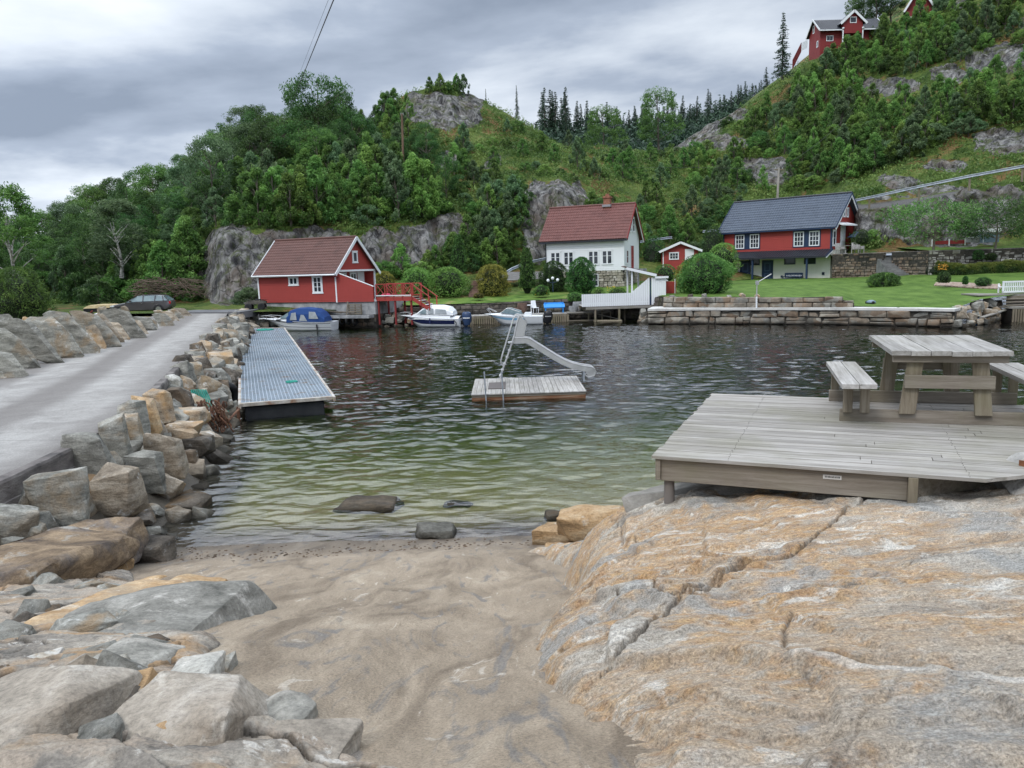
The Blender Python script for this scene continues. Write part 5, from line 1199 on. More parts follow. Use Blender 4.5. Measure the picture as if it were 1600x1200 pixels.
# ramp plank with a rusty steel edge at the right
rp = thing('gangway_plank', 'grey plank ramp with a rusty steel edge at the right side of the deck', 'ramp', (4.02, 5.93, ZD+.012), rad(42))
rects = [(0, 2.4, -.12*k-.115, -.12*k) for k in range(6)]; link('ramp_boards', boards_mesh(rects, 0, .03, 'X', rb), W_DECK, rp)
MB().box(-.012, -.002, -.72, .0, -.03, .034).build('steel_edge', pmat('rust', [(.10,.04,.02),(.22,.09,.04)], 6, rough=.9), rp)

# picnic table: frame measured from the deck
t0 = Vector((3.69, 7.44, 0)); tx = Vector((4.72-3.69, 7.20-7.44, 0)); tang = rad(-17.5); _q = Matrix.Rotation(tang, 3, 'Z')@Vector((.525, .77, 0))
pt = thing('picnic_table', 'heavy weathered picnic table with attached benches standing on the deck', 'picnic table', (4.48-_q.x, 8.07-_q.y, ZD), tang)
# local: x across (right), y away
rects = [(.175*k+.0, .175*k+.170, .0+rb.uniform(-.03,.02), 1.62+rb.uniform(-.02,.03)) for k in range(6)]
tp = link('tabletop', boards_mesh(rects, .705, .75, 'Y', rb, .003), W_DECKY, pt)
MB().box(.02, 1.03, .07, .115, .63, .704).build('cross_rail', W_BEAM, pt, bevel=.004); MB().box(.02, 1.03, 1.45, 1.495, .63, .704).build('cross_rail', W_BEAM, pt, bevel=.004)
for y_ in (.12, 1.39):
    for a, b_ in ((.18, .235), (.86, .805)):
        MB().prism([(a+.0-.075, y_, 0.10), (a+.075, y_, .10), (b_+.0725, y_, .63), (b_-.0725, y_, .63)], (0, .045, 0)).build('leg', W_POST, pt, bevel=.004)
MB().box(.14, .93, .075, .12, .37, .50).build('stretcher', W_BEAM, pt, bevel=.004)
MB().box(.14, .93, 1.436, 1.48, .37, .50).build('stretcher', W_BEAM, pt, bevel=.004)
for y_ in (.166, 1.345): MB().box(-.44, 1.49, y_, y_+.045, .0, .13).build('skid', W_BEAM, pt, bevel=.004)
MB().box(-.66, 1.72, .075, .12, 0, .0).v
for sx_, xa in ((0, -.47), (1, 1.20)):
    link('bench_seat', boards_mesh([(xa, xa+.155, -.24, 1.50), (xa+.162, xa+.317, -.23, 1.49)], .405, .45, 'Y', rb, .003), W_DECKY, pt)
    for y_ in (.12, 1.39):
        for q in (.055, .215): MB().box(xa+q, xa+q+.09, y_, y_+.045, .10, .404).build('bench_leg', W_POST, pt, bevel=.004)

# ================================================================== FLOAT WITH SLIDE
FLY = 25.4; FX0 = PZ(736, 617, .22).x
fl = thing('swimming_float', 'square wooden swimming raft floating in the middle of the bay', 'raft', (FX0, FLY, 0), rad(0.3))
Wf, Df = 3.87, 3.6
rects = [(.165*k+.004, .165*k+.159, .0, Df) for k in range(int(Wf/.165)+1)]; rects[-1] = (rects[-1][0], Wf, 0, Df)
link('deck_boards', boards_mesh(rects, .19, .222, 'Y', rb), W_DECKY, fl)
MB().box(.02, Wf-.02, .03, .10, .11, .188).build('front_board', W_BEAM, fl); MB().box(.02, Wf-.02, .04, .12, -.15, .10).build('lower_board', pmat('rusty_planks', [(.10,.04,.02),(.20,.095,.05),(.28,.20,.14)], 2, stretch=(.5,1,6)), fl)
MB().box(.02, .10, .13, Df-.1, -.15, .188).build('side_board', W_BEAM, fl); MB().box(Wf-.1, Wf-.02, .13, Df-.1, -.15, .188).build('side_board', W_BEAM, fl); MB().box(.1, Wf-.1, .2, Df-.05, -.3, .12).build('floats', pmat('black_plastic', [(.02,.02,.02)], bump=0), fl)
MB().box(.55, 1.15, 1.0, 2.4, .224, .25).build('rubber_mat', pmat('dark_mat', [(.12,.105,.10)], bump=.3), fl)
galv = pmat('galvanised', [(.30,.33,.37),(.45,.49,.54)], 3, rough=.45, metal=.6, bump=.1); steel = pmat('dull_steel', [(.42,.42,.42),(.55,.55,.55)], 2, rough=.5, metal=.75, bump=.08); STEEL = steel
ld = MB()
for x_ in (.49, 1.07): ld.tube([(x_, .55, .36), (x_, .5, 1.13), (x_-.0, -.06, 1.16-.02), (x_, -.06, -.6)] if False else [(x_-.02, -.06, 1.0), (x_, -.06, .3), (x_+.03, -.06, -.7)], .023, 8)
for z_ in (-.45, -.15): ld.tube([(.49, -.06, z_), (1.07, -.06, z_)], .02, 6)
ld.build('boarding_ladder', galv, fl, smooth=True)
# slide: all points from its side view, in the plane y = YS, the chute runs to the right
sl = thing('water_slide', 'steel water slide with a ladder standing on the swimming raft', 'slide', (FX0, FLY, .222), rad(0.3))
def sp_(zx, zy, dy=2.3):            # side view measured at the slide's own plane
    v = PD(720+zx*.1375, 480+zy*.1375, FLY+dy); return Vector((v.x-FX0, dy, v.z-.222))
wS = .46
chute = [(600,345),(680,342),(740,340),(790,352),(840,385),(960,460),(1080,535),(1180,590),(1280,630),(1380,655),(1480,668),(1515,690)]
cp = [sp_(a, b) for a, b in chute]
V = []; nc = len(cp)
for i, c_ in enumerate(cp):
    for yy, up in ((-wS/2-.012, .0), (-wS/2-.012, .20), (-wS/2, .20), (-wS/2, .02), (wS/2, .02), (wS/2, .20), (wS/2+.012, .20), (wS/2+.012, .0)):
        t_ = (cp[min(i+1, nc-1)]-cp[max(i-1, 0)]).normalized(); n_ = Vector((-t_.z, 0, t_.x)); V.append(c_+Vector((0, yy, 0))+n_*(up-.20))
F = [(i*8+k, i*8+(k+1) % 8, (i+1)*8+(k+1) % 8, (i+1)*8+k) for i in range(nc-1) for k in range(8)]+[tuple(range(8)), tuple((nc-1)*8+k for k in range(8))]
o = MB().add(V, F).build('chute', steel, sl, smooth=True)
for s_ in (-1, 1): MB().tube([c_+Vector((0, s_*(wS/2+.006), .0)) for c_ in cp], .022, 8).build('chute_rail', steel, o, smooth=True)
# curved lip at the chute's end
e0 = cp[-1]; MB().tube([e0+Vector((0, -wS/2, 0)), e0+Vector((.05, -wS/2, -.12)), e0+Vector((-.02, -wS/2, -.26)), e0+Vector((-.22, -wS/2, -.31)), cp[-3]+Vector((.06, -wS/2, -.32))], .02, 8).build('end_lip', steel, o, smooth=True)
MB().prism([tuple(e0+Vector((.0, -wS/2, -.02))), tuple(e0+Vector((.05, -wS/2, -.12))), tuple(e0+Vector((-.02, -wS/2, -.26))), tuple(e0+Vector((-.22, -wS/2, -.30))), tuple(cp[-3]+Vector((.1, -wS/2, -.2)))], (0, wS, 0)).build('end_box', steel, o)
lad = MB(); foot = sp_(448, 800); top = sp_(672, 95); P_ = [sp_(448,800), sp_(500,650), sp_(560,480), sp_(610,325), sp_(655,130), sp_(680,85), sp_(712,98), sp_(750,160), sp_(735,250), sp_(715,325)]
for s_ in (-1, 1): lad.tube([v+Vector((0, s_*.27, 0)) for v in P_], .022, 8)
H_ = [sp_(490,665), sp_(455,620), sp_(475,540), sp_(540,330), sp_(600,130), sp_(625,90), sp_(655,80), sp_(675,95)]
for s_ in (-1, 1): lad.tube([v+Vector((0, s_*.29, 0)) for v in H_], .020, 8)
lad.build('ladder_rails', steel, sl, smooth=True)
rg = MB()
for (a, b) in ((455,775),(478,710),(503,640),(530,565),(556,490),(580,415)): v = sp_(a, b); rg.box(v.x-.05, v.x+.05, v.y-.26, v.y+.26, v.z-.012, v.z+.012)
rg.build('ladder_rungs', steel, sl)
for s_ in (-1, 1): MB().prism([tuple(sp_(a, b)+Vector((0, s_*.27-.004, 0))) for a, b in ((672,105),(745,162),(708,325),(622,330))], (0, .008, 0)).build('side_panel', pmat('perforated_steel', [(.38,.38,.38),(.50,.50,.50)], 40, rough=.6, metal=.4), sl)
MB().box(sp_(1395,690).x-.03, sp_(1395,690).x+.03, 2.05, 2.11, 0, sp_(1395,690).z-.1).build('front_post', galv, sl); MB().box(sp_(1395,690).x-.03, sp_(1395,690).x+.03, 2.49, 2.55, 0, sp_(1395,690).z-.1).build('front_post', galv, sl)
MB().box(sp_(540,400).x, sp_(620,400).x, 2.05, 2.55, sp_(560,400).z-.02, sp_(560,400).z+.02).build('standing_step', steel, sl)

# ================================================================== PONTOON
a, b_, c_, d_ = [PZ(*q) for q in ((372,632,.52),(524,620,.52),(445,512,.52),(374,513,.52))]
pn = thing('floating_pontoon', 'long grey steel pontoon with a grating deck moored beside the quay', 'pontoon', tuple(Vector((a.x, a.y, 0))), 0)
def pb(u, v, z): q = (a*(1-u)+b_*u)*(1-v)+(d_*(1-u)+c_*u)*v; return Vector((q.x-a.x, q.y-a.y, z))
gm = MB()
for k in range(25): u = .035+.93*k/24; gm.bar(pb(u, .004, .505), pb(u, .996, .505), .022, .03)
for k in range(300): v = .004+.992*(k/299)**1.35; gm.bar(pb(.03, v, .507), pb(.97, v, .507), .02, .022)
m, t, p, out = newmat('grating_steel'); n_ = noisen(t, coord(t), .35, 6, .6); c = ramp(t, n_, [(.35, (.24,.29,.34)), (.6, (.36,.42,.48))]); r_ = ramp(t, noisen(t, coord(t), 1.7, 6, .7), [(.56, 0), (.66, .8)]); c = mixc(t, r_, c, (.26,.20,.15))
t.links.new(c, p.inputs['Base Color']); p.inputs['Metallic'].default_value = .35; p.inputs['Roughness'].default_value = .5; GRT = m
gm.build('grating', GRT, pn)
MB().add([pb(.02,.0,.44), pb(.98,.0,.44), pb(.98,1,.44), pb(.02,1,.44)], [(0,1,2,3)]).build('under_deck', pmat('deck_pan', [(.15,.17,.19),(.24,.26,.28)], 2, metal=.2, rough=.6), pn)
conc = pmat('pale_edge', [(.28,.25,.21),(.42,.39,.35),(.52,.50,.47)], 3, dirt=((.22,.10,.05), 2.2, .8), bump=.4)
for u0, u1 in ((0, .028), (.972, 1)):
    MB().add([pb(u0,-.002,.40), pb(u1,-.002,.40), pb(u1,1,.40), pb(u0,1,.40), pb(u0,-.002,.535), pb(u1,-.002,.535), pb(u1,1,.535), pb(u0,1,.535)], [(0,3,2,1),(4,5,6,7),(0,1,5,4),(1,2,6,5),(2,3,7,6),(3,0,4,7)]).build('edge_beam', conc, pn)
for v in (0, .33, .66, 1): MB().bar(pb(.028, v+(.002 if v < 1 else -.002), .49), pb(.972, v+(.002 if v < 1 else -.002), .49), .16 if v in (0, 1) else .12, .10).build('cross_beam', conc if v in (0, 1) else GRT, pn)
dark = pmat('black_hull', [(.012,.013,.016),(.03,.032,.036)], 1.5, rough=.6)
for v in (0.003, .30, .62, .9):
    P_ = [pb(.06, v, -.35), pb(.88, v, -.35), pb(.88, v+.09, -.35), pb(.06, v+.09, -.35)]; MB().prism([tuple(q) for q in P_], (0, 0, .76)).build('float_tank', dark, pn, bevel=.03)
rope = pmat('green_rope', [(.03,.22,.17),(.05,.34,.27)], 8, bump=.4); rustm = pmat('rusty_iron', [(.05,.025,.018),(.14,.065,.04),(.20,.11,.07)], 7, rough=.9, bump=.5, bscale=30)
def coil(center, r, n=4, seed=1, name='rope_coil', label='green rope coil', m=None, th=.02, par=None, flat=.04):
    rng = random.Random(seed); pts = []
    for k in range(n*14): t_ = k/14*2*math.pi; q = r*(1-.12*rng.random()-.1*k/(n*14)); pts.append((math.cos(t_)*q, math.sin(t_)*q*.8, flat*k/(n*14)+.02*rng.random()))
    o = MB().tube(pts, th, 6).build(name, m or rope, par, smooth=True); o.location = center
    if not par: tag(o, label, 'rope')
    return o
v = pb(.62, .12, .53)+Vector((a.x, a.y, 0)); coil(tuple(v), .22, 3, 2, 'rope_coil', 'small green rope tangle lying on the pontoon grating', th=.022)
v = pb(.55, .93, .53)+Vector((a.x, a.y, 0)); coil(tuple(v), .6, 4, 3, 'rope_coil', 'green rope coil at the far end of the pontoon', th=.04)
# iron mooring bar with ring, chain heap, ropes, tyre fenders
mr = thing('mooring_iron', 'rusty mooring bar and ring fixed to the quay blocks', 'mooring', tuple(hit(312, 636)+Vector((0,.1,.25))), 0)
MB().tube([(-1.1, .2, .35), (-.4, .1, .2), (.15, 0, .12)], [.10, .10, .11], 9).build('bar', rustm, mr, smooth=True)
MB().tube([(math.cos(i/14*6.283)*.20-.15, -.12, math.sin(i/14*6.283)*.26+.02) for i in range(14)], .045, 8, closed=True).build('ring', rustm, mr, smooth=True)
ch = MB(); rc_ = random.Random(4); base = hit(325, 668)
for s_ in range(15):
    x_, y_, z_ = base.x+rc_.uniform(-.25, .45), base.y+rc_.uniform(-.3, .35), base.z+.75
    pts = []
    for q in range(9): pts.append((x_, y_, z_)); x_ += rc_.uniform(-.05, .11); y_ += rc_.uniform(-.08, .08); z_ -= rc_.uniform(.05, .15)
    ch.tube(pts, .022, 5, cap=False)
for s_ in range(30):
    c0 = Vector((base.x+rc_.uniform(-.2, .5), base.y+rc_.uniform(-.3, .3), base.z+rc_.uniform(-.1, .7))); ax = rc_.uniform(0, 3.1)
    ch.tube([c0+Vector((math.cos(i/8*6.283)*.05*math.cos(ax), math.cos(i/8*6.283)*.05*math.sin(ax), math.sin(i/8*6.283)*.085)) for i in range(8)], .016, 5, closed=True)
o = ch.build('rusty_chain', rustm, smooth=True); tag(o, 'tangled heap of rusty chain hanging from the mooring bar', 'chain')
net = MB()
for s_ in range(9):
    q = hit(309+s_*1.2, 640); net.tube([(q.x-.1+s_*.03, q.y-.1, q.z+.62), (q.x+s_*.035, q.y-.18, q.z+.35), (q.x+.1+s_*.03, q.y-.26, q.z+.05), (q.x+.15, q.y-.25, q.z-.15)], .02, 5)
tag(net.build('green_net', rope, smooth=True), 'green rope hanging over the tan block under the mooring ring', 'rope')
g0 = Vector((a.x, a.y, .45)); rp_ = MB().tube([Vector((base.x+.3, base.y, base.z+.35)), Vector(((base.x+g0.x)/2, (base.y+g0.y)/2, .12)), g0+Vector((.05, -.02, -.05))], .035, 6); tag(rp_.build('mooring_chain', rustm, smooth=True), 'rusty chain running low from the riprap to the pontoon corner', 'chain')
rp_ = MB().tube([g0+Vector((-.3, -.05, -.1)), g0+Vector((-.35, -.12, -.4)), g0+Vector((-.22, -.1, -.75)), g0+Vector((.02, -.05, -.9))], .025, 6); tag(rp_.build('mooring_rope', rope, smooth=True), 'thin green rope looping into the water at the pontoon corner', 'rope')
rp_ = MB().tube([g0+Vector((0, -.02, 0)), g0+Vector((.0, -.06, -.5)), g0+Vector((.0, -.06, -1.2))], .05, 6); tag(rp_.build('anchor_chain', rustm, smooth=True), 'rusty chain hanging straight down from the near pontoon corner', 'chain')
rub = pmat('rubber', [(.010,.010,.011),(.028,.028,.03)], 4, rough=.75)
def tyre(loc, r=.34, rot=(0,0,0), label='', group=None):
    o = MB().tube([(math.cos(i/20*6.283)*r, 0, math.sin(i/20*6.283)*r) for i in range(20)], r*.36, 10, closed=True).build('tyre', rub, smooth=True); o.location = loc; o.rotation_euler = rot; return tag(o, label, 'tyre', group)
q = pb(-.08, .12, .1)+Vector((a.x, a.y, 0)); tyre(q+Vector((-.1, -.3, .05)), .42, (0, 0, rad(60)), 'large black tyre fender floating between riprap and pontoon, nearest')
q = pb(-.08, .30, .1)+Vector((a.x, a.y, 0)); tyre(q, .42, (0, 0, rad(80)), 'black tyre fender between riprap and pontoon, further along')
# ================================================================== BUILDINGS
def paint(name, col, rough=.6, var=.12, grime=.25):
    m, t, p, out = newmat(name); pos = coord(t)
    c = mixc(t, noisen(t, pos, .8, 6, .6), tuple(q*(1-var) for q in col), tuple(min(1, q*(1+var)) for q in col))
    g = ramp(t, noisen(t, mapn(t, pos, (2.5,2.5,.5)), 1.5, 7, .7), [(.52, 0), (.72, grime)]); c = mixc(t, g, c, tuple(q*.55 for q in col))
    t.links.new(c, p.inputs['Base Color']); p.inputs['Roughness'].default_value = rough; p.inputs['Specular IOR Level'].default_value = .3
    bumpn(t, p, noisen(t, mapn(t, pos, (1,1,6)), 12, 5, .6), .25, .004); return m
RED = paint('falu_red', (.31,.045,.037)); RED2 = paint('brick_red_paint', (.33,.050,.042)); REDD = paint('dark_red_paint', (.22,.03,.03)); WHITE = paint('white_paint', (.74,.76,.78), .5, .05, .12); CREAM = paint('cream_plaster', (.68,.68,.60), .8, .06, .15)
NAVY = paint('navy_paint', (.022,.040,.085), .45); GLASS = gmat('window_glass', (.03,.035,.045), .05, .8)
def tilemat(name, a, b_, rough=.6):
    m, t, p, out = newmat(name); pos = coord(t)
    c = mixc(t, noisen(t, pos, 3.2, 3, .6), a, b_); d = ramp(t, noisen(t, pos, .7, 7, .7), [(.5, 0), (.7, .5)]); c = mixc(t, d, c, tuple(q*.55 for q in a))
    t.links.new(c, p.inputs['Base Color']); p.inputs['Roughness'].default_value = rough; p.inputs['Specular IOR Level'].default_value = .3; return m
T_BRN = tilemat('brown_tiles', (.085,.040,.032), (.15,.072,.058)); T_RED = tilemat('red_brown_tiles', (.11,.044,.038), (.19,.078,.066)); T_BLU = tilemat('blue_black_tiles', (.045,.060,.085), (.085,.105,.14), .42); T_BLK = tilemat('black_tiles', (.018,.020,.026), (.04,.043,.055), .4)
STONEW = rockmat('wall_stone', [(.12,.10,.08),(.25,.215,.175),(.40,.36,.31)], (.30,.20,.12)); MORT = pmat('mortar', [(.03,.027,.023),(.07,.062,.052)], 5, kind='World', bump=.5)
GBLOCK = pmat('grey_blockwork', [(.17,.175,.18),(.28,.285,.29),(.38,.385,.385)], 1.4, bump=.4, bscale=20)

def siding(P, Q, z0, ztop, name, m, parent, step=.15, proud=.022, vertical=False, out=None):
    """boarded wall from P to Q (2D), from z0 up to ztop(f) with f in 0..1"""
    P = Vector((P[0], P[1], 0)); Q = Vector((Q[0], Q[1], 0)); L = (Q-P).length; d = (Q-P)/L; n = Vector((d.y, -d.x, 0)); mb = MB()
    if vertical:
        k = max(1, int(L/step)); 
        for i in range(k):
            a = P+d*(L*i/k+.004); b_ = P+d*(L*(i+1)/k-.004); za = ztop(i/k); zb = ztop((i+1)/k); o_ = n*proud
            mb.prism([a+Vector((0,0,z0)), b_+Vector((0,0,z0)), b_+Vector((0,0,zb)), a+Vector((0,0,za))], tuple(o_))
        zm = lambda f: ztop(f); mb.prism([P+Vector((0,0,z0)), Q+Vector((0,0,z0)), Q+Vector((0,0,zm(1))), P.lerp(Q,.5)+Vector((0,0,zm(.5))), P+Vector((0,0,zm(0)))], tuple(n*.004))
        return mb.build(name, m, parent)
    fs = np.linspace(0, 1, 201); zt = np.array([ztop(f) for f in fs]); z = z0
    while z < zt.max()-.01:
        z1 = min(z+step, zt.max()); ok = fs[zt >= min(z1, zt.max()-1e-4)-1e-6]
        okb = fs[zt >= z+.005]
        if len(okb) == 0: break
        f0, f1 = okb[0], okb[-1]; g0, g1 = (ok[0], ok[-1]) if len(ok) else ((f0+f1)/2, (f0+f1)/2)
        a0 = P+d*L*f0; a1 = P+d*L*f1; b0 = P+d*L*g0; b1 = P+d*L*g1
        V = [a0+n*proud+Vector((0,0,z)), a1+n*proud+Vector((0,0,z)), b1+n*.004+Vector((0,0,z1)), b0+n*.004+Vector((0,0,z1)), a0+Vector((0,0,z)), a1+Vector((0,0,z))]
        mb.add(V, [(0,1,2,3), (4,5,1,0)]); z = z1
    mb.add([P+Vector((0,0,z0)), Q+Vector((0,0,z0)), Q+Vector((0,0,zt[-1])), P.lerp(Q, .5)+Vector((0,0,ztop(.5))), P+Vector((0,0,zt[0]))], [(0,1,2,3,4)])
    return mb.build(name, m, parent, fix=False)
def tiledroof(A, B, C, D_, name, m, parent, course=.34, col=.24, amp=.035, th=.05):
    """A->B eave (left to right), D->C ridge; tiled plane with a thickness"""
    A, B, C, D_ = map(Vector, (A, B, C, D_)); n = (B-A).cross(D_-A).normalized()
    if n.z < 0: n = -n
    Ls = ((D_-A).length+(C-B).length)/2; Lw = (B-A).length; nr = max(2, round(Ls/course)); ncn = max(4, round(Lw/col))*4
    us = np.linspace(0, 1, ncn+1); V = []; 
    rows = []
    for r in range(nr):
        rows += [(r/nr, .028), ((r+1)/nr-.0005, 0)]
    for v, lift in rows:
        for u in us:
            q = (A.lerp(B, float(u))).lerp(D_.lerp(C, float(u)), v); w = abs(math.sin(u*Lw/col*math.pi)); V.append(q+n*(lift+amp*w))
    nu = len(us); F = [(i*nu+j, i*nu+j+1, (i+1)*nu+j+1, (i+1)*nu+j) for i in range(len(rows)-1) for j in range(nu-1)]
    mb = MB().add(V, F); mb.prism([A-n*th, B-n*th, C-n*th, D_-n*th], tuple(n*(th-.005)))
    return mb.build(name, m, parent, smooth=False, fix=False)
def window(parent, P, d, n, w, h, panes=(2, 2), frame=.07, cas=0, mframe=None, mcas=None, mull=.035, name='window', sill=False, depth=.05, wide=None):
    """P: centre of the bottom edge on the wall; d along the wall, n outwards"""
    mframe = mframe or WHITE; P, d, n = Vector(P), Vector(d).normalized(), Vector(n).normalized(); up = Vector((0,0,1)); n = n*1.0
    def rect(mb, a, b_, z0, z1, o0, o1):
        mb.prism([P+d*a+up*z0+n*o0, P+d*b_+up*z0+n*o0, P+d*b_+up*z1+n*o0, P+d*a+up*z1+n*o0], tuple(n*(o1-o0)))
    f = MB(); rect(f, -w/2, -w/2+frame, 0, h, .024, depth+.024); rect(f, w/2-frame, w/2, 0, h, .024, depth+.024); rect(f, -w/2+frame, w/2-frame, 0, frame, .024, depth+.024); rect(f, -w/2+frame, w/2-frame, h-frame, h, .024, depth+.024)
    fo = f.build(name, mframe, parent)
    g = MB(); rect(g, -w/2+frame, w/2-frame, frame, h-frame, .0245, .034); g.build('pane', GLASS, fo)
    mu = MB(); iw, ih = w-2*frame, h-2*frame
    for i in range(1, panes[0]):
        x_ = -iw/2+iw*i/panes[0]; tk = wide if wide and panes[0] % 2 == 0 and i == panes[0]//2 else mull; rect(mu, x_-tk/2, x_+tk/2, frame, h-frame, .034, depth+.016)
    for j in range(1, panes[1]):
        z_ = frame+ih*j/panes[1] if panes[1] != 2 or not wide else frame+ih*.62; rect(mu, -w/2+frame, w/2-frame, z_-mull/2, z_+mull/2, .034, depth+.012)
    if panes != (1, 1): mu.build('muntins', mframe, fo)
    if cas:
        c = MB(); rect(c, -w/2-cas, -w/2-.002, -.0, h, .024, .060); rect(c, w/2+.002, w/2+cas, 0, h, .024, .060); rect(c, -w/2-cas-.04, w/2+cas+.04, h+.002, h+cas+.01, .024, .072); rect(c, -w/2-cas-.04, w/2+cas+.04, -cas, -.002, .024, .072)
        c.build('casing', mcas or mframe, fo)
    return fo
def door(parent, P, d, n, w, h, m, mp=None, panels=0, name='door', handle=True, cas=.08, mcas=None):
    P, d, n = Vector(P), Vector(d).normalized(), Vector(n).normalized(); up = Vector((0,0,1))
    def rect(mb, a, b_, z0, z1, o0, o1): mb.prism([P+d*a+up*z0+n*o0, P+d*b_+up*z0+n*o0, P+d*b_+up*z1+n*o0, P+d*a+up*z1+n*o0], tuple(n*(o1-o0)))
    f = MB(); rect(f, -w/2, w/2, 0, h, .024, .055); fo = f.build(name, m, parent)
    if panels:
        q = MB()
        for k in range(panels):
            z0 = .12+k*(h-.12)/panels; z1 = z0+(h-.12)/panels-.14; rect(q, -w*.32, w*.32, z0, z1, .055, .07); 
        q.build('panel', mp or m, fo)
        q = MB()
        for k in range(panels):
            z0 = .12+k*(h-.12)/panels; z1 = z0+(h-.12)/panels-.14; rect(q, -w*.2, w*.2, z0+.13, z1-.13, .07, .082)
        q.build('panel', m, fo)
    if handle: q = MB(); q.tube([P+d*w*.38+up*1.0+n*.056, P+d*w*.38+up*1.0+n*.11, P+d*w*.26+up*1.0+n*.11], .014, 6); q.build('handle', STEEL, fo)
    if cas:
        c = MB(); rect(c, -w/2-cas, -w/2-.002, 0, h, .024, .062); rect(c, w/2+.002, w/2+cas, 0, h, .024, .062); rect(c, -w/2-cas, w/2+cas, h+.002, h+cas, .024, .064); c.build('door_frame', mcas or WHITE, fo)
    return fo

# ---------------- red boathouse
bx, by = PD(527,470,60.5).x, 60.5; ph = rad(-23)
BH = thing('red_boathouse', 'red boarded boathouse with white trim and brown tiled roof by the moored boats', 'boathouse', (bx, by, 0), ph)
L, Wd, zb, ze, zr = 7.6, 5.5, 2.02, 4.50, 6.95                # local: x from -L..0 along front, y 0..Wd, gable at x=0
siding((-L, 0), (0, 0), zb, lambda f: ze, 'front_wall', RED, BH, .14)
gt = lambda f: ze+(zr-ze)*(1-abs(2*f-1))
siding((-.9, 0), (-.9, Wd), zb, lambda f: min(gt(f), 4.45), 'recessed_gable_wall', RED, BH, .14)
siding((0, 0), (0, Wd), 4.48, gt, 'upper_gable_wall', RED2, BH, .13)
siding((-L, Wd), (-L, 0), zb, gt, 'rear_gable_wall', RED, BH, .2); siding((0, Wd), (-L, Wd), zb, lambda f: ze, 'back_wall', RED, BH, .3)
MB().box(-.95, -.0, 0.05, Wd-.05, 4.40, 4.47).build('porch_ceiling', WHITE, BH); MB().box(.0, .10, -.02, Wd+.02, 4.33, 4.475).build('gable_band', WHITE, BH)
ov = .42; e0 = ze-ov*(zr-ze)/(Wd/2)
tiledroof((-L-.25, -ov, e0+.08), (.30, -ov, e0+.08), (.30, Wd/2, zr+.10), (-L-.25, Wd/2, zr+.10), 'roof', T_BRN, BH)
tiledroof((.30, Wd+ov, e0+.08), (-L-.25, Wd+ov, e0+.08), (-L-.25, Wd/2, zr+.10), (.30, Wd/2, zr+.10), 'roof', T_BRN, BH)
MB().tube([(-L-.25, Wd/2, zr+.15), (.3, Wd/2, zr+.15)], .09, 8).build('ridge_tiles', T_BRN, BH)
for x_ in (.30, -L-.27):
    for s_ in (-1, 1): MB().bar((x_+.02, Wd/2+s_*(Wd/2+ov+.03), e0-.02), (x_+.02, Wd/2, zr+.06), .05, .24, up=(1,0,0) if 0 else (0,0,1)).build('bargeboard', WHITE, BH)
MB().box(-L-.25, .28, -ov-.05, -ov, e0-.06, e0+.07).build('fascia', WHITE, BH)
gt_ = MB().tube([(-L-.25, -ov-.1, e0+.04), (.28, -ov-.1, e0)], .055, 8); gt_.build('gutter', WHITE, BH, smooth=True)
for x_, y_ in ((-L, -.02), (-.0, -.02), (-.0, Wd+.0)): MB().box(x_-.06, x_+.06, y_-.05, y_+.06, zb-.05, 4.4).build('corner_board', WHITE, BH)
fd, fn = (1,0,0), (0,-1,0)
window(BH, (-4.05, 0, 3.42), fd, fn, .80, .58, (2, 1), .075, .09, wide=.10); window(BH, (-1.75, 0, 2.78), fd, fn, .78, 1.22, (2, 3), .075, .10, wide=.08)
gd, gn = (0,1,0), (1,0,0)
window(BH, (0.0, Wd/2-.02, 5.05), gd, gn, .62, .85, (1, 1), .09, .07); window(BH, (-.9, 3.65, 2.9), gd, gn, .85, 1.3, (2, 2), .1, .05, wide=.10); window(BH, (-.9, 2.2, 2.9), gd, gn, .85, 1.3, (2, 2), .1, .05, wide=.1)
door(BH, (-.9, 4.75, 2.25), gd, gn, .8, 1.95, WHITE, WHITE, 2)
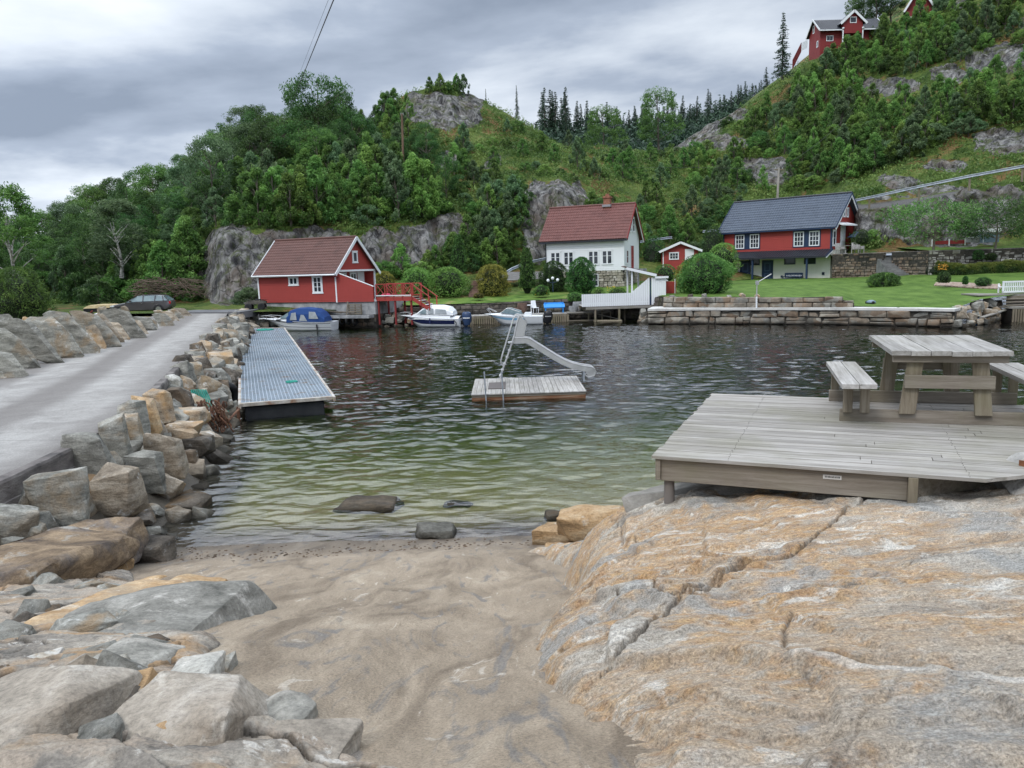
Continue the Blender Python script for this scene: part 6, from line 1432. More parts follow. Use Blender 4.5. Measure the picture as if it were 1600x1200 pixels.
# low boarded screen wall at the front right, sloping down
siding((.0, -.04), (3.35, .02), zb-.02, lambda f: 4.28-f*1.15, 'screen_wall', RED, BH, .14); siding((3.35, .06), (0, .0), zb-.02, lambda f: 3.13+f*1.15, 'screen_wall', RED, BH, .3)
MB().bar((.05, -.02, 4.32), (3.38, .04, 3.16), .09, .05).build('screen_cap', WHITE, BH)
MB().box(.02, .30, -.22, -.03, 3.95, 4.25).build('wall_lamp', RED, BH)
fdn = thing('stone_foundation', 'grey block and rough stone foundation under the red boathouse standing in the water', 'foundation', (bx, by, 0), ph)
MB().box(-L+.1, 3.38, .10, Wd, 1.02, 2.0).build('block_course', GBLOCK, fdn); 
def stones(face, z0, z1, name, m, parent, rng, sw=(.4, .9), sh=(.22, .38), depth=.35, lean=0.0, tone=True, big=1):
    """irregular coursed masonry along a 2D polyline; joints are gaps between real stones over a dark mortar core"""
    mb = MB(); P = [Vector((p[0], p[1], 0)) for p in face]; cum = [0]
    for a, b_ in zip(P[:-1], P[1:]): cum.append(cum[-1]+(b_-a).length)
    def at(s):
        for k in range(len(P)-1):
            if s <= cum[k+1]+1e-6 or k == len(P)-2: d = (P[k+1]-P[k]).normalized(); return P[k]+d*(s-cum[k]), d
    z0f = z0 if callable(z0) else (lambda s: z0); z1f = z1 if callable(z1) else (lambda s: z1); bms = []
    zc = 0; H = max(z1f(s)-z0f(s) for s in np.linspace(0, cum[-1], 30)); V = []; F = []
    while zc < H-.06:
        ch = rng.uniform(*sh); ch = min(ch, H-zc) if H-zc-ch > .1 else H-zc
        s = -rng.uniform(0, sw[0])
        while s < cum[-1]:
            w = rng.uniform(*sw); s0, s1 = max(s, 0), min(s+w, cum[-1]); s += w
            if s1-s0 < .08: continue
            sm = (s0+s1)/2; zb_ = z0f(sm)+zc; zt_ = min(z0f(sm)+zc+ch, z1f(sm))
            if zt_-zb_ < .07: continue
            split = ch > sh[0]*1.5 and rng.random() < .3
            for (q0, q1) in ((zb_, zt_),) if not split else ((zb_, zb_+(zt_-zb_)*.5), (zb_+(zt_-zb_)*.5, zt_)):
                a, d = at(s0); b_, d2 = at(s1); n = Vector((d.y, -d.x, 0)); g = rng.uniform(.008, .02)
                j = lambda: rng.uniform(-.035, .035)*big; o_ = rng.uniform(-.03, .05)*big; c = []
                ln = lambda z: n*(-(z-z0f(sm))*lean)
                for (pt, zz, sg) in ((a, q0, 1), (b_, q0, -1), (b_, q1, -1), (a, q1, 1)):
                    zz2 = zz+(g if zz == q0 else -g)+j()*.5; c.append(pt+d*(g*sg)+d*j()*.6+n*(o_+j()*.5-.04)+Vector((0,0,zz2))+ln(zz2))
                m0 = sum(c, Vector())/4; fr_ = [v.lerp(m0, .16)+n*(.05+abs(j())) for v in c]; bk = [v-n*depth for v in c]; base = len(V); V += c+fr_+bk
                F += [(base+4, base+5, base+6, base+7)]+[(base+i, base+(i+1) % 4, base+4+(i+1) % 4, base+4+i) for i in range(4)]+[(base+8+i, base+8+(i+1) % 4, base+(i+1) % 4, base+i) for i in range(4)]
        zc += ch
    me = bpy.data.meshes.new(name); me.from_pydata([tuple(v) for v in V], [], F)
    bm = bmesh.new(); bm.from_mesh(me); bmesh.ops.recalc_face_normals(bm, faces=bm.faces); bm.to_mesh(me); bm.free()
    o = link(name, me, m, parent)
    bk = MB(); Q = [at(c_)[0]-Vector((at(c_)[1].y, -at(c_)[1].x, 0))*.10 for c_ in cum]
    for (a, b_, ca, cb_) in zip(Q[:-1], Q[1:], cum[:-1], cum[1:]):
        d = (b_-a).normalized(); n = Vector((d.y, -d.x, 0)); bk.prism([a+Vector((0,0,z0f(ca))), b_+Vector((0,0,z0f(cb_))), b_+Vector((0,0,z1f(cb_)-.04)), a+Vector((0,0,z1f(ca)-.04))], tuple(-n*.3))
    bk.build('core' if parent else name+'_core', MORT, parent or o)
    return o
def stonemat(name, cols, dirt):
    """masonry whose tone changes from stone to stone by position cells"""
    m, t, p, out = newmat(name); pos = coord(t, 'World')
    vo = nn(t, 'ShaderNodeTexVoronoi'); vo.inputs['Scale'].default_value = 1.5; t.links.new(mapn(t, pos, (1,1,1.9)), vo.inputs['Vector'])
    k = len(cols); c = ramp(t, vo.outputs['Color'], [(.2+.6*i/(k-1), cc) for i, cc in enumerate(cols)])
    c = mixc(t, 1.0, c, ramp(t, noisen(t, pos, 2.4, 9, .7), [(.3, .55), (.7, 1.35)]), 'MULTIPLY'); c = mixc(t, ramp(t, noisen(t, pos, 1.1, 6, .65), [(.52, 0), (.64, .7)]), c, dirt)
    gz = nn(t, 'ShaderNodeSeparateXYZ'); t.links.new(pos, gz.inputs[0]); wet = ramp(t, mathn(t, 'ADD', gz.outputs[2], mathn(t, 'MULTIPLY', noisen(t, pos, 1.4, 4), .3)), [(.22, .9), (.46, 0)]); c = mixc(t, wet, c, (.022,.02,.017))
    t.links.new(c, p.inputs['Base Color']); p.inputs['Roughness'].default_value = .9; p.inputs['Specular IOR Level'].default_value = .2; bumpn(t, p, noisen(t, pos, 7, 8, .7), .8, .05); return m
SM_Q = stonemat('quay_masonry', [(.15,.14,.12),(.26,.21,.16),(.22,.215,.195),(.31,.28,.23),(.17,.125,.09)], (.25,.17,.11)); SM_B = stonemat('brown_masonry', [(.10,.08,.06),(.20,.15,.11),(.15,.13,.11),(.26,.21,.16)], (.22,.14,.09))
SM_G = stonemat('grey_masonry', [(.16,.155,.145),(.30,.29,.27),(.22,.21,.19),(.42,.41,.38)], (.14,.14,.08)); SM_D = stonemat('dark_masonry', [(.05,.045,.04),(.10,.09,.08),(.14,.12,.10)], (.08,.085,.04))
def dress(mb_obj, sub=1):                                    # roughen every stone a little
    me = mb_obj.data; bm = bmesh.new(); bm.from_mesh(me); bmesh.ops.bevel(bm, geom=[e for e in bm.edges if len(e.link_faces) == 2 and e.calc_face_angle(0) > .5], offset=.02, segments=1, affect='EDGES', clamp_overlap=True)
    bm.to_mesh(me); bm.free(); me.polygons.foreach_set('use_smooth', [True]*len(me.polygons)); me.set_sharp_from_angle(angle=rad(30)); return mb_obj
rw = random.Random(21)
o = stones([(-L+.1, 0.02), (3.4, .04), (3.45, 2.6)], -.6, 1.02, 'rubble_base', SM_B, fdn, rw, (.4, 1.0), (.25, .4), .5, .12, big=1.6)
for k in range(7): tyre(Matrix.Rotation(ph, 3, 'Z')@Vector((-1.9+k*.62, -.42, .55+.04*(k % 2)))+Vector((bx, by, 0)), .27, (0, 0, ph+rad(90 if k not in (3,) else 10)), '%s tyre from the left in the row of fenders on the boathouse quay' % ORD[k], 'tyre fenders on the boathouse quay')
tl_ = MB(); tl_.box(0, 1.05, 0, .7, 0, .04)
# planks and pallet leaning on the foundation
pk = thing('timber_planks', 'loose grey planks lying on the ledge below the red boathouse', 'planks', (bx, by, 0), ph)
for k in range(4): MB().bar((-4.1+k*.3, -.3-.08*k, 1.62-.05*k), (.6+k*.4, -.35, 1.15+.02*k), .14, .035).build('plank', W_BEAM, pk)
MB().box(-4.6, 3.3, -.75, .02, .78, 1.0).build('ledge_slab', GBLOCK, fdn)
pal = thing('wooden_pallet', 'grey wooden pallet standing against the boathouse foundation', 'pallet', tuple(Matrix.Rotation(ph, 3, 'Z')@Vector((1.2, -.32, 1.0))+Vector((bx, by, 0))), ph)
for k in range(5): MB().box(0, 1.2, -.03, 0, .06+k*.17, .16+k*.17).build('slat', W_BEAM, pal)
for x_ in (0, .55, 1.1): MB().box(x_, x_+.1, .002, .09, .05, .86).build('batten', W_BEAM, pal)
MB().bar((-.1, -.12, 0), (-.02, .02, 1.05), .16, .05).build('loose_board', W_BEAM, pal)
# red footbridge with crossed rails and steps
fb = thing('red_footbridge', 'red timber footbridge with crossed railings and steps from the boathouse to the lawn', 'footbridge', (bx, by, 0), ph)
xa, xb, yb, zt = 3.42, 6.5, .35, 2.30
MB().box(xa, xb, yb, yb+1.5, zt-.04, zt).build('bridge_deck', W_BEAM, fb); MB().box(xa, xb, yb-.07, yb-.002, zt-.28, zt+.02).build('edge_beam', RED2, fb); MB().box(xa, xb, yb+1.502, yb+1.57, zt-.28, zt+.02).build('edge_beam', RED2, fb)
for s_, yy in enumerate((yb-.03, yb+1.53)):
    r_ = MB(); r_.bar((xa, yy, zt+1.0), (xb, yy, zt+1.0), .11, .06); r_.bar((xa, yy, zt+.12), (xb, yy, zt+.12), .06, .06)
    n_ = 4
    for k in range(n_+1): x_ = xa+(xb-xa)*k/n_; r_.bar((x_, yy, zt-.2), (x_, yy, zt+.97), .08, .08)
    for k in range(n_):
        x0, x1 = xa+(xb-xa)*k/n_, xa+(xb-xa)*(k+1)/n_; r_.bar((x0, yy-.02, zt+.12), (x1, yy-.02, zt+.97), .06, .03); r_.bar((x1, yy+.02, zt+.12), (x0, yy+.02, zt+.97), .06, .03)
    r_.build('railing', RED2, fb)
MB().box(xa, xb, yb-.105, yb-.075, zt+.10, zt+.17).build('white_strip', WHITE, fb)
for x_ in (xa+.1, 5.0, 6.4):
    for yy in (yb, yb+1.4): MB().box(x_-.06, x_+.06, yy, yy+.12, .2, zt-.05).build('post', REDD, fb)
st_ = MB()
for yy in (yb+.02, yb+1.1): st_.bar((xb, yy, zt-.1), (xb+1.5, yy, zt-.95), .05, .26)
st_.build('stair_stringer', RED2, fb)
for k in range(6): MB().box(xb+.12+k*.27, xb+.38+k*.27, yb+.05, yb+1.08, zt-.16-k*.15, zt-.12-k*.15).build('step', WHITE if k % 2 else W_DECK, fb)
hr = MB(); 
for yy in (yb-.03, yb+1.15): hr.bar((xb, yy, zt+1.0), (xb+1.6, yy, zt-.05), .07, .05); hr.bar((xb+.8, yy, zt-.6), (xb+.8, yy, zt+.45), .07, .07); hr.bar((xb+1.5, yy, zt-1.0), (xb+1.5, yy, zt+.0), .07, .07)
hr.build('handrail', RED2, fb)
cu = MB().lathe([(.02,0),(.34,.04),(.40,.16),(.30,.26),(.02,.30)], n=12).build('cushion', paint('pink_cloth', (.55,.03,.10)), smooth=True); cu.location = Matrix.Rotation(ph, 3, 'Z')@Vector((3.95, yb+.5, zt))+Vector((bx, by, 0)); tag(cu, 'pink beanbag on the red footbridge beside the boathouse', 'beanbag')

# ---------------- white house
wx_, wy_ = PD(975,421,70).x, 70; pw = rad(-24)
WH = thing('white_house', 'white boarded house with a red brown tiled roof and brick chimney above the garden', 'house', (wx_, wy_, 0), pw)
L, Wd, zs, zb, ze, zr = 7.5, 5.3, 1.9, 3.68, 6.80, 9.55
siding((-L, 0), (0, 0), zb, lambda f: ze, 'front_wall', WHITE, WH, .17, .018); gt = lambda f: ze+(zr-ze)*(1-abs(2*f-1))
siding((0, 0), (0, Wd), zb, gt, 'gable_wall', WHITE, WH, .17, .018); siding((-L, Wd), (-L, 0), zb, gt, 'gable_wall', WHITE, WH, .3); siding((0, Wd), (-L, Wd), zb, lambda f: ze, 'back_wall', WHITE, WH, .4)
MB().box(-L-.03, .03, -.04, -.0, 5.78, 5.86).build('belt_moulding', WHITE, WH); MB().box(-.06, .035, -.05, .04, zb, ze).build('corner_board', WHITE, WH)
o = stones([(-L, .06), (-.04, .06), (-.04, Wd)], zs-.8, zb, 'basement_wall', stonemat('pale_masonry', [(.30,.27,.22),(.45,.41,.35),(.38,.35,.30),(.52,.49,.43)], (.25,.22,.17)), WH, rw, (.3, .6), (.18, .3), .4)
ov = .42; e0 = ze-ov*(zr-ze)/(Wd/2)
tiledroof((-L-.55, -ov, e0+.1), (.42, -ov, e0+.1), (.42, Wd/2, zr+.12), (-L-.55, Wd/2, zr+.12), 'roof', T_RED, WH, .36, .23, .045)
tiledroof((.42, Wd+ov, e0+.1), (-L-.55, Wd+ov, e0+.1), (-L-.55, Wd/2, zr+.12), (.42, Wd/2, zr+.12), 'roof', T_RED, WH, .36, .3)
MB().tube([(-L-.55, Wd/2, zr+.17), (.42, Wd/2, zr+.17)], .10, 8).build('ridge_tiles', T_RED, WH)
for s_ in (-1, 1): MB().bar((.44, Wd/2+s_*(Wd/2+ov+.02), e0+.02), (.44, Wd/2, zr+.06), .05, .20).build('bargeboard', REDD, WH); MB().bar((.40, Wd/2+s_*(Wd/2+ov-.1), e0-.12), (.40, Wd/2, zr-.10), .05, .16).build('bargeboard', WHITE, WH)
MB().box(-L-.5, .40, -ov-.04, -ov+.01, e0-.10, e0+.05).build('gutter', T_BLK, WH)
for x_, z_, w_, h_ in ((-6.55,4.25,.95,1.22),(-5.25,4.25,.95,1.22),(-2.85,4.25,.95,1.22),(-1.55,4.25,.95,1.22)): window(WH, (x_, 0, z_), fd, fn, w_, h_, (2, 2), .07, .05, wide=.13)
window(WH, (-2.85, .0, 2.25), fd, (0,-1,0), .9, 1.15, (2, 2), .06, .0); window(WH, (0, 1.05, 4.25), gd, gn, .7, 1.2, (1, 2), .07, .05); window(WH, (0, Wd/2-.55, 7.15), gd, gn, .7, 1.25, (1, 2), .07, .08); window(WH, (0, Wd/2+.65, 7.15), gd, gn, .7, 1.25, (1, 2), .07, .08)
door(WH, (0, 2.75, 3.75), gd, gn, .95, 2.1, REDD, RED2, 2); MB().box(-.02, 1.2, 2.0, 3.6, 3.5, 3.72).build('porch_step', GBLOCK, WH)
cm = MB().box(-2.55, -1.95, Wd/2-.35, Wd/2+.25, zr-.7, zr+.95); cm.box(-2.62, -1.88, Wd/2-.42, Wd/2+.32, zr+.75, zr+.88); cm.box(-2.4, -2.1, Wd/2-.2, Wd/2+.1, zr+.95, zr+1.15); ck_ = cm.build('chimney', pmat('chimney_brick', [(.20,.08,.05),(.33,.15,.10)], 6, bump=.5), WH)
MB().box(-2.65, -1.85, Wd/2-.46, Wd/2+.36, zr-.05, zr+.16).build('flashing', pmat('lead', [(.28,.28,.30)], rough=.5), ck_)
MB().tube([(-L+.02,-.08,e0), (-L+.02,-.08,zb-.5)], .04, 6).build('downpipe', T_BLK, WH)

# ---------------- red and blue house
rx_, ry_ = PD(1297,440,74).x, 74; pr = rad(-46)
RH = thing('red_blue_house', 'red boarded house with blue black tiled roof over a cream ground floor with navy doors', 'house', (rx_, ry_, 0), pr)
L, Wd, zb, zm, ze, zr = 11.4, 6.0, 1.82, 4.95, 7.3, 10.15
MB().box(-L+.05, -.05, .05, Wd, zb-.6, zm).build('ground_floor', CREAM, RH)
siding((-L, 0), (0, 0), zm, lambda f: ze, 'front_wall', RED2, RH, .17, .02); gt = lambda f: ze+(zr-ze)*(1-abs(2*f-1))
siding((0, 0), (0, Wd), zm-.0, gt, 'gable_wall', RED, RH, .15, .02); siding((-L, Wd), (-L, 0), zm, gt, 'gable_wall', RED, RH, .3)
for x_, y_ in ((-L,-.0),(0,-.0),(0, Wd)): MB().box(x_-.1, x_+.06, y_-.06, y_+.08, zm, ze).build('corner_board', NAVY, RH)
ov = .40; e0 = ze-ov*(zr-ze)/(Wd/2)
tiledroof((-L-.6, -ov, e0+.1), (.55, -ov, e0+.1), (.55, Wd/2, zr+.12), (-L-.6, Wd/2, zr+.12), 'roof', T_BLU, RH, .36, .27, .045); tiledroof((.55, Wd+ov, e0+.1), (-L-.6, Wd+ov, e0+.1), (-L-.6, Wd/2, zr+.12), (.55, Wd/2, zr+.12), 'roof', T_BLU, RH, .36, .3)
MB().tube([(-L-.6, Wd/2, zr+.17), (.55, Wd/2, zr+.17)], .10, 8).build('ridge_tiles', T_BLK, RH)
for x_ in (.57, -L-.62):
    for s_ in (-1, 1): MB().bar((x_, Wd/2+s_*(Wd/2+ov+.02), e0+.08), (x_, Wd/2, zr+.12), .05, .16).build('bargeboard', NAVY, RH); MB().bar((x_-.03*(1 if x_ > 0 else -1), Wd/2+s_*(Wd/2+ov-.05), e0-.10), (x_-.03*(1 if x_ > 0 else -1), Wd/2, zr-.08), .05, .20).build('bargeboard', WHITE, RH)
MB().box(-L-.55, .5, -ov-.05, -ov+.0, e0-.02, e0+.09).build('gutter', NAVY, RH)
for x_ in (-9.55, -7.9, -3.2, -1.65):
    wn = window(RH, (x_, 0, 5.35), fd, fn, 1.02, 1.42, (3, 3), .09, .0, mull=.045)
    c = MB(); 
    for a_, b__, z0_, z1_ in ((-.62,-.515,-.09,1.55),(.515,.62,-.09,1.55),(-.513,.513,1.425,1.55),(-.513,.513,-.10,-.005)): c.box(x_+a_, x_+b__, -.052, -.023, 5.35+z0_, 5.35+z1_)
    c.build('casing', NAVY, wn)
for x0_, x1_ in ((-9.03+.11,-8.42-.11),(-2.68+.11,-2.17-.11)): MB().box(x0_-.02, x1_+.02, -.035, -.026, 5.26, 6.90).build('navy_board', NAVY, RH)
window(RH, (0, Wd/2-.38, 8.0), gd, gn, .5, .95, (1, 1), .14, .0); window(RH, (0, Wd/2+.38, 8.0), gd, gn, .5, .95, (1, 1), .14, .0); window(RH, (0, .55, 5.3), gd, gn, .7, 1.45, (1, 2), .12, .05)
door(RH, (0, 2.45, 5.0), gd, gn, .95, 2.1, WHITE, WHITE, 2); MB().prism([(.0, .35, 7.42), (.95, .35, 7.15), (.95, 3.6, 7.15), (0, 3.6, 7.42)], (0, 0, .12)).build('door_canopy', WHITE, RH)
# lean-to tiled awning along the front
tiledroof((-L-.9, -1.55, 4.35), (.2, -1.55, 4.35), (.15, -.03, 5.0), (-L-.5, -.03, 5.0), 'awning', T_BLK, RH, .30, .27, .05)
MB().box(-L-.85, .15, -1.60, -1.55, 4.22, 4.38).build('awning_fascia', T_BLK, RH); MB().bar((.22, -1.6, 4.30), (.18, 0, 4.98), .05, .2).build('awning_edge', NAVY, RH); MB().bar((.25, -1.62, 4.20), (.21, 0, 4.86), .03, .1).build('awning_edge', WHITE, RH); MB().bar((-L-.92, -1.6, 4.30), (-L-.52, 0, 4.98), .05, .2).build('awning_edge', NAVY, RH)
for x_ in (-10.6, -7.35, -1.7): MB().box(x_-.08, x_+.08, -1.45, -1.29, zb-.05, 4.28).build('awning_post', NAVY, RH)
NV2 = paint('blue_panel', (.05,.085,.16), .5)
for x_ in (-8.9, -5.6-.95+.1): door(RH, (x_, .05, zb), fd, fn, 1.05, 2.2, NAVY, NV2, 2, mcas=NAVY)
for x_ in (-7.9, -4.1, -2.05): window(RH, (x_, .05, 3.62), fd, fn, 1.15, .62, (1, 1), .05, .0, mframe=NAVY)
window(RH, (-.7, .05, 2.55), fd, fn, .25, .28, (1, 1), .03, 0, mframe=NAVY); window(RH, (-10.6, .05, 3.45), fd, fn, .9, .4, (1, 1), .05, 0, mframe=NAVY)
MB().box(-5.0, -4.82, -.03, .045, 2.35, 2.55).build('wall_box', NAVY, RH)
# navy bench with open back
def toL(v, o_=(rx_, ry_), a_=pr): q = Matrix.Rotation(a_, 3, 'Z')@Vector(v); return Vector((q.x+o_[0], q.y+o_[1], q.z))
bn = thing('garden_bench', 'dark blue bench with a carved back against the cream ground floor wall', 'bench', tuple(toL((-4.45, -.75, zb))), pr)
MB().box(0, 1.9, 0, .42, .42, .46).build('seat', NAVY, bn); 
for x_ in (.03, 1.8): MB().box(x_, x_+.07, .0, .07, 0, .66).build('leg', NAVY, bn); MB().box(x_, x_+.07, .40, .47, 0, .98).build('leg', NAVY, bn); MB().box(x_, x_+.07, .0, .46, .62, .67).build('armrest', NAVY, bn)
bk = MB(); bk.box(.1, 1.8, .42, .45, .92, .99); bk.box(.1, 1.8, .42, .45, .54, .60); bk.box(.1, 1.8, .435, .445, .60, .92); bo = bk.build('backrest', NAVY, bn)
rbx = random.Random(2); cv = MB()
for k in range(11):
    x_ = .2+k*.145; cv.add([(x_, .425, .66), (x_+.05, .425, .78), (x_+.11, .425, .64+.05*rbx.random()), (x_+.06, .425, .88)], [(0, 1, 2, 3)] if 0 else [(0, 2, 1), (0, 1, 3)])
cv.build('carving', WHITE, bo, fix=False)

# ---------------- small shed
sx_, sy_ = PD(1036,416,80).x, 80; shd = thing('garden_shed', 'small red shed with white door and a white edged low gable roof', 'shed', (sx_, sy_, PD(1036,416,80).z-.3), rad(-8))
gt = lambda f: 1.85+.72*(1-abs(2*f-1)); siding((0, 0), (3.5, 0), -.6, gt, 'front_wall', RED, shd, .13); siding((3.5, 0), (3.5, 3), -.6, lambda f: 1.85, 'side_wall', RED, shd, .13); siding((0, 3), (0, 0), -.6, lambda f: 1.85, 'side_wall', RED, shd, .13)
for s_ in (-1, 1): MB().prism([(1.75, -.35, 2.66), (1.75+s_*2.1, -.35, 1.78), (1.75+s_*2.1, 3.3, 1.78), (1.75, 3.3, 2.66)], (0, 0, .07)).build('roof', pmat('shed_roof', [(.42,.42,.44)], bump=.1), shd); MB().bar((1.75, -.38, 2.64), (1.75+s_*2.15, -.38, 1.74), .05, .22).build('bargeboard', WHITE, shd)
window(shd, (1.1, 0, .95), fd, fn, .95, .72, (3, 2), .09, .02); door(shd, (2.65, 0, 0), fd, fn, .85, 1.95, WHITE, WHITE, 0, cas=.02); MB().box(-.03, .06, -.04, .03, -.5, 1.85).build('corner_board', WHITE, shd)
cr = thing('red_store_box', 'red boarded store box with a pale lid left of the largest round shrub', 'storage box', tuple(PD(1040,464,59.5)), rad(8))
siding((0, 0), (.85, 0), 0, lambda f: 1.15, 'front_panel', RED, cr, .12, vertical=True); MB().box(0.02, .85, .02, .7, 0, 1.15).build('body', RED, cr); MB().prism([(-.55, -.12, 1.52), (.12, -.12, 1.2), (.12, .8, 1.2), (-.55, .8, 1.52)], (.06, 0, .06)).build('lid', WHITE, cr); MB().box(.70, .74, -.1, -.04, .05, 1.35).build('latch_post', WHITE, cr)

# ---------------- upper red houses on the hill
ua = PD(1281,80,128); UA = thing('upper_red_house', 'red house with dark roof and white trimmed dormer high on the hill, fully visible one', 'house', tuple(ua-Vector((0,0,.3))), rad(1)); UA.scale = (.8, .8, .8)
L, Wd = 12, 5.4; hz0 = 1.2; ze = hz0+3.35; zr = ze+2.3; gt = lambda f: ze+(zr-ze)*(1-abs(2*f-1))
siding((0, 0), (L, 0), -2, lambda f: ze, 'front_wall', REDD, UA, .2, vertical=True); siding((0, Wd), (0, 0), -2, gt, 'gable_wall', REDD, UA, .25, vertical=True); siding((L, 0), (L, Wd), -2, gt, 'gable_wall', REDD, UA, .3)
tiledroof((-.5, -.9, ze-.5), (L+.5, -.9, ze-.5), (L+.5, Wd/2, zr+.1), (-.5, Wd/2, zr+.1), 'roof', T_BLK, UA, .5, .4); tiledroof((L+.5, Wd+.5, ze-.3), (-.5, Wd+.5, ze-.3), (-.5, Wd/2, zr+.1), (L+.5, Wd/2, zr+.1), 'roof', T_BLK, UA, .5, .4)
MB().box(-.5, L+.5, -1.0, -.92, ze-.62, ze-.42).build('fascia', WHITE, UA)
for x_ in (-.52, L+.52):
    MB().bar((x_, -.95, ze-.5), (x_, Wd/2, zr+.12), .08, .3).build('bargeboard', WHITE, UA); MB().bar((x_, Wd+.5, ze-.3), (x_, Wd/2, zr+.12), .08, .3).build('bargeboard', WHITE, UA)
dx0, dx1 = 4.1, 7.9; dz = ze+.1; dt = lambda f: dz+.9+1.7*(1-abs(2*f-1)); siding((dx0, -1.0), (dx1, -1.0), ze-1.2, dt, 'dormer_wall', REDD, UA, .22, vertical=True)
MB().box(dx0+.01, dx1-.01, -.97, 3.0, ze-1.15, dz+.9).build('dormer_body', REDD, UA)
for s_ in (-1, 1):
    mx_ = (dx0+dx1)/2; xe = mx_+s_*2.5; MB().prism([(mx_, -1.4, dz+2.75), (xe, -1.4, dz+.45), (xe, 3.0, dz+.45), (mx_, 3.0, dz+2.75)], (0, 0, .10)).build('dormer_roof', T_BLK, UA); MB().bar((mx_, -1.45, dz+2.75), (xe+s_*.1, -1.45, dz+.36), .1, .42).build('dormer_bargeboard', WHITE, UA)
window(UA, (6.0, -1.0, ze+.65), fd, fn, 1.3, 1.15, (1, 1), .12, 0); window(UA, (1.9, 0, hz0+1.0), fd, fn, 1.4, 1.05, (2, 1), .12, 0); window(UA, (0, 3.2, ze+.0), (0,-1,0), (-1,0,0), .8, 1.5, (1, 2), .15, 0); window(UA, (0, 1.2, hz0+.2), (0,-1,0), (-1,0,0), .8, 1.2, (1, 1), .15, 0)
for x_ in (4.05, 7.95): MB().box(x_-.1, x_+.1, -1.1, -.9, -.5, ze-.6).build('balcony_post', WHITE, UA); MB().lathe([(.01,-.22),(.2,-.12),(.24,0),(.2,.12),(.01,.22)], (x_, -1.1, ze-.3), 10).build('round_finial', WHITE, UA)
bl_ = MB()
for k in range(26): x_ = .4+k*.3; bl_.box(x_, x_+.2, -1.2, -1.16, -.3, hz0-.1)
bl_.box(.3, 8.3, -1.25, -1.17, hz0-.1, hz0+.0); bl_.build('balcony_rail', REDD, UA); MB().box(0, 8.4, -1.15, 0, -.6, -.45).build('balcony_floor', W_BEAM, UA)
fe = thing('red_fence', 'red boarded fence stepping down the slope left of the upper red house', 'fence', tuple(PD(1238,108,124)), math.atan2(1, 1.0))
q0, q1, q2 = PD(1238,112,124), PD(1252,84,126), PD(1262,78,127)
f_ = MB()
for k in range(26):
    a = q0.lerp(q1, k/26)-q0; b_ = q0.lerp(q1, (k+.8)/26)-q0; f_.prism([a-Vector((0,0,.1)), b_-Vector((0,0,.1)), b_+Vector((0,0,1.35)), a+Vector((0,0,1.35))], (0, .05, 0))
f_.build('boards', REDD, fe); f_ = MB()
for k in range(10):
    a = q1.lerp(q2, k/10)-q0; b_ = q1.lerp(q2, (k+.6)/10)-q0; f_.prism([a, b_, b_+Vector((0,0,1.2)), a+Vector((0,0,1.2))], (0, .05, 0))
f_.build('pickets', WHITE, fe); fe.rotation_euler = (0, 0, 0)
ub = PD(1416,24,128); UB = thing('upper_red_cabin', 'red cabin with steep white gable trim and balcony at the top edge of the hill', 'cabin', tuple(ub-Vector((0,0,.6))), rad(-22)); UB.scale = (.8, .8, .8)
Wd = 4.4; gt = lambda f: 2.0+3.6*(1-abs(2*f-1)); siding((0, 0), (Wd, 0), -1, gt, 'gable_wall', REDD, UB, .25, vertical=True); siding((Wd, 0), (Wd, 7), -1, lambda f: 2.0, 'side_wall', REDD, UB, .3); siding((0, 7), (0, 0), -1, lambda f: 2.0, 'side_wall', REDD, UB, .3)
for s_ in (-1, 1):
    xe = Wd/2+s_*(Wd/2+.5); zz_ = 2.0-.5*3.6/2.2; MB().prism([(Wd/2, -.9, 5.65), (xe, -.9, zz_), (xe, 7.3, zz_), (Wd/2, 7.3, 5.65)], (0, 0, .12)).build('roof', T_BLK, UB); MB().bar((Wd/2, -.95, 5.65), (xe, -.95, zz_), .1, .36).build('bargeboard', WHITE, UB)
window(UB, (2.5, 0, 1.0), fd, fn, 1.0, 1.9, (1, 1), .14, 0); bl_ = MB()
for k in range(14): bl_.box(.1+k*.31, .3+k*.31, -1.3, -1.26, .1, 1.05)
bl_.box(0, 4.4, -1.33, -1.24, 1.05, 1.14); bl_.build('balcony_rail', REDD, UB); MB().box(0, 4.4, -1.3, 0, -.1, .08).build('balcony_floor', WHITE, UB)
# ================================================================== BANKS, QUAYS, TERRACES
def PL(pts, z=None): return [tuple(PZ(a, b, z))[:2] if z is not None else tuple(PD(a, b, c))[:2] for (a, b, *cc) in pts for c in (cc or [0])]
qf = PL([(1012,483),(1100,482),(1200,481.5),(1300,481.5),(1400,482),(1492,483.5)], 1.08)
QW = dress(stones(qf, -.7, .95, 'stone_quay', SM_Q, None, random.Random(31), (.4, 1.7), (.24, .5), .5, .06, big=2.2)); tag(QW, 'long stone quay wall with a pale concrete top below the bright lawn', 'quay wall')
cp_ = MB(); pcap = [Vector((x, y, 0)) for x, y in qf]
for a, b_ in zip(pcap[:-1], pcap[1:]):
    d = (b_-a).normalized(); n = Vector((d.y, -d.x, 0)); cp_.prism([a+n*.06+Vector((0,0,.955)), b_+n*.06+Vector((0,0,.955)), b_-n*2.6+Vector((0,0,.955)), a-n*2.6+Vector((0,0,.955))], (0, 0, .15))
cp_.build('concrete_cap', pmat('pale_concrete', [(.42,.41,.39),(.55,.54,.51),(.62,.61,.58)], 1.2, kind='World', bump=.3, bscale=25), QW)
tw = [tuple(PD(q, 470, d))[:2] for q, d in ((1036,55.4),(1100,53.6),(1200,51.6),(1300,49.7),(1335,49.2))]
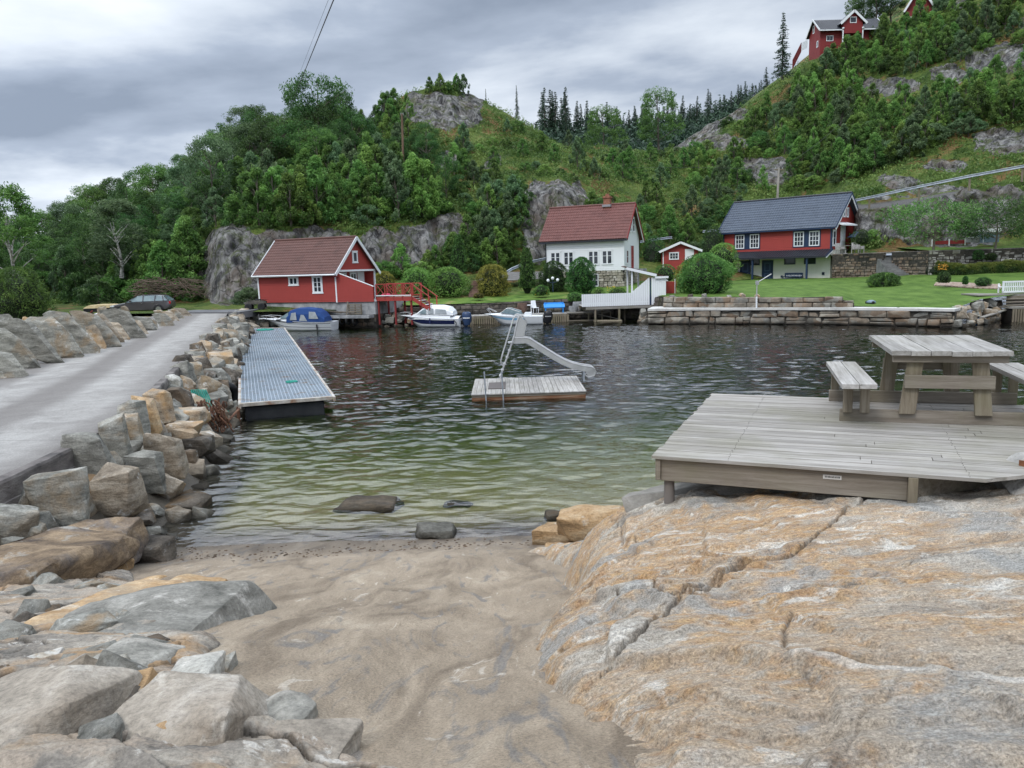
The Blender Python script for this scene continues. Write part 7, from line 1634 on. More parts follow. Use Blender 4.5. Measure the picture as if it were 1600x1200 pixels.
o = dress(stones(tw, 1.08, lambda s: 1.86-.5*max(0, s-11.2)/1.6 if s > 11.2 else 1.86-.012*s, 'terrace_wall', SM_Q, None, random.Random(32), (.6, 1.5), (.34, .5), .5, 0, big=1.2)); tag(o, 'low upper wall of big squared stones behind the pale quay top', 'stone wall')
bw = [tuple(PD(q, 480, d))[:2] for q, d in ((560,64.5),(600,62.5),(640,61.5),(700,61.3),(760,61.3),(830,61.3),(905,61.2),(960,60.5),(1030,57.5),(1040,56))]
o = dress(stones(bw, -.6, lambda s: 1.25+.02*s, 'garden_bank_wall', SM_D, None, random.Random(33), (.4, 1.0), (.25, .4), .5, .05)); tag(o, 'dark stone bank wall behind the slatted jetty below the garden', 'stone wall')
# boulder bank at the right of the quay, at the causeway end and below the footbridge
def bouldery(pts, n, s0, s1, label, group, seed, zf):
    rr = random.Random(seed)
    for k in range(n):
        f = (k+.5)/n*(len(pts)-1); i = min(int(f), len(pts)-2); g = f-i; x = pts[i][0]*(1-g)+pts[i+1][0]*g; y = pts[i][1]*(1-g)+pts[i+1][1]*g
        row = k % 3; s = rr.uniform(s0, s1); q = rr.randrange(6); o = protos[q].copy(); COL.objects.link(o)
        o.location = (x+rr.uniform(-.2, .2), y-.5+row*.35, zf(row)+rr.uniform(-.1, .1)-.3*s); o.scale = (s, s*.9, s*rr.uniform(.7, 1.0)); o.rotation_euler = (rr.uniform(-.3, .3), rr.uniform(-.4, .4), rr.uniform(0, 6)); tag(o, '%s boulder from the left in the %s' % (ordinal(k), label), 'rock', group)
bouldery([PD(1488,490,45.6)[:2], PD(1530,482,47.4)[:2], PD(1562,470,50)[:2]], 27, .55, .9, 'rough bank right of the stone quay', 'boulders right of the stone quay', 5, lambda r: (.1, .55, 1.0)[r])
bouldery([PD(352,500,58)[:2], PD(385,495,60.8)[:2], PD(436,492,62.6)[:2]], 24, .8, 1.25, 'bank between causeway and boathouse', 'boulders between causeway and boathouse', 6, lambda r: (.2, .7, 1.2)[r])
bouldery([PD(592,500,60.5)[:2], PD(640,500,60)[:2], PD(700,500,60.4)[:2]], 21, .5, .9, 'dark bank under the red footbridge', 'boulders under the red footbridge', 7, lambda r: (.0, .4, .8)[r])
bouldery([PD(1000,500,57)[:2], PD(1030,500,56)[:2]], 9, .5, .9, 'left corner of the stone quay', 'boulders at the left corner of the stone quay', 8, lambda r: (.0, .3, .6)[r])
bouldery([PD(1035,460,56.2)[:2], PD(1120,460,54)[:2], PD(1200,463,52.4)[:2]], 6, .35, .5, 'edge of the terrace above the low wall', 'stones on the terrace edge', 9, lambda r: 1.85)
# right terrace walls, steps and terrace lawn
wl = [(PD(1300,397,73.2)), (PD(1352,396,71)), (PD(1380,396,69.8))]
o = dress(stones([tuple(v[:2]) for v in wl], 1.2, 4.5, 'patio_wall', SM_B, None, random.Random(34), (.3, .7), (.2, .34), .5, .05)); tag(o, 'brown stone retaining wall under the patio of the red and blue house', 'stone wall')
wl2 = [(PD(1392,394,69.5)), (PD(1450,392,65.6))]
o = dress(stones([tuple(v[:2]) for v in wl2], 1.2, 4.55, 'terrace_side_wall', SM_B, None, random.Random(35), (.3, .7), (.2, .34), .5, .05)); tag(o, 'brown stone wall right of the garden steps', 'stone wall')
wl3 = [(PD(1452,390,65.4)), (PD(1530,388,64.4)), (PD(1640,385,62.5)), (PD(1800,380,60))]
o = dress(stones([tuple(v[:2]) for v in wl3], 1.4, lambda s: 4.55-.0*s, 'dry_stone_wall', SM_G, None, random.Random(36), (.25, .65), (.16, .3), .5, .05)); tag(o, 'grey dry stone wall behind the long hedge', 'stone wall')
st = thing('garden_steps', 'grey stone steps rising between the two brown terrace walls', 'steps', tuple(PD(1407,430,67.5)), 0)
s0 = PD(1408,429,67.2); s1 = PD(1384,398,70.5); mb = MB()
for k in range(12):
    a = s0.lerp(s1, k/12)-s0; b_ = s0.lerp(s1, (k+1)/12)-s0; mb.box(min(a.x, b_.x)-.9, a.x+1.2, a.y, a.y+1.6, -1, b_.z-.0)
mb.build('treads', pmat('slate', [(.13,.13,.13),(.24,.24,.235)], 2, bump=.4), st)
tb = [PD(1452,390,65.9), PD(1530,388,64.9), PD(1640,385,63.0), PD(1800,380,60.5)]; bk_ = [PD(1400,385,71.5), PD(1500,384,70.5), PD(1640,382,69), PD(1800,378,66)]
n_ = 30; U_ = np.linspace(0, 3, n_); g1 = np.array([[np.interp(u, range(4), [v[c] for v in tb]) for c in (0,1)] for u in U_]); g2 = np.array([[np.interp(u, range(4), [v[c] for v in bk_]) for c in (0,1)] for u in U_])
Xt = np.stack([g1[:, 0]*(1-s)+g2[:, 0]*s for s in np.linspace(0, 1, 8)]); Yt = np.stack([g1[:, 1]*(1-s)+g2[:, 1]*s for s in np.linspace(0, 1, 8)])
link('terrace_lawn', gridmesh('terrace_lawn', Xt, Yt, 4.56+.05*fbm(Xt, Yt, 0, 3)+.35*np.linspace(0, 1, 8)[:, None]), LAWN)['kind'] = 'structure'
pa = MB().prism([tuple(v)[:2]+(4.40,) for v in (PD(1296,397,73.6), PD(1352,396,71.2), PD(1392,396,69.9), PD(1400,396,72), PD(1360,390,77), PD(1320,390,80))], (0, 0, .13)); pa.build('patio', pmat('paving', [(.20,.19,.18),(.30,.29,.27)], 1, bump=.3))['kind'] = 'structure'
# patio furniture and parasol
wick = pmat('wicker', [(.25,.24,.23),(.40,.39,.38)], 12, bump=.4)
for k, (q, d, rz_) in enumerate(((1312,72.6,.3),(1330,71.8,-.4),(1341,71.6,.2))):
    c_ = thing('patio_chair', '%s grey wicker chair from the left on the patio of the red and blue house' % ORD[k], 'chair', tuple(PD(q, 396, d)[:2])+(4.53,), rz_, 'wicker chairs on the patio')
    MB().box(0, .62, 0, .6, .34, .42).build('seat', wick, c_); MB().prism([(0,.55,.42),(.62,.55,.42),(.60,.66,.98),(.02,.66,.98)], (0, .05, 0)).build('backrest', wick, c_)
    for x_ in (0, .56): MB().box(x_, x_+.06, 0, .6, .42, .64).build('armrest', wick, c_); MB().box(x_, x_+.06, 0, .06, 0, .34).build('leg', wick, c_); MB().box(x_, x_+.06, .54, .6, 0, .34).build('leg', wick, c_)
tb_ = thing('patio_table', 'small grey round table between the patio chairs', 'table', tuple(PD(1321,396,72.2)[:2])+(4.53,)); MB().lathe([(.4,.68),(.42,.70),(.42,.73),(.01,.735)], n=16).build('tabletop', wick, tb_); MB().lathe([(.22,0),(.05,.05),(.04,.68)], n=10).build('pedestal', wick, tb_)
um = thing('folded_parasol', 'folded dark parasol leaning over the patio behind the gable', 'parasol', tuple(PD(1337,390,75)[:2])+(4.5,)); MB().lathe([(.02,1.5),(.9,1.55),(.5,1.8),(.03,2.15)], n=8).build('canopy', NAVY, um); MB().cyl(0, 0, 0, 1.6, .03).build('pole', STEEL, um)

# ---------------- wooden jetties left of the white terrace
jt = thing('slatted_jetty', 'low grey jetty with vertical slats along the water below the garden', 'jetty', tuple(PD(720,488,59.7)[:2])+(0,), 0)
j0 = PD(716,488,59.6); j1 = PD(886,487,59.3); Lj = (j1-j0).length; jt.rotation_euler = (0, 0, math.atan2(j1.y-j0.y, j1.x-j0.x)); rb = random.Random(9)
link('deck_boards', boards_mesh([(k*.15, k*.15+.14, -.02, 1.5) for k in range(int(Lj/.15))], .60, .64, 'Y', rb), W_DECKY, jt)
link('slat_front', boards_mesh([(k*.17+.01, k*.17+.13, -.06, -.02) for k in range(int(Lj/.17))], -.05+.0, .60, 'Y', rb), W_POST, jt)
MB().box(0, Lj, -.015, .06, .42, .58).build('rail', W_BEAM, jt); MB().box(.0, Lj, .3, 1.4, -.5, .35).build('crib', pmat('shadow_timber', [(.02,.018,.015)], bump=0), jt)  # near-black box; its colour stands in for the shade behind the slats
lj = thing('landing_stage', 'small open landing stage with a sloping plank beside the slatted jetty', 'jetty', tuple(PD(886,488,59.3)[:2])+(0,), 0)
MB().box(.0, 3.4, -.1, 1.3, .62, .70).build('deck_boards', W_DECK, lj)
for x_ in (.05, 1.6, 3.3): MB().box(x_, x_+.09, -.05, .05, -.4, .62).build('post', W_POST, lj)
MB().box(.0, 2.3, -.12, -.04, .02, .10).build('lower_rail', W_BEAM, lj); MB().bar((2.0, -.3, .62), (4.1, -.35, .05), .30, .05).build('sloping_plank', W_DECK, lj)
lg = MB().tube([PZ(928,502,.05), PZ(972,502,.05)], .11, 8).build('floating_log', W_POST, smooth=True); tag(lg, 'pale log floating at the foot of the posts under the white terrace', 'log')
mr_ = MB().cyl(0, 0, -.5, .42, .09, 10).build('mooring_post', WHITE, smooth=True); mr_.location = PZ(737.5,506,0); tag(mr_, 'short white mooring post standing in the water between the two right boats', 'post')
# blue bench, chairs, planters
bb = thing('blue_bench', 'bright blue bench standing on the jetty below the white house', 'bench', tuple(PD(851,487,60.1)[:2])+(.64,), rad(1)); BLU = paint('bright_blue', (.02,.22,.62), .45)
MB().box(0, 1.55, 0, .45, .38, .43).build('seat', BLU, bb); bo = MB()
for z_ in (.46, .64): bo.prism([(0,.46,z_),(1.55,.46,z_),(1.55,.50,z_+.165),(0,.50,z_+.165)], (0, .03, 0))
bo.build('backrest', BLU, bb)
for x_ in (.06, 1.42): MB().box(x_, x_+.07, .02, .09, 0, .38).build('leg', BLU, bb); MB().box(x_, x_+.07, .38, .45, 0, .8).build('leg', BLU, bb)
MB().prism([(-.04,-.02,.435),(1.59,-.02,.435),(1.59,.47,.70),(-.04,.47,.70)], (0, 0, .02)).build('cloth_cover', BLU, bb)
for k, (q, col, lab) in enumerate(((822,WHITE,'white plastic table on the jetty behind the right boat'),)):
    t_ = thing('plastic_table', lab, 'table', tuple(PD(q-6,487,60.4)[:2])+(.64,)); MB().box(0, .75, 0, .6, .62, .66).build('tabletop', col, t_)
    for x_ in (.02, .68):
        for y_ in (.02, .53): MB().box(x_, x_+.05, y_, y_+.05, 0, .62).build('leg', col, t_)
ch_ = thing('plastic_chair', 'pale plastic chair on the jetty between the table and the blue bench', 'chair', tuple(PD(833,487,60.5)[:2])+(.64,), rad(20)); MB().box(0, .5, 0, .5, .40, .44).build('seat', WHITE, ch_); MB().prism([(.02,.46,.44),(.48,.46,.44),(.44,.56,.98),(.06,.56,.98)], (0, .03, 0)).build('backrest', WHITE, ch_)
for x_ in (.02, .44):
    for y_ in (.02, .44): MB().box(x_, x_+.04, y_, y_+.04, 0, .4).build('leg', WHITE, ch_)
TER = pmat('brown_pot', [(.10,.06,.045),(.17,.11,.085)], 4)
for k, (q, py, d, r, h, lab) in enumerate(((808,483,60.2,.25,.5,'rusty brown pot on the jetty behind the right boat'),(816,479,60.5,.40,.72,'larger brown barrel planter behind the rusty pot'),(896,488,60,.38,.5,'dark tub standing on the landing stage'),(903,482,60.2,.42,.7,'round grey stone planter at the left end of the white rail'))):
    o = MB().lathe([(r*.7,0),(r,h*.55),(r*.92,h),(r*.8,h),(r*.75,h*.85)], n=14).build('planter', TER if k < 2 else GBLOCK, smooth=True); o.location = tuple(PD(q, py, d)[:2])+((.64 if k in (0, 2) else .75),); tag(o, lab, 'planter')
# globe garden lamp
gl_ = thing('globe_lamp', 'garden lamp with three white globes before the dark shrub', 'lamp', tuple(PD(864,456,63)), 0); WGL = paint('opal_glass', (.72,.74,.76), .3, .02, 0)
MB().cyl(0, 0, 0, .75, .03, 8).build('post', NAVY, gl_)
for dx, dz_ in ((-.38, .93), (0, 1.10), (.40, .95)):
    MB().tube([(0,0,.72),(dx,0,dz_-.12)], .02, 6).build('arm', NAVY, gl_); MB().lathe([(.01,-.13),(.09,-.1),(.13,0),(.09,.1),(.01,.13)], (dx, 0, dz_), 14).build('globe', WGL, gl_, smooth=True)
gs = thing('wooden_steps', 'brown timber garden steps climbing beside the golden shrub', 'steps', tuple(PD(739,465,65)), rad(-5)); mb = MB()
for k in range(8): mb.box(-.4, .45, k*.28, k*.28+.3, k*.18-.1, k*.18+.12)
mb.build('treads', pmat('brown_sleepers', [(.10,.06,.045),(.20,.13,.10)], 2, bump=.4), gs)
rp = MB().prism([tuple(PD(*q)) for q in ((735,441,70),(790,426,72),(852,425,73),(852,436,71),(790,439,70))], (0, 0, .06)); rp.build('garden_path', pmat('path_gravel', [(.10,.095,.09),(.17,.165,.155)], 2, bump=.5))['kind'] = 'structure'

# ---------------- white slatted terrace with shelter
d0 = 57.8; org = PD(909,475,d0); WT = thing('white_terrace', 'white slatted terrace with a small roofed shelter standing on posts over the water', 'terrace', (org.x, org.y, 0), rad(1.5)); sc = d0/1200
zd_ = 1.27; Lw = (1040-909)*sc
link('terrace_floor', boards_mesh([(k*.14, k*.14+.13, 0, 2.6) for k in range(int(Lw/.14))], zd_-.06, zd_-.02, 'Y', rb), W_DECKY, WT)
sl_ = MB(); k = 0; x_ = 0.0
while x_ < 5.05:
    tz = .84 if x_ < 3.7 else .84+(x_-3.7)*.80; sl_.prism([(x_, -.03, zd_-.10), (x_+.145, -.03, zd_-.10), (x_+.145, -.03, zd_+tz+(.0 if x_ < 3.7 else .1)), (x_, -.03, zd_+tz)], (0, .03, 0)); x_ += .16
me_o = sl_.build('slatted_rail', WHITE, WT); MB().box(0, 5.1, .005, .05, zd_+.1, zd_+.2).build('rail_batten', WHITE, WT)
sd_ = MB()
for k in range(7): sd_.box(5.25+k*.155, 5.25+k*.155+.145, -.06, -.03, zd_-.10, zd_+1.92-k*.01)
for k in range(15): sd_.box(6.32, 6.35, -.03+k*.15, .11+k*.15, zd_-.1, zd_+1.85)
sd_.build('shelter_wall', WHITE, WT); MB().box(5.14, 5.22, -.02, .06, zd_-.1, zd_+1.9).build('corner_post', NAVY, WT)
for x_, y_ in ((3.75, .02), (4.6, 1.9), (3.75, 1.9)): MB().box(x_, x_+.11, y_, y_+.11, zd_, zd_+2.55-(x_-3.7)*.32).build('roof_post', WHITE, WT)
tiledroof((3.4, -.15, zd_+2.72), (6.45, -.15, zd_+1.95), (6.45, 2.3, zd_+2.05), (3.4, 2.3, zd_+2.82), 'shelter_roof', T_BRN, WT, .35, .25, .03)
MB().bar((3.35, -.2, zd_+2.66), (5.6, -.2, zd_+2.08), .05, .2).build('roof_fascia', WHITE, WT); MB().box(5.5, 6.5, -.2, -.15, zd_+1.85, zd_+2.0).build('roof_fascia', WHITE, WT)
MB().box(.3, 6.2, -.02, .10, zd_-.32, zd_-.13).build('bearer', W_DECK, WT); MB().box(.0, 6.3, 1.8, 1.92, zd_-.32, zd_-.13).build('bearer', W_POST, WT)
for x_, y_, w_ in ((.95, 0, .13),(1.65, 1.2, .1),(2.75, .0, .14),(3.4, 1.2, .1),(5.05, 0, .14),(5.5, 1.2, .1)): MB().box(x_, x_+w_, y_, y_+w_, -1, zd_-.33).build('post', W_POST, WT)
MB().cyl(5.95, -.05, .95, zd_-.1, .07, 8).build('white_pipe', WHITE, WT)

# ---------------- right end: white bench, decks, blue barrel
wb = thing('white_bench', 'white slatted bench on the small jetty deck at the right edge', 'bench', tuple(PD(1566,458,49.5)), rad(-4)); WB_ = wb
zb_ = PD(1566,458,49.5).z
bk = MB()
for k in range(16): bk.box(.08+k*.115, .13+k*.115, .0, .03, .12, .66)
bk.build('back_slats', WHITE, wb); MB().box(0, 1.95, -.02, .06, .66, .76).build('top_rail', WHITE, wb); MB().box(0, 1.95, -.02, .06, .02, .12).build('bottom_rail', WHITE, wb); MB().box(0, 1.95, .08, .55, .36, .40).build('seat', WHITE, wb)
for x_ in (0, 1.88): MB().box(x_, x_+.07, -.02, .06, 0, .68).build('leg', WHITE, wb); MB().box(x_, x_+.07, .48, .55, 0, .6).build('leg', WHITE, wb)
rd_ = thing('right_jetty', 'brown stepped timber jetty under the white bench at the right edge', 'jetty', (PD(1530,460,49.2).x, 49.2, 0), rad(-3)); z1 = PD(1566,459,49.2).z
MB().box(0, 7.5, 0, 2.2, z1-.10, z1-.02).build('upper_deck', W_DECK, rd_); MB().box(1.7, 7.5, -.05, .0, z1-.75, z1-.12).build('riser', W_BEAM, rd_); MB().box(1.2, 7.5, -1.5, .0, z1-.86, z1-.76).build('lower_deck', W_DECK, rd_)
sf = MB()
for k in range(38): sf.box(1.25+k*.16, 1.36+k*.16, -1.55, -1.51, -.4, z1-.88)
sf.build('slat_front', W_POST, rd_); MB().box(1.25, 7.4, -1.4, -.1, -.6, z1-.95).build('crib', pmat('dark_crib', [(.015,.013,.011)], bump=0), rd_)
for k in range(3): MB().box(1.4-k*.1, 3.2+k*.1, -.4-k*.25, -.1-k*.25, z1-.35-.18*k, z1-.30-.18*k).build('step', W_BEAM, rd_)
rf_ = thing('blue_float_box', 'bright blue plastic float box in the water by the boulder bank', 'float', tuple(PZ(1527,503,0)), rad(4)); MB().box(0, 1.05, 0, .7, -.1, .38).build('box', BLU, rf_, bevel=.04); MB().box(-.02, 1.07, -.02, .72, .36, .40).build('rim', BLU, rf_, bevel=.01)
g_ = MB().bar(PZ(1534,496,.45), PD(1580,481,49), .28, .06).build('gangplank', W_DECK); tag(g_, 'grey gangplank sloping from the right jetty to the blue float box', 'plank')
# gravel bed
gv = MB().prism([tuple(onlawn(q, d)+Vector((0,0,.03))) for q, d in ((1462,57.5),(1490,56),(1530,53.6),(1568,52),(1568,54),(1530,56),(1490,58.4),(1465,59))], (0, 0, .07)); o = gv.build('gravel_bed', pmat('bark_gravel', [(.14,.08,.06),(.30,.22,.17),(.42,.36,.31)], 7, bump=.8, bscale=12, kind='World')); o['kind'] = 'structure'
# boat crane post, mower, lamps, boxes
cr_ = thing('boat_crane', 'thin grey boat crane post with a tilted arm on the stone quay', 'crane', tuple(PD(1182,481,51.6)), 0)
MB().cyl(0, 0, 0, .75, .055, 10).build('white_base', WHITE, cr_, smooth=True); MB().cyl(0, 0, .75, 1.75, .04, 8).build('mast', STEEL, cr_, smooth=True); MB().tube([(-.05,0,1.62),(.2,0,1.78),(.95,0,2.22)], .035, 8).build('arm', STEEL, cr_, smooth=True); MB().box(-.08, .12, -.08, .08, 1.55, 1.8).build('winch', STEEL, cr_)
mw = thing('robot_mower', 'small grey blue robot mower on the lawn near the quay edge', 'robot mower', tuple(PD(1361,475,50.6)), rad(20)); BLG = paint('grey_blue_plastic', (.14,.20,.26), .4)
MB().lathe([(.26,.06),(.30,.12),(.26,.2),(.12,.26),(.01,.27)], n=14).build('body', BLG, mw, smooth=True)
for s_ in (-1, 1): MB().tube([(-.1, s_*.24, .1), (-.1, s_*.31, .1)], .1, 12).build('wheel', rub, mw)
lp = thing('path_lamp', 'short white bollard lamp at the end of the long hedge', 'lamp', tuple(onlawn(1448, 66.5)), 0); MB().cyl(0, 0, 0, .75, .05, 8).build('post', WHITE, lp); MB().lathe([(.01,0),(.10,.04),(.12,.12),(.08,.22),(.01,.25)], (0,0,.74), 12).build('globe', WGL, lp, smooth=True)
hv = thing('white_lidded_box', 'dark box with a white lid on the terrace, biggest of the white topped boxes', 'garden box', tuple(PD(1536,379,66.5)), 0); MB().box(0, 1.35, 0, .8, 0, .85).build('body', BLG, hv); MB().box(-.08, 1.45, -.08, .9, .85, 1.15).build('lid', WHITE, hv); MB().box(-.02, .02, -.03, -.0, 0, .8).build('corner', WHITE, hv)
for k, (q, w_) in enumerate(((1514, .6),(1525, .62))):
    b2 = thing('small_white_box', ['small white topped box left of the biggest one, outer','small white topped box left of the biggest one, inner'][k], 'garden box', tuple(PD(q,379,67)), 0); MB().box(0, w_, 0, .5, 0, .42).build('body', GBLOCK, b2); MB().box(-.04, w_+.04, -.05, .55, .42, .50).build('lid', WHITE, b2)
lf = thing('low_dark_fence', 'low dark edging with white pegs on the terrace behind the nearer small tree', 'fence', tuple(PD(1455,385,68)), rad(-8)); MB().box(0, 3.2, 0, .05, .15, .45).build('board', REDD, lf)
for x_ in (0, 1.4, 2.7): MB().box(x_, x_+.08, -.06, -.005, 0, .6).build('peg', WHITE, lf)
# guardrails
def guard(pts, name_label, posts, two=True, z_=.0):
    g = thing('guardrail', name_label, 'guardrail', (0,0,0)); P = [PD(*q) for q in pts]
    V = []; F = []
    prof = [(.0,-.13),(.06,-.10),(.0,-.03),(.0,.03),(.06,.10),(.0,.13),(-.02,.13),(-.02,-.13)]
    for i, q in enumerate(P):
        t_ = (P[min(i+1, len(P)-1)]-P[max(i-1, 0)]).normalized(); n = Vector((t_.y, -t_.x, 0)).normalized()
        for o_, z in prof: V.append(q+n*o_+Vector((0,0,z)))
    for i in range(len(P)-1):
        for k in range(8): F.append((i*8+k, i*8+(k+1) % 8, (i+1)*8+(k+1) % 8, (i+1)*8+k))
    MB().add(V, F).build('rail_beam', galv, g)
    for f in posts:
        i = min(int(f), len(P)-2); q = P[i].lerp(P[i+1], f-i)+Vector((0, .12, 0)); MB().box(q.x-.07, q.x+.07, q.y-.04, q.y+.08, q.z-1.3, q.z+.05).build('post', W_POST, g)
    return g
guard([(1322,316,78.5),(1364,307.6,76.5),(1437.6,291.3,73.5),(1517,275,71),(1600,259.8,68.5),(1700,240,65)], 'long steel guardrail climbing to the right above the red and blue house', [.9, 2, 3, 4, 4.9, .3])
guard([(784,430,72),(800,420,73),(825,410,75),(858,403,77)], 'short guardrail behind the column conifer left of the white house', [1, 2])
guard([(1000,378,84),(1022,374.5,85),(1050,371,86)], 'short guardrail piece between the white house and the small shed', [1])
guard([(1098,362,88),(1118,360,89),(1140,358,90)], 'short guardrail piece behind the left end of the blue black roof', [1])
# poles and wires
def pole(px, pt, pb, d, r, m, label, arm=False):
    b_ = PD(px[1], pb, d); t_ = PD(px[0], pt, d); o = thing('utility_pole', label, 'utility pole', tuple(b_-Vector((0,0,1.0)))); v = t_-b_+Vector((0,0,1.0))
    MB().tube([(0,0,0), v], [r*1.15, r*.8], 10).build('shaft', m, o, smooth=True)
    if arm: MB().box(v.x-.55, v.x+.55, v.y-.05, v.y+.05, v.z-.25, v.z-.15).build('crossarm', W_POST, o)
    for s_ in (-.4, .4): MB().cyl(v.x+s_*(1 if arm else .3), v.y, v.z-.15, v.z+.1, .05, 8).build('insulator', GBLOCK, o)
    return t_
PPOLE = pmat('pale_pole', [(.25,.23,.20),(.40,.37,.33)], 3, stretch=(1,1,.2), bump=.3); BPOLE = pmat('brown_pole', [(.11,.07,.045),(.20,.13,.09)], 3, stretch=(1,1,.2), bump=.3)
p1 = pole((375,380), 262, 338, 84, .13, PPOLE, 'pale grey utility pole rising from the young trees above the left cliff'); p2 = pole((628,632), 178, 332, 92, .15, BPOLE, 'tall brown utility pole on the slope below the rocky knoll'); p3 = pole((1217,1214), 262, 322, 90, .13, PPOLE, 'grey utility pole behind the blue black roof', True)
WIRE = pmat('wire', [(.03,.03,.032)], bump=0, rough=.5)
def wire(a, m_, b_, r, label):
    a, m_, b_ = Vector(a), Vector(m_), Vector(b_); c_ = m_*2-(a+b_)*.5
    o = MB().tube([a*(1-t)**2+c_*2*t*(1-t)+b_*t*t for t in np.linspace(0, 1, 40)], r, 5).build('overhead_wire', WIRE, smooth=True); return tag(o, label, 'wire')
wire(PD(560,-95,22), PD(484,92,44), PD(452,172,96), .022, 'thicker overhead wire running up out of the picture, nearer of two'); wire(PD(552,-95,22), PD(477,92,46), PD(447,172,98), .006, 'thinner overhead wire just left of the thicker one')
wire(PD(1214,266,90), PD(1300,205,100), PD(1344,150,110), .02, 'thin wire from the pole behind the roof up the hillside'); wire(PD(1214,266,90), PD(1110,262,92), PD(980,262,96), .015, 'thin wire from the pole behind the roof to the left')

# ================================================================== BOATS
GEL = paint('gelcoat', (.72,.74,.76), .28, .03, .10); GELN = paint('navy_gelcoat', (.015,.022,.075), .25, .03, 0); GELB = paint('light_blue_gelcoat', (.22,.42,.60), .3, .03, 0); CANV = paint('blue_canvas', (.016,.055,.19), .8, .1, .1)
CLEAR = pmat('clear_vinyl', [(.28,.31,.33),(.42,.45,.47)], 2, rough=.15, bump=.2, spec=.6); WSH = pmat('windshield', [(.10,.15,.17),(.20,.27,.29)], 1.5, rough=.08, bump=0, spec=.7); BLK = pmat('engine_black', [(.014,.014,.017)], rough=.3, bump=0)
def hull(L, B, fb, db, stem=.28, name='hull', m=None, parent=None, ns=28):
    """bow at x=0, stern at x=L; returns surface fn side(u,t): u along, t from keel 0 to sheer 1"""
    def sec(u):
        w = B/2*(1-(1-u)**2.6)**.75 if u < 1 else B/2; w = max(w, .03)*(1-.10*max(0, u-.7)/.3)
        zs = fb[0]+(fb[1]-fb[0])*u-.10*math.sin(math.pi*u)*.5; zk = -db*min(1, u/.35)**.6+(1-min(1, u/.35))**1.6*(fb[0]*.9+db*.0); zc = zk+(zs-zk)*(.34+.18*(1-min(1, u/.4)))
        xo = stem*(L)*(1-u)**1.5*0
        return w, zs, zk, zc
    def pt(u, t, s):
        w, zs, zk, zc = sec(u); wc = w*(.80-.25*(1-min(1, u/.5)))
        rake = .16*L*(1-u)**3
        if t < .38: f = t/.38; y = wc*f; z = zk+(zc-zk)*f**1.4
        else: f = (t-.38)/.62; y = wc+(w-wc)*f**.8; z = zc+(zs-zc)*f
        return Vector((u*L+rake*(1-(z-zk)/max(.05, zs-zk)), s*y, z))
    ts = [0,.12,.25,.38,.46,.58,.7,.82,.92,1]; V = []; F = []; us_ = [(i/ns)**1.25 for i in range(ns+1)]
    for s in (-1, 1):
        b0 = len(V)
        for u in us_:
            for t in ts: V.append(pt(u, t, s))
        k = len(ts)
        for i in range(ns):
            for j in range(k-1): F.append((b0+i*k+j, b0+i*k+j+1, b0+(i+1)*k+j+1, b0+(i+1)*k+j))
    k = len(ts); n1 = (ns+1)*k; F.append(tuple(ns*k+j for j in range(k))+tuple(n1+ns*k+j for j in range(k-1, -1, -1)))
    return MB().add(V, F).build(name, m, parent, smooth=True), pt, us_
def strip(pt, u0, u1, t0, t1, name, m, parent, off=.008, n=22):
    for s in (-1, 1):
        V = []; 
        for i in range(n+1):
            u = u0+(u1-u0)*i/n
            for t in (t0, t1): q = pt(u, t, s); V.append(q+Vector((0, s*off, 0)))
        MB().add(V, [(2*i, 2*i+1, 2*i+3, 2*i+2) for i in range(n)]).build(name, m, parent, smooth=True, fix=False)
def decksurf(pt, u0, u1, dz, crown, name, m, parent, inset=0, n=18):
    V = []; k = 7
    for i in range(n+1):
        u = u0+(u1-u0)*i/n; a = pt(u, 1, -1); b_ = pt(u, 1, 1)
        for j in range(k+1): f = j/k; q = a.lerp(b_, f); V.append(q+Vector((0, 0, dz+crown*math.sin(math.pi*f)*min(1, u*4))))
    return MB().add(V, [(i*(k+1)+j, i*(k+1)+j+1, (i+1)*(k+1)+j+1, (i+1)*(k+1)+j) for i in range(n) for j in range(k)]).build(name, m, parent, smooth=True, fix=False)
def loftbox(secs, name, m, parent, smooth=True):
    """secs: list of (x, [(y,z)...]) open profile from port to starboard"""
    V = []; k = len(secs[0][1])
    for x_, pr_ in secs: V += [(x_+dx_, y_, z_) for (y_, z_, *q) in pr_ for dx_ in (q or [0])]
    n = len(secs); F = [(i*k+j, i*k+j+1, (i+1)*k+j+1, (i+1)*k+j) for i in range(n-1) for j in range(k-1)]+[tuple(range(k)), tuple((n-1)*k+j for j in range(k))]
    return MB().add(V, F).build(name, m, parent, smooth=smooth)
def motor(parent, x, m, s=1.0, name='outboard_motor'):
    def ring(z, a0, a1, w): n = 12; return [(x+(a0+a1)/2+(a1-a0)/2*math.cos(t), w*math.sin(t), z) for t in np.linspace(0, 2*math.pi, n, endpoint=False)]
    R_ = [ring(.05*s, .10, .55*s, .13*s), ring(.30*s, .06, .66*s, .18*s), ring(.62*s, .05, .70*s, .20*s), ring(.86*s, .08, .66*s, .17*s), ring(.93*s, .2, .55*s, .10*s)]
    V = sum(R_, []); n = 12; F = [(i*n+k, i*n+(k+1) % n, (i+1)*n+(k+1) % n, (i+1)*n+k) for i in range(4) for k in range(n)]+[tuple(range(n)), tuple(4*n+k for k in range(n))]
    o = MB().add(V, F).build(name, m, parent, smooth=True); MB().box(x+.2*s, x+.38*s, -.06, .06, -.7, .06*s).build('leg', m, o); MB().box(x-.06, x+.25, -.14, .14, .12, .42).build('bracket', BLK, o)
    MB().box(x+.15*s, x+.6*s, -.205*s, .205*s, .50*s, .56*s).build('stripe', GEL if m is not BLK else STEEL, o); return o
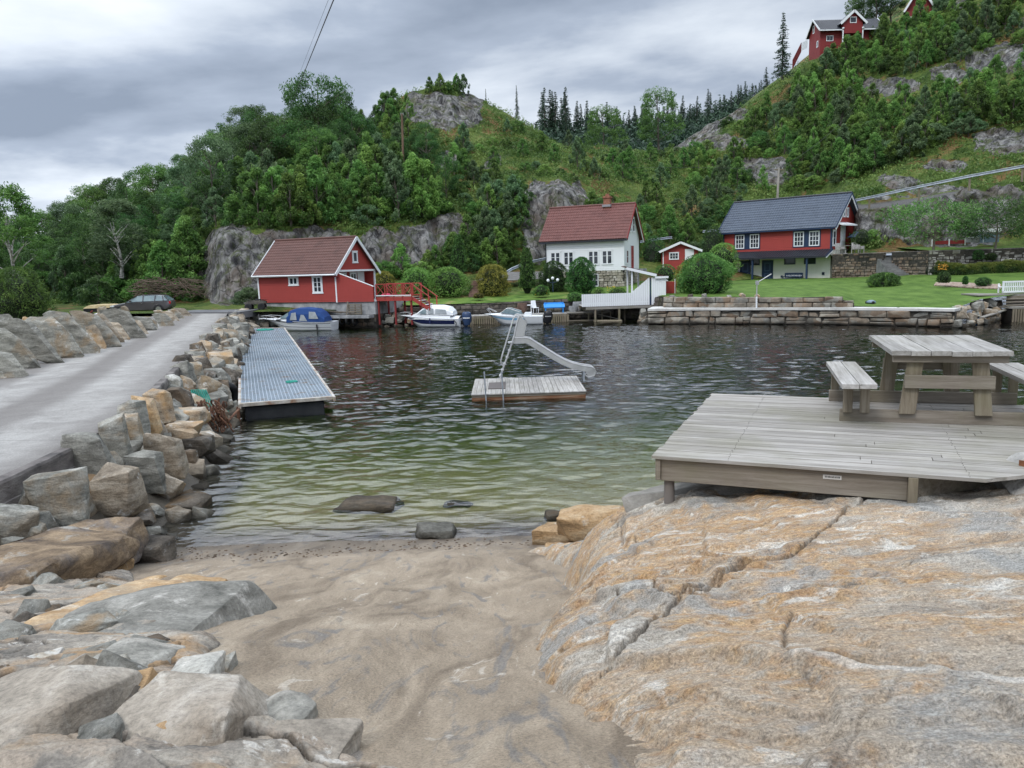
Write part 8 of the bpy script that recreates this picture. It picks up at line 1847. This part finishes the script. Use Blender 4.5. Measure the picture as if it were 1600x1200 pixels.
def rails(parent, pts, r=.018, name='bow_rail'): return MB().tube(pts, r, 6).build(name, STEEL, parent, smooth=True)
# blue canopy boat
L = 5.75; q = PD(411,515,59.3); A = thing('canopy_boat', 'white cabin boat with a bright blue canvas canopy moored by the red boathouse', 'boat', (q.x, q.y, 0), rad(-7))
h, pt, us_ = hull(L, 2.1, (.98,.62), .28, m=GEL, parent=A); strip(pt, .03, 1, .90, .95, 'rubbing_strake', BLK, A, .02); strip(pt, .05, 1, .60, .63, 'moulded_line', GELN, A, .006); decksurf(pt, 0, .45, .0, .12, 'foredeck', GEL, A); decksurf(pt, .45, 1, -.15, .0, 'cockpit_floor', GEL, A)
cab = [(x_, [(-w_, .72), (-w_*.88, .72+h_), (0, .74+h_*1.08), (w_*.88, .72+h_), (w_, .72)]) for x_, w_, h_ in ((.95,.35,.12),(1.5,.62,.26),(2.35,.80,.34))]; loftbox(cab, 'cabin', GEL, A)
ws = loftbox([(x_, [(-w_, z0), (-w_*.92, z1), (0, z1+.03), (w_*.92, z1), (w_, z0)]) for x_, w_, z0, z1 in ((1.75,.70,.98,1.02),(2.45,.84,.98,1.44))], 'windscreen', WSH, A, False)
cs_ = [(2.28,.84,1.30),(2.6,.90,1.60),(3.1,.92,1.72),(3.9,.94,1.74),(4.55,.94,1.66),(4.95,.90,1.40),(5.25,.86,1.02)]
cn = loftbox([(x_, [(-w_, .66), (-w_*.97, z1*.62+.2), (-w_*.80, z1-.05), (0, z1+.02), (w_*.80, z1-.05), (w_*.97, z1*.62+.2), (w_, .66)]) for x_, w_, z1 in cs_], 'canopy', CANV, A, False)
for s in (-1, 1):
    for a_, b__, c__, d__ in (((2.62,.85),(3.15,.85),(3.10,1.42),(2.75,1.38)),((3.35,.80),(3.98,.74),(3.72,1.22),(3.50,1.24)),((4.10,.92),(4.85,.90),(4.62,1.42),(4.15,1.46))):
        yw = lambda p_: s*(.945+.012-.10*max(0, p_[1]-1.2)); MB().prism([(p_[0], yw(p_), p_[1]) for p_ in (a_, b__, c__, d__)], (0, s*.006, 0)).build('canopy_window', CLEAR, cn)
for s in (-1, 1): MB().prism([(1.35, s*.66, .82), (1.85, s*.76, .84), (1.80, s*.74, .94), (1.38, s*.62, .90)], (0, s*.012, 0)).build('cabin_window', BLK, A)
rails(A, [(1.6,-.72,.98),(1.2,-.62,1.12),(.55,-.42,1.20),(.0,-.06,1.16),(-.08,0,1.16),(.0,.06,1.16),(.55,.42,1.20),(1.2,.62,1.12),(1.6,.72,.98)])
for x_, y_ in ((.55,.42),(1.2,.62)):
    for s in (-1, 1): rails(A, [(x_, s*y_, .86), (x_, s*y_, 1.16)], .014, 'rail_post')
MB().box(-.22, .25, -.10, .10, .93, 1.0).build('bow_plate', GEL, A); MB().tube([(-.18,-.16,1.0),(-.18,-.16,1.32)], .012, 5).build('lantern_staff', STEEL, A); MB().box(5.35, 5.75, -.75, .75, .30, .36).build('bathing_platform', GEL, A)
MB().tube([(4.7,-1.0,.5),(4.75,-1.05,.05)], .05, 6).build('fender', BLK, A)
# navy striped boat
L = 4.75; q = PD(626,508,58.9); B2 = thing('navy_striped_boat', 'white cabin boat with a broad navy stripe and a dark blue outboard motor', 'boat', (q.x, q.y, 0), rad(-9))
h, pt, us_ = hull(L, 2.0, (.92,.62), .26, m=GEL, parent=B2); strip(pt, .02, .93, .56, .86, 'navy_stripe', GELN, B2, .010); decksurf(pt, 0, 1, .0, .16, 'deck', GEL, B2)
loftbox([(x_, [(-w_, .62), (-w_*.9, .62+h_*.8), (-w_*.5, .62+h_), (0, .64+h_), (w_*.5, .62+h_), (w_*.9, .62+h_*.8), (w_, .62)]) for x_, w_, h_ in ((.7,.30,.22),(1.3,.62,.42),(2.0,.82,.50),(3.0,.86,.42),(4.1,.85,.30))], 'cabin', GEL, B2)
hd = loftbox([(x_, [(-w_, z0), (-w_*.95, (z0+z1)/2), (-w_*.74, z1), (0, z1+.04), (w_*.74, z1), (w_*.95, (z0+z1)/2), (w_, z0)]) for x_, w_, z0, z1 in ((1.45,.62,1.02,1.06),(2.0,.76,1.0,1.44),(2.6,.82,.98,1.62),(3.4,.84,.94,1.60),(4.0,.82,.90,1.46),(4.3,.78,.86,1.15))], 'hood', WHITE, B2, False)
for s in (-1, 1):
    for P4 in (((1.62,1.06),(2.25,1.04),(2.28,1.40),(2.05,1.36)),((2.40,1.04),(2.85,1.03),(2.82,1.42),(2.42,1.42)),((2.98,1.03),(3.85,.99),(3.78,1.30),(3.0,1.38))): MB().prism([(a, s*(.835 if b_ < 1.2 else .80)*(1 if a > 2.1 else .95)+s*.012, b_) for a, b_ in P4], (0, s*.006, 0)).build('hood_window', CLEAR if P4[0][0] > 2.2 else WSH, hd)
rails(B2, [(1.1,-.55,1.05),(.55,-.36,1.16),(.02,0,1.12),(.55,.36,1.16),(1.1,.55,1.05)]); motor(B2, L+.02, paint('blue_cowling', (.03,.055,.12), .3), 1.15); MB().tube([(2.6,-1.04,.72),(2.6,-1.08,.30)], [.035,.085], 8).build('fender', GELN, B2, smooth=True)
MB().tube([(L-.35,-.95,.55),(L-.15,-1.0,.32),(L-.2,-.98,.05)], .03, 5).build('fender_rope', BLK, B2)
MB().prism([(3.15,-1.012,.60),(3.75,-1.008,.575),(3.75,-1.008,.60),(3.15,-1.012,.625)], (0, .004, 0)).build('brand_line', GEL, B2)
# light bow rider
L = 4.45; q = PD(757,507,58.3); B3 = thing('open_motorboat', 'white open motorboat with a light blue stripe and a black outboard motor', 'boat', (q.x, q.y, 0), rad(-5))
h, pt, us_ = hull(L, 1.85, (.86,.58), .24, m=GEL, parent=B3); strip(pt, .03, .72, .70, .88, 'light_blue_stripe', GELB, B3, .008); decksurf(pt, 0, .52, .0, .14, 'foredeck', GEL, B3); decksurf(pt, .52, 1, .02, .06, 'aft_deck', GEL, B3)
loftbox([(x_, [(-w_, .6), (-w_*.85, .6+h_), (0, .62+h_), (w_*.85, .6+h_), (w_, .6)]) for x_, w_, h_ in ((.8,.3,.18),(1.5,.62,.36),(2.1,.74,.36),(2.5,.78,.10))], 'console', GEL, B3)
for s in (-1, 1): o = MB().prism([(1.35, s*.60, .94), (2.85, s*.86, .72), (2.75, s*.78, .98), (2.05, s*.66, 1.20), (1.75, s*.58, 1.22)], (0, s*.01, 0)).build('windscreen', WSH, B3)
MB().prism([(1.35,-.6,.94),(1.35,.6,.94),(1.75,.58,1.22),(1.75,-.58,1.22)], (-.01, 0, .01)).build('windscreen', WSH, B3); rails(B3, [(1.33,-.6,.95),(1.75,-.59,1.24),(2.05,-.67,1.22),(2.78,-.8,.98)], .02, 'screen_frame'); rails(B3, [(1.33,.6,.95),(1.75,.59,1.24),(2.05,.67,1.22),(2.78,.8,.98)], .02, 'screen_frame'); rails(B3, [(1.75,-.59,1.24),(1.75,.59,1.24)], .02, 'screen_frame')
for y_ in (-.32, .32): rails(B3, [(.55,y_,.86),(.25,y_,1.22),(.35,y_,1.28),(.95,y_,.98)])
motor(B3, L, BLK, 1.05); MB().box(3.1, 3.6, -.6, .6, .62, .88).build('seat', GEL, B3)

# ================================================================== CAR, TRAILER, QUAD BIKE
CARP = pmat('metallic_grey_paint', [(.085,.078,.082),(.115,.105,.110)], 1, rough=.25, metal=.5, bump=0, spec=.6); CHR = pmat('chrome', [(.6,.6,.6)], rough=.2, metal=.9, bump=0); LENS = pmat('headlight_lens', [(.55,.58,.6)], rough=.1, bump=0, spec=.8); REDL = pmat('red_lens', [(.45,.02,.02)], rough=.2, bump=0)
q = PD(176,487.5,63.2); car = thing('parked_car', 'grey estate car parked at the road end facing left', 'car', (q.x, q.y, 1.46), rad(10))
# stations: x from the front (0) to the rear (4.75): half width, bonnet/belt height
ST = [(0,.62,.34,.62),(.12,.78,.24,.72),(.5,.88,.20,.80),(1.1,.91,.19,.90),(1.6,.91,.18,.96),(2.6,.91,.18,.98),(3.6,.91,.18,1.0),(4.3,.89,.20,1.0),(4.65,.82,.28,.98),(4.76,.74,.38,.92)]
V = []; F = []; k = 9
for x_, w_, zl, zh in ST: V += [(x_, y_*w_, z_) for y_, z_ in ((-.86,zl),(-1,zl+.12),(-1,zl+.36),(-.98,zh-.06),(-.88,zh),(.88,zh),(.98,zh-.06),(1,zl+.36),(1,zl+.12))]; 
for x_, w_, zl, zh in ST: pass
n = len(ST); F = [(i*k+j, i*k+(j+1) % k, (i+1)*k+(j+1) % k, (i+1)*k+j) for i in range(n-1) for j in range(k)]+[tuple(range(k)), tuple((n-1)*k+j for j in range(k))]
MB().add(V, F).build('body', CARP, car, smooth=True)
G = [(1.25,.80,.93,.94),(1.75,.78,.96,1.24),(2.15,.70,.98,1.42),(2.9,.68,.99,1.47),(3.7,.67,1.0,1.45),(4.2,.68,1.0,1.38),(4.66,.74,.98,1.02)]
gh = loftbox([(x_, [(-.84, zl), (-w_, zl+(zh-zl)*.93), (-w_*.8, zh), (w_*.8, zh), (w_, zl+(zh-zl)*.93), (.84, zl)]) for x_, w_, zl, zh in G], 'glasshouse', WSH, car, False)
loftbox([(x_, [(-w_-.012, zh-.05), (-w_*.82, zh+.012), (w_*.82, zh+.012), (w_+.012, zh-.05)]) for x_, w_, zl, zh in G[2:6]], 'roof', CARP, car)
for s in (-1, 1):
    for (x0, z0, x1, z1) in ((1.28,.95,2.15,1.40),(2.62,.98,2.66,1.45),(3.52,.98,3.58,1.43),(4.20,1.0,4.12,1.38),(4.62,1.02,4.25,1.38)): MB().bar((x0, s*.845, z0), (x1, s*(.70 if z1 > 1.2 else .8), z1), .07, .03).build('pillar', CARP, car)
    for x_ in (.92, 3.78):
        w = MB().lathe([(.0,-.11),(.22,-.115),(.32,-.09),(.33,0),(.32,.09),(.22,.10)], (x_, s*.84, .33), 22, 'Y').build('wheel', rub, car, smooth=True); MB().lathe([(.01,0),(.21,.0),(.21,.02),(.05,.03)], (x_, s*.84+(s*.118 if s > 0 else -.138), .33), 18, 'Y').build('rim', CHR, w)
        MB().tube([(x_+.37*math.cos(t), s*.915, .33+.37*math.sin(t)) for t in np.linspace(-.1, math.pi+.1, 12)], .022, 6).build('wheel_arch', BLK, car)
    MB().box(.10, .42, s*.80-.08, s*.80+.05, .60, .72).build('headlight', LENS, car, bevel=.03); MB().box(4.60, 4.74, s*.78-.06, s*.78+.06, .72, .95).build('tail_light', REDL, car, bevel=.02); MB().box(1.62, 1.80, s*.98-.08, s*.98+.08, .98, 1.10).build('mirror', CARP, car, bevel=.03)
    MB().box(2.45, 2.62, s*.915-.01, s*.915+.015, .80, .84).build('door_handle', CHR, car); MB().box(3.30, 3.47, s*.915-.01, s*.915+.015, .82, .86).build('door_handle', CHR, car); MB().tube([(2.2,s*.60,1.49),(4.1,s*.58,1.47)], .018, 6).build('roof_rail', BLK, car)
MB().box(-.03, .02, -.42, .42, .30, .52).build('grille', BLK, car); MB().box(-.05, -.03, -.26, .26, .34, .44).build('number_plate', WHITE, car)
tr = thing('covered_trailer', 'low trailer with a tan cover beside the parked grey car', 'trailer', tuple(PD(137,486,63.6)), rad(4)); tr.location.z = 1.46
loftbox([(x_, [(-.7,.55),(-.66,.55+h_),(0,.60+h_),(.66,.55+h_),(.7,.55)]) for x_, h_ in ((0,.05),(.3,.20),(1.2,.26),(2.2,.25),(2.6,.08))], 'cover', pmat('tan_tarp', [(.42,.32,.17),(.55,.44,.26)], 2, bump=.3), tr); MB().box(0, 2.55, -.72, .72, .25, .55).build('bed', BLK, tr)
for s in (-1, 1): MB().lathe([(.02,-.08),(.26,-.08),(.26,.08),(.02,.08)], (1.2, s*.80, .26), 16, 'Y').build('wheel', rub, tr)
jk = thing('scrap_pile', 'dark scrap and offcuts in front of the covered trailer', 'scrap', tuple(PD(138,491,58)), 0); jk.location.z = 1.44; rb = random.Random(12)
for k in range(9): x_, y_ = rb.uniform(0, 1.6), rb.uniform(-.3, .5); MB().bar((x_, y_, .05+.05*k), (x_+rb.uniform(-.5, .8), y_+rb.uniform(-.5, .5), .12+.06*k), .10, .06).build('piece', (BLK, W_POST, REDD)[k % 3], jk)
bg = link('white_bag', rockmesh(.85, .6, .42, 901, rough=.16, smooth=1), WHITE); bg.location = PD(156,488,58); bg.location.z = 1.42; tag(bg, 'crumpled white plastic bag left of the parked grey car', 'bag')
qd = thing('quad_bike', 'dark quad bike parked at the left end of the red boathouse', 'quad bike', tuple(PD(385,487,61.5)[:2])+(1.5,), rad(8)); CAMO = pmat('dull_olive_plastic', [(.05,.045,.035),(.10,.09,.075)], 5, rough=.5)
for x_ in (.25, 1.25):
    for s in (-1, 1): MB().lathe([(.05,-.12),(.24,-.12),(.29,-.07),(.29,.07),(.24,.12),(.05,.12)], (x_, s*.42, .29), 16, 'Y').build('wheel', rub, qd, smooth=True)
loftbox([(x_, [(-w_,z0),(-w_*.8,z1),(w_*.8,z1),(w_,z0)]) for x_, w_, z0, z1 in ((-.05,.3,.50,.62),(.25,.42,.5,.80),(.6,.2,.5,.82),(1.0,.2,.5,.78),(1.3,.42,.5,.80),(1.6,.3,.55,.72))], 'body', CAMO, qd); MB().tube([(.42,-.38,1.02),(.5,-.1,.98),(.5,.1,.98),(.42,.38,1.02)], .02, 6).build('handlebar', BLK, qd); MB().box(.75, 1.2, -.15, .15, .80, .90).build('seat', BLK, qd, bevel=.03)
MB().box(-.1, .35, -.35, .35, .84, .87).build('front_rack', BLK, qd); MB().box(1.2, 1.65, -.35, .35, .84, .87).build('rear_rack', BLK, qd); MB().lathe([(.01,-.03),(.08,0),(.01,.03)], (-.08, -.18, .62), 10, 'X').build('headlight', LENS, qd); MB().lathe([(.01,-.03),(.08,0),(.01,.03)], (-.08, .18, .62), 10, 'X').build('headlight', LENS, qd)

# ================================================================== SMALL THINGS ON THE BEACH
rg_ = np.random.default_rng(44); V = []; F = []; n = 0
def scatter_stones(name, n, region, s0, s1, m, zf=None, flat=.6):
    rg_ = np.random.default_rng(len(name)); V = np.zeros((n*8, 3)); F = []
    cube = np.array([(-1,-1,-1),(1,-1,-1),(1,1,-1),(-1,1,-1),(-1,-1,1),(1,-1,1),(1,1,1),(-1,1,1)], float); fc = [(0,3,2,1),(4,5,6,7),(0,1,5,4),(1,2,6,5),(2,3,7,6),(3,0,4,7)]
    pts = region(rg_, n); s = rg_.uniform(s0, s1, n)**1.0
    z = zf(pts[:, 0], pts[:, 1])
    for i in range(n):
        a = rg_.uniform(0, 6.28); c = cube*rg_.uniform(.45, 1, (8, 3)); c[:, 2] *= flat; R = np.array([[math.cos(a), -math.sin(a), 0], [math.sin(a), math.cos(a), 0], [0, 0, 1]]); V[i*8:i*8+8] = c@R*s[i]+np.array([pts[i, 0], pts[i, 1], z[i]+s[i]*.15]); F += [tuple(i*8+q for q in f) for f in fc]
    o = link(name, npmesh(name, V, F, False), m); o['kind'] = 'stuff'; return o
def reg_beach(r, n):
    y = 2.0+10*r.uniform(0, 1, n)**1.3; x = -.1-y*r.uniform(.0, .50, n); return np.stack([x, y], -1)
scatter_stones('pebbles', 1500, reg_beach, .003, .013, pmat('pebble', [(.08,.07,.06),(.25,.22,.19),(.45,.42,.38)], 3, kind='World', bump=0), sandz)
def reg_tide(r, n):
    x = r.uniform(-5.5, .2, n); y = 11.3+.35*r.normal(size=n)-.5*np.sin(x*1.3)*.3; y = np.where(r.uniform(size=n) < .4, 8.2+.5*r.normal(size=n)-.25*x*0, y); return np.stack([x, y], -1)
scatter_stones('seaweed_bits', 700, reg_tide, .006, .026, pmat('dry_seaweed', [(.035,.022,.012),(.09,.05,.025)], 3, kind='World', bump=0), sandz, .25)
def reg_rock(r, n):
    y = 1.9+3.0*r.uniform(0, 1, n)**1.4; x = y*r.uniform(.12, .75, n); return np.stack([x, y], -1)
scatter_stones('grit', 1500, reg_rock, .002, .008, pmat('grit', [(.04,.035,.03),(.20,.16,.12)], 3, kind='World', bump=0), lambda x, y: bedz(x, y)+.03, .6)
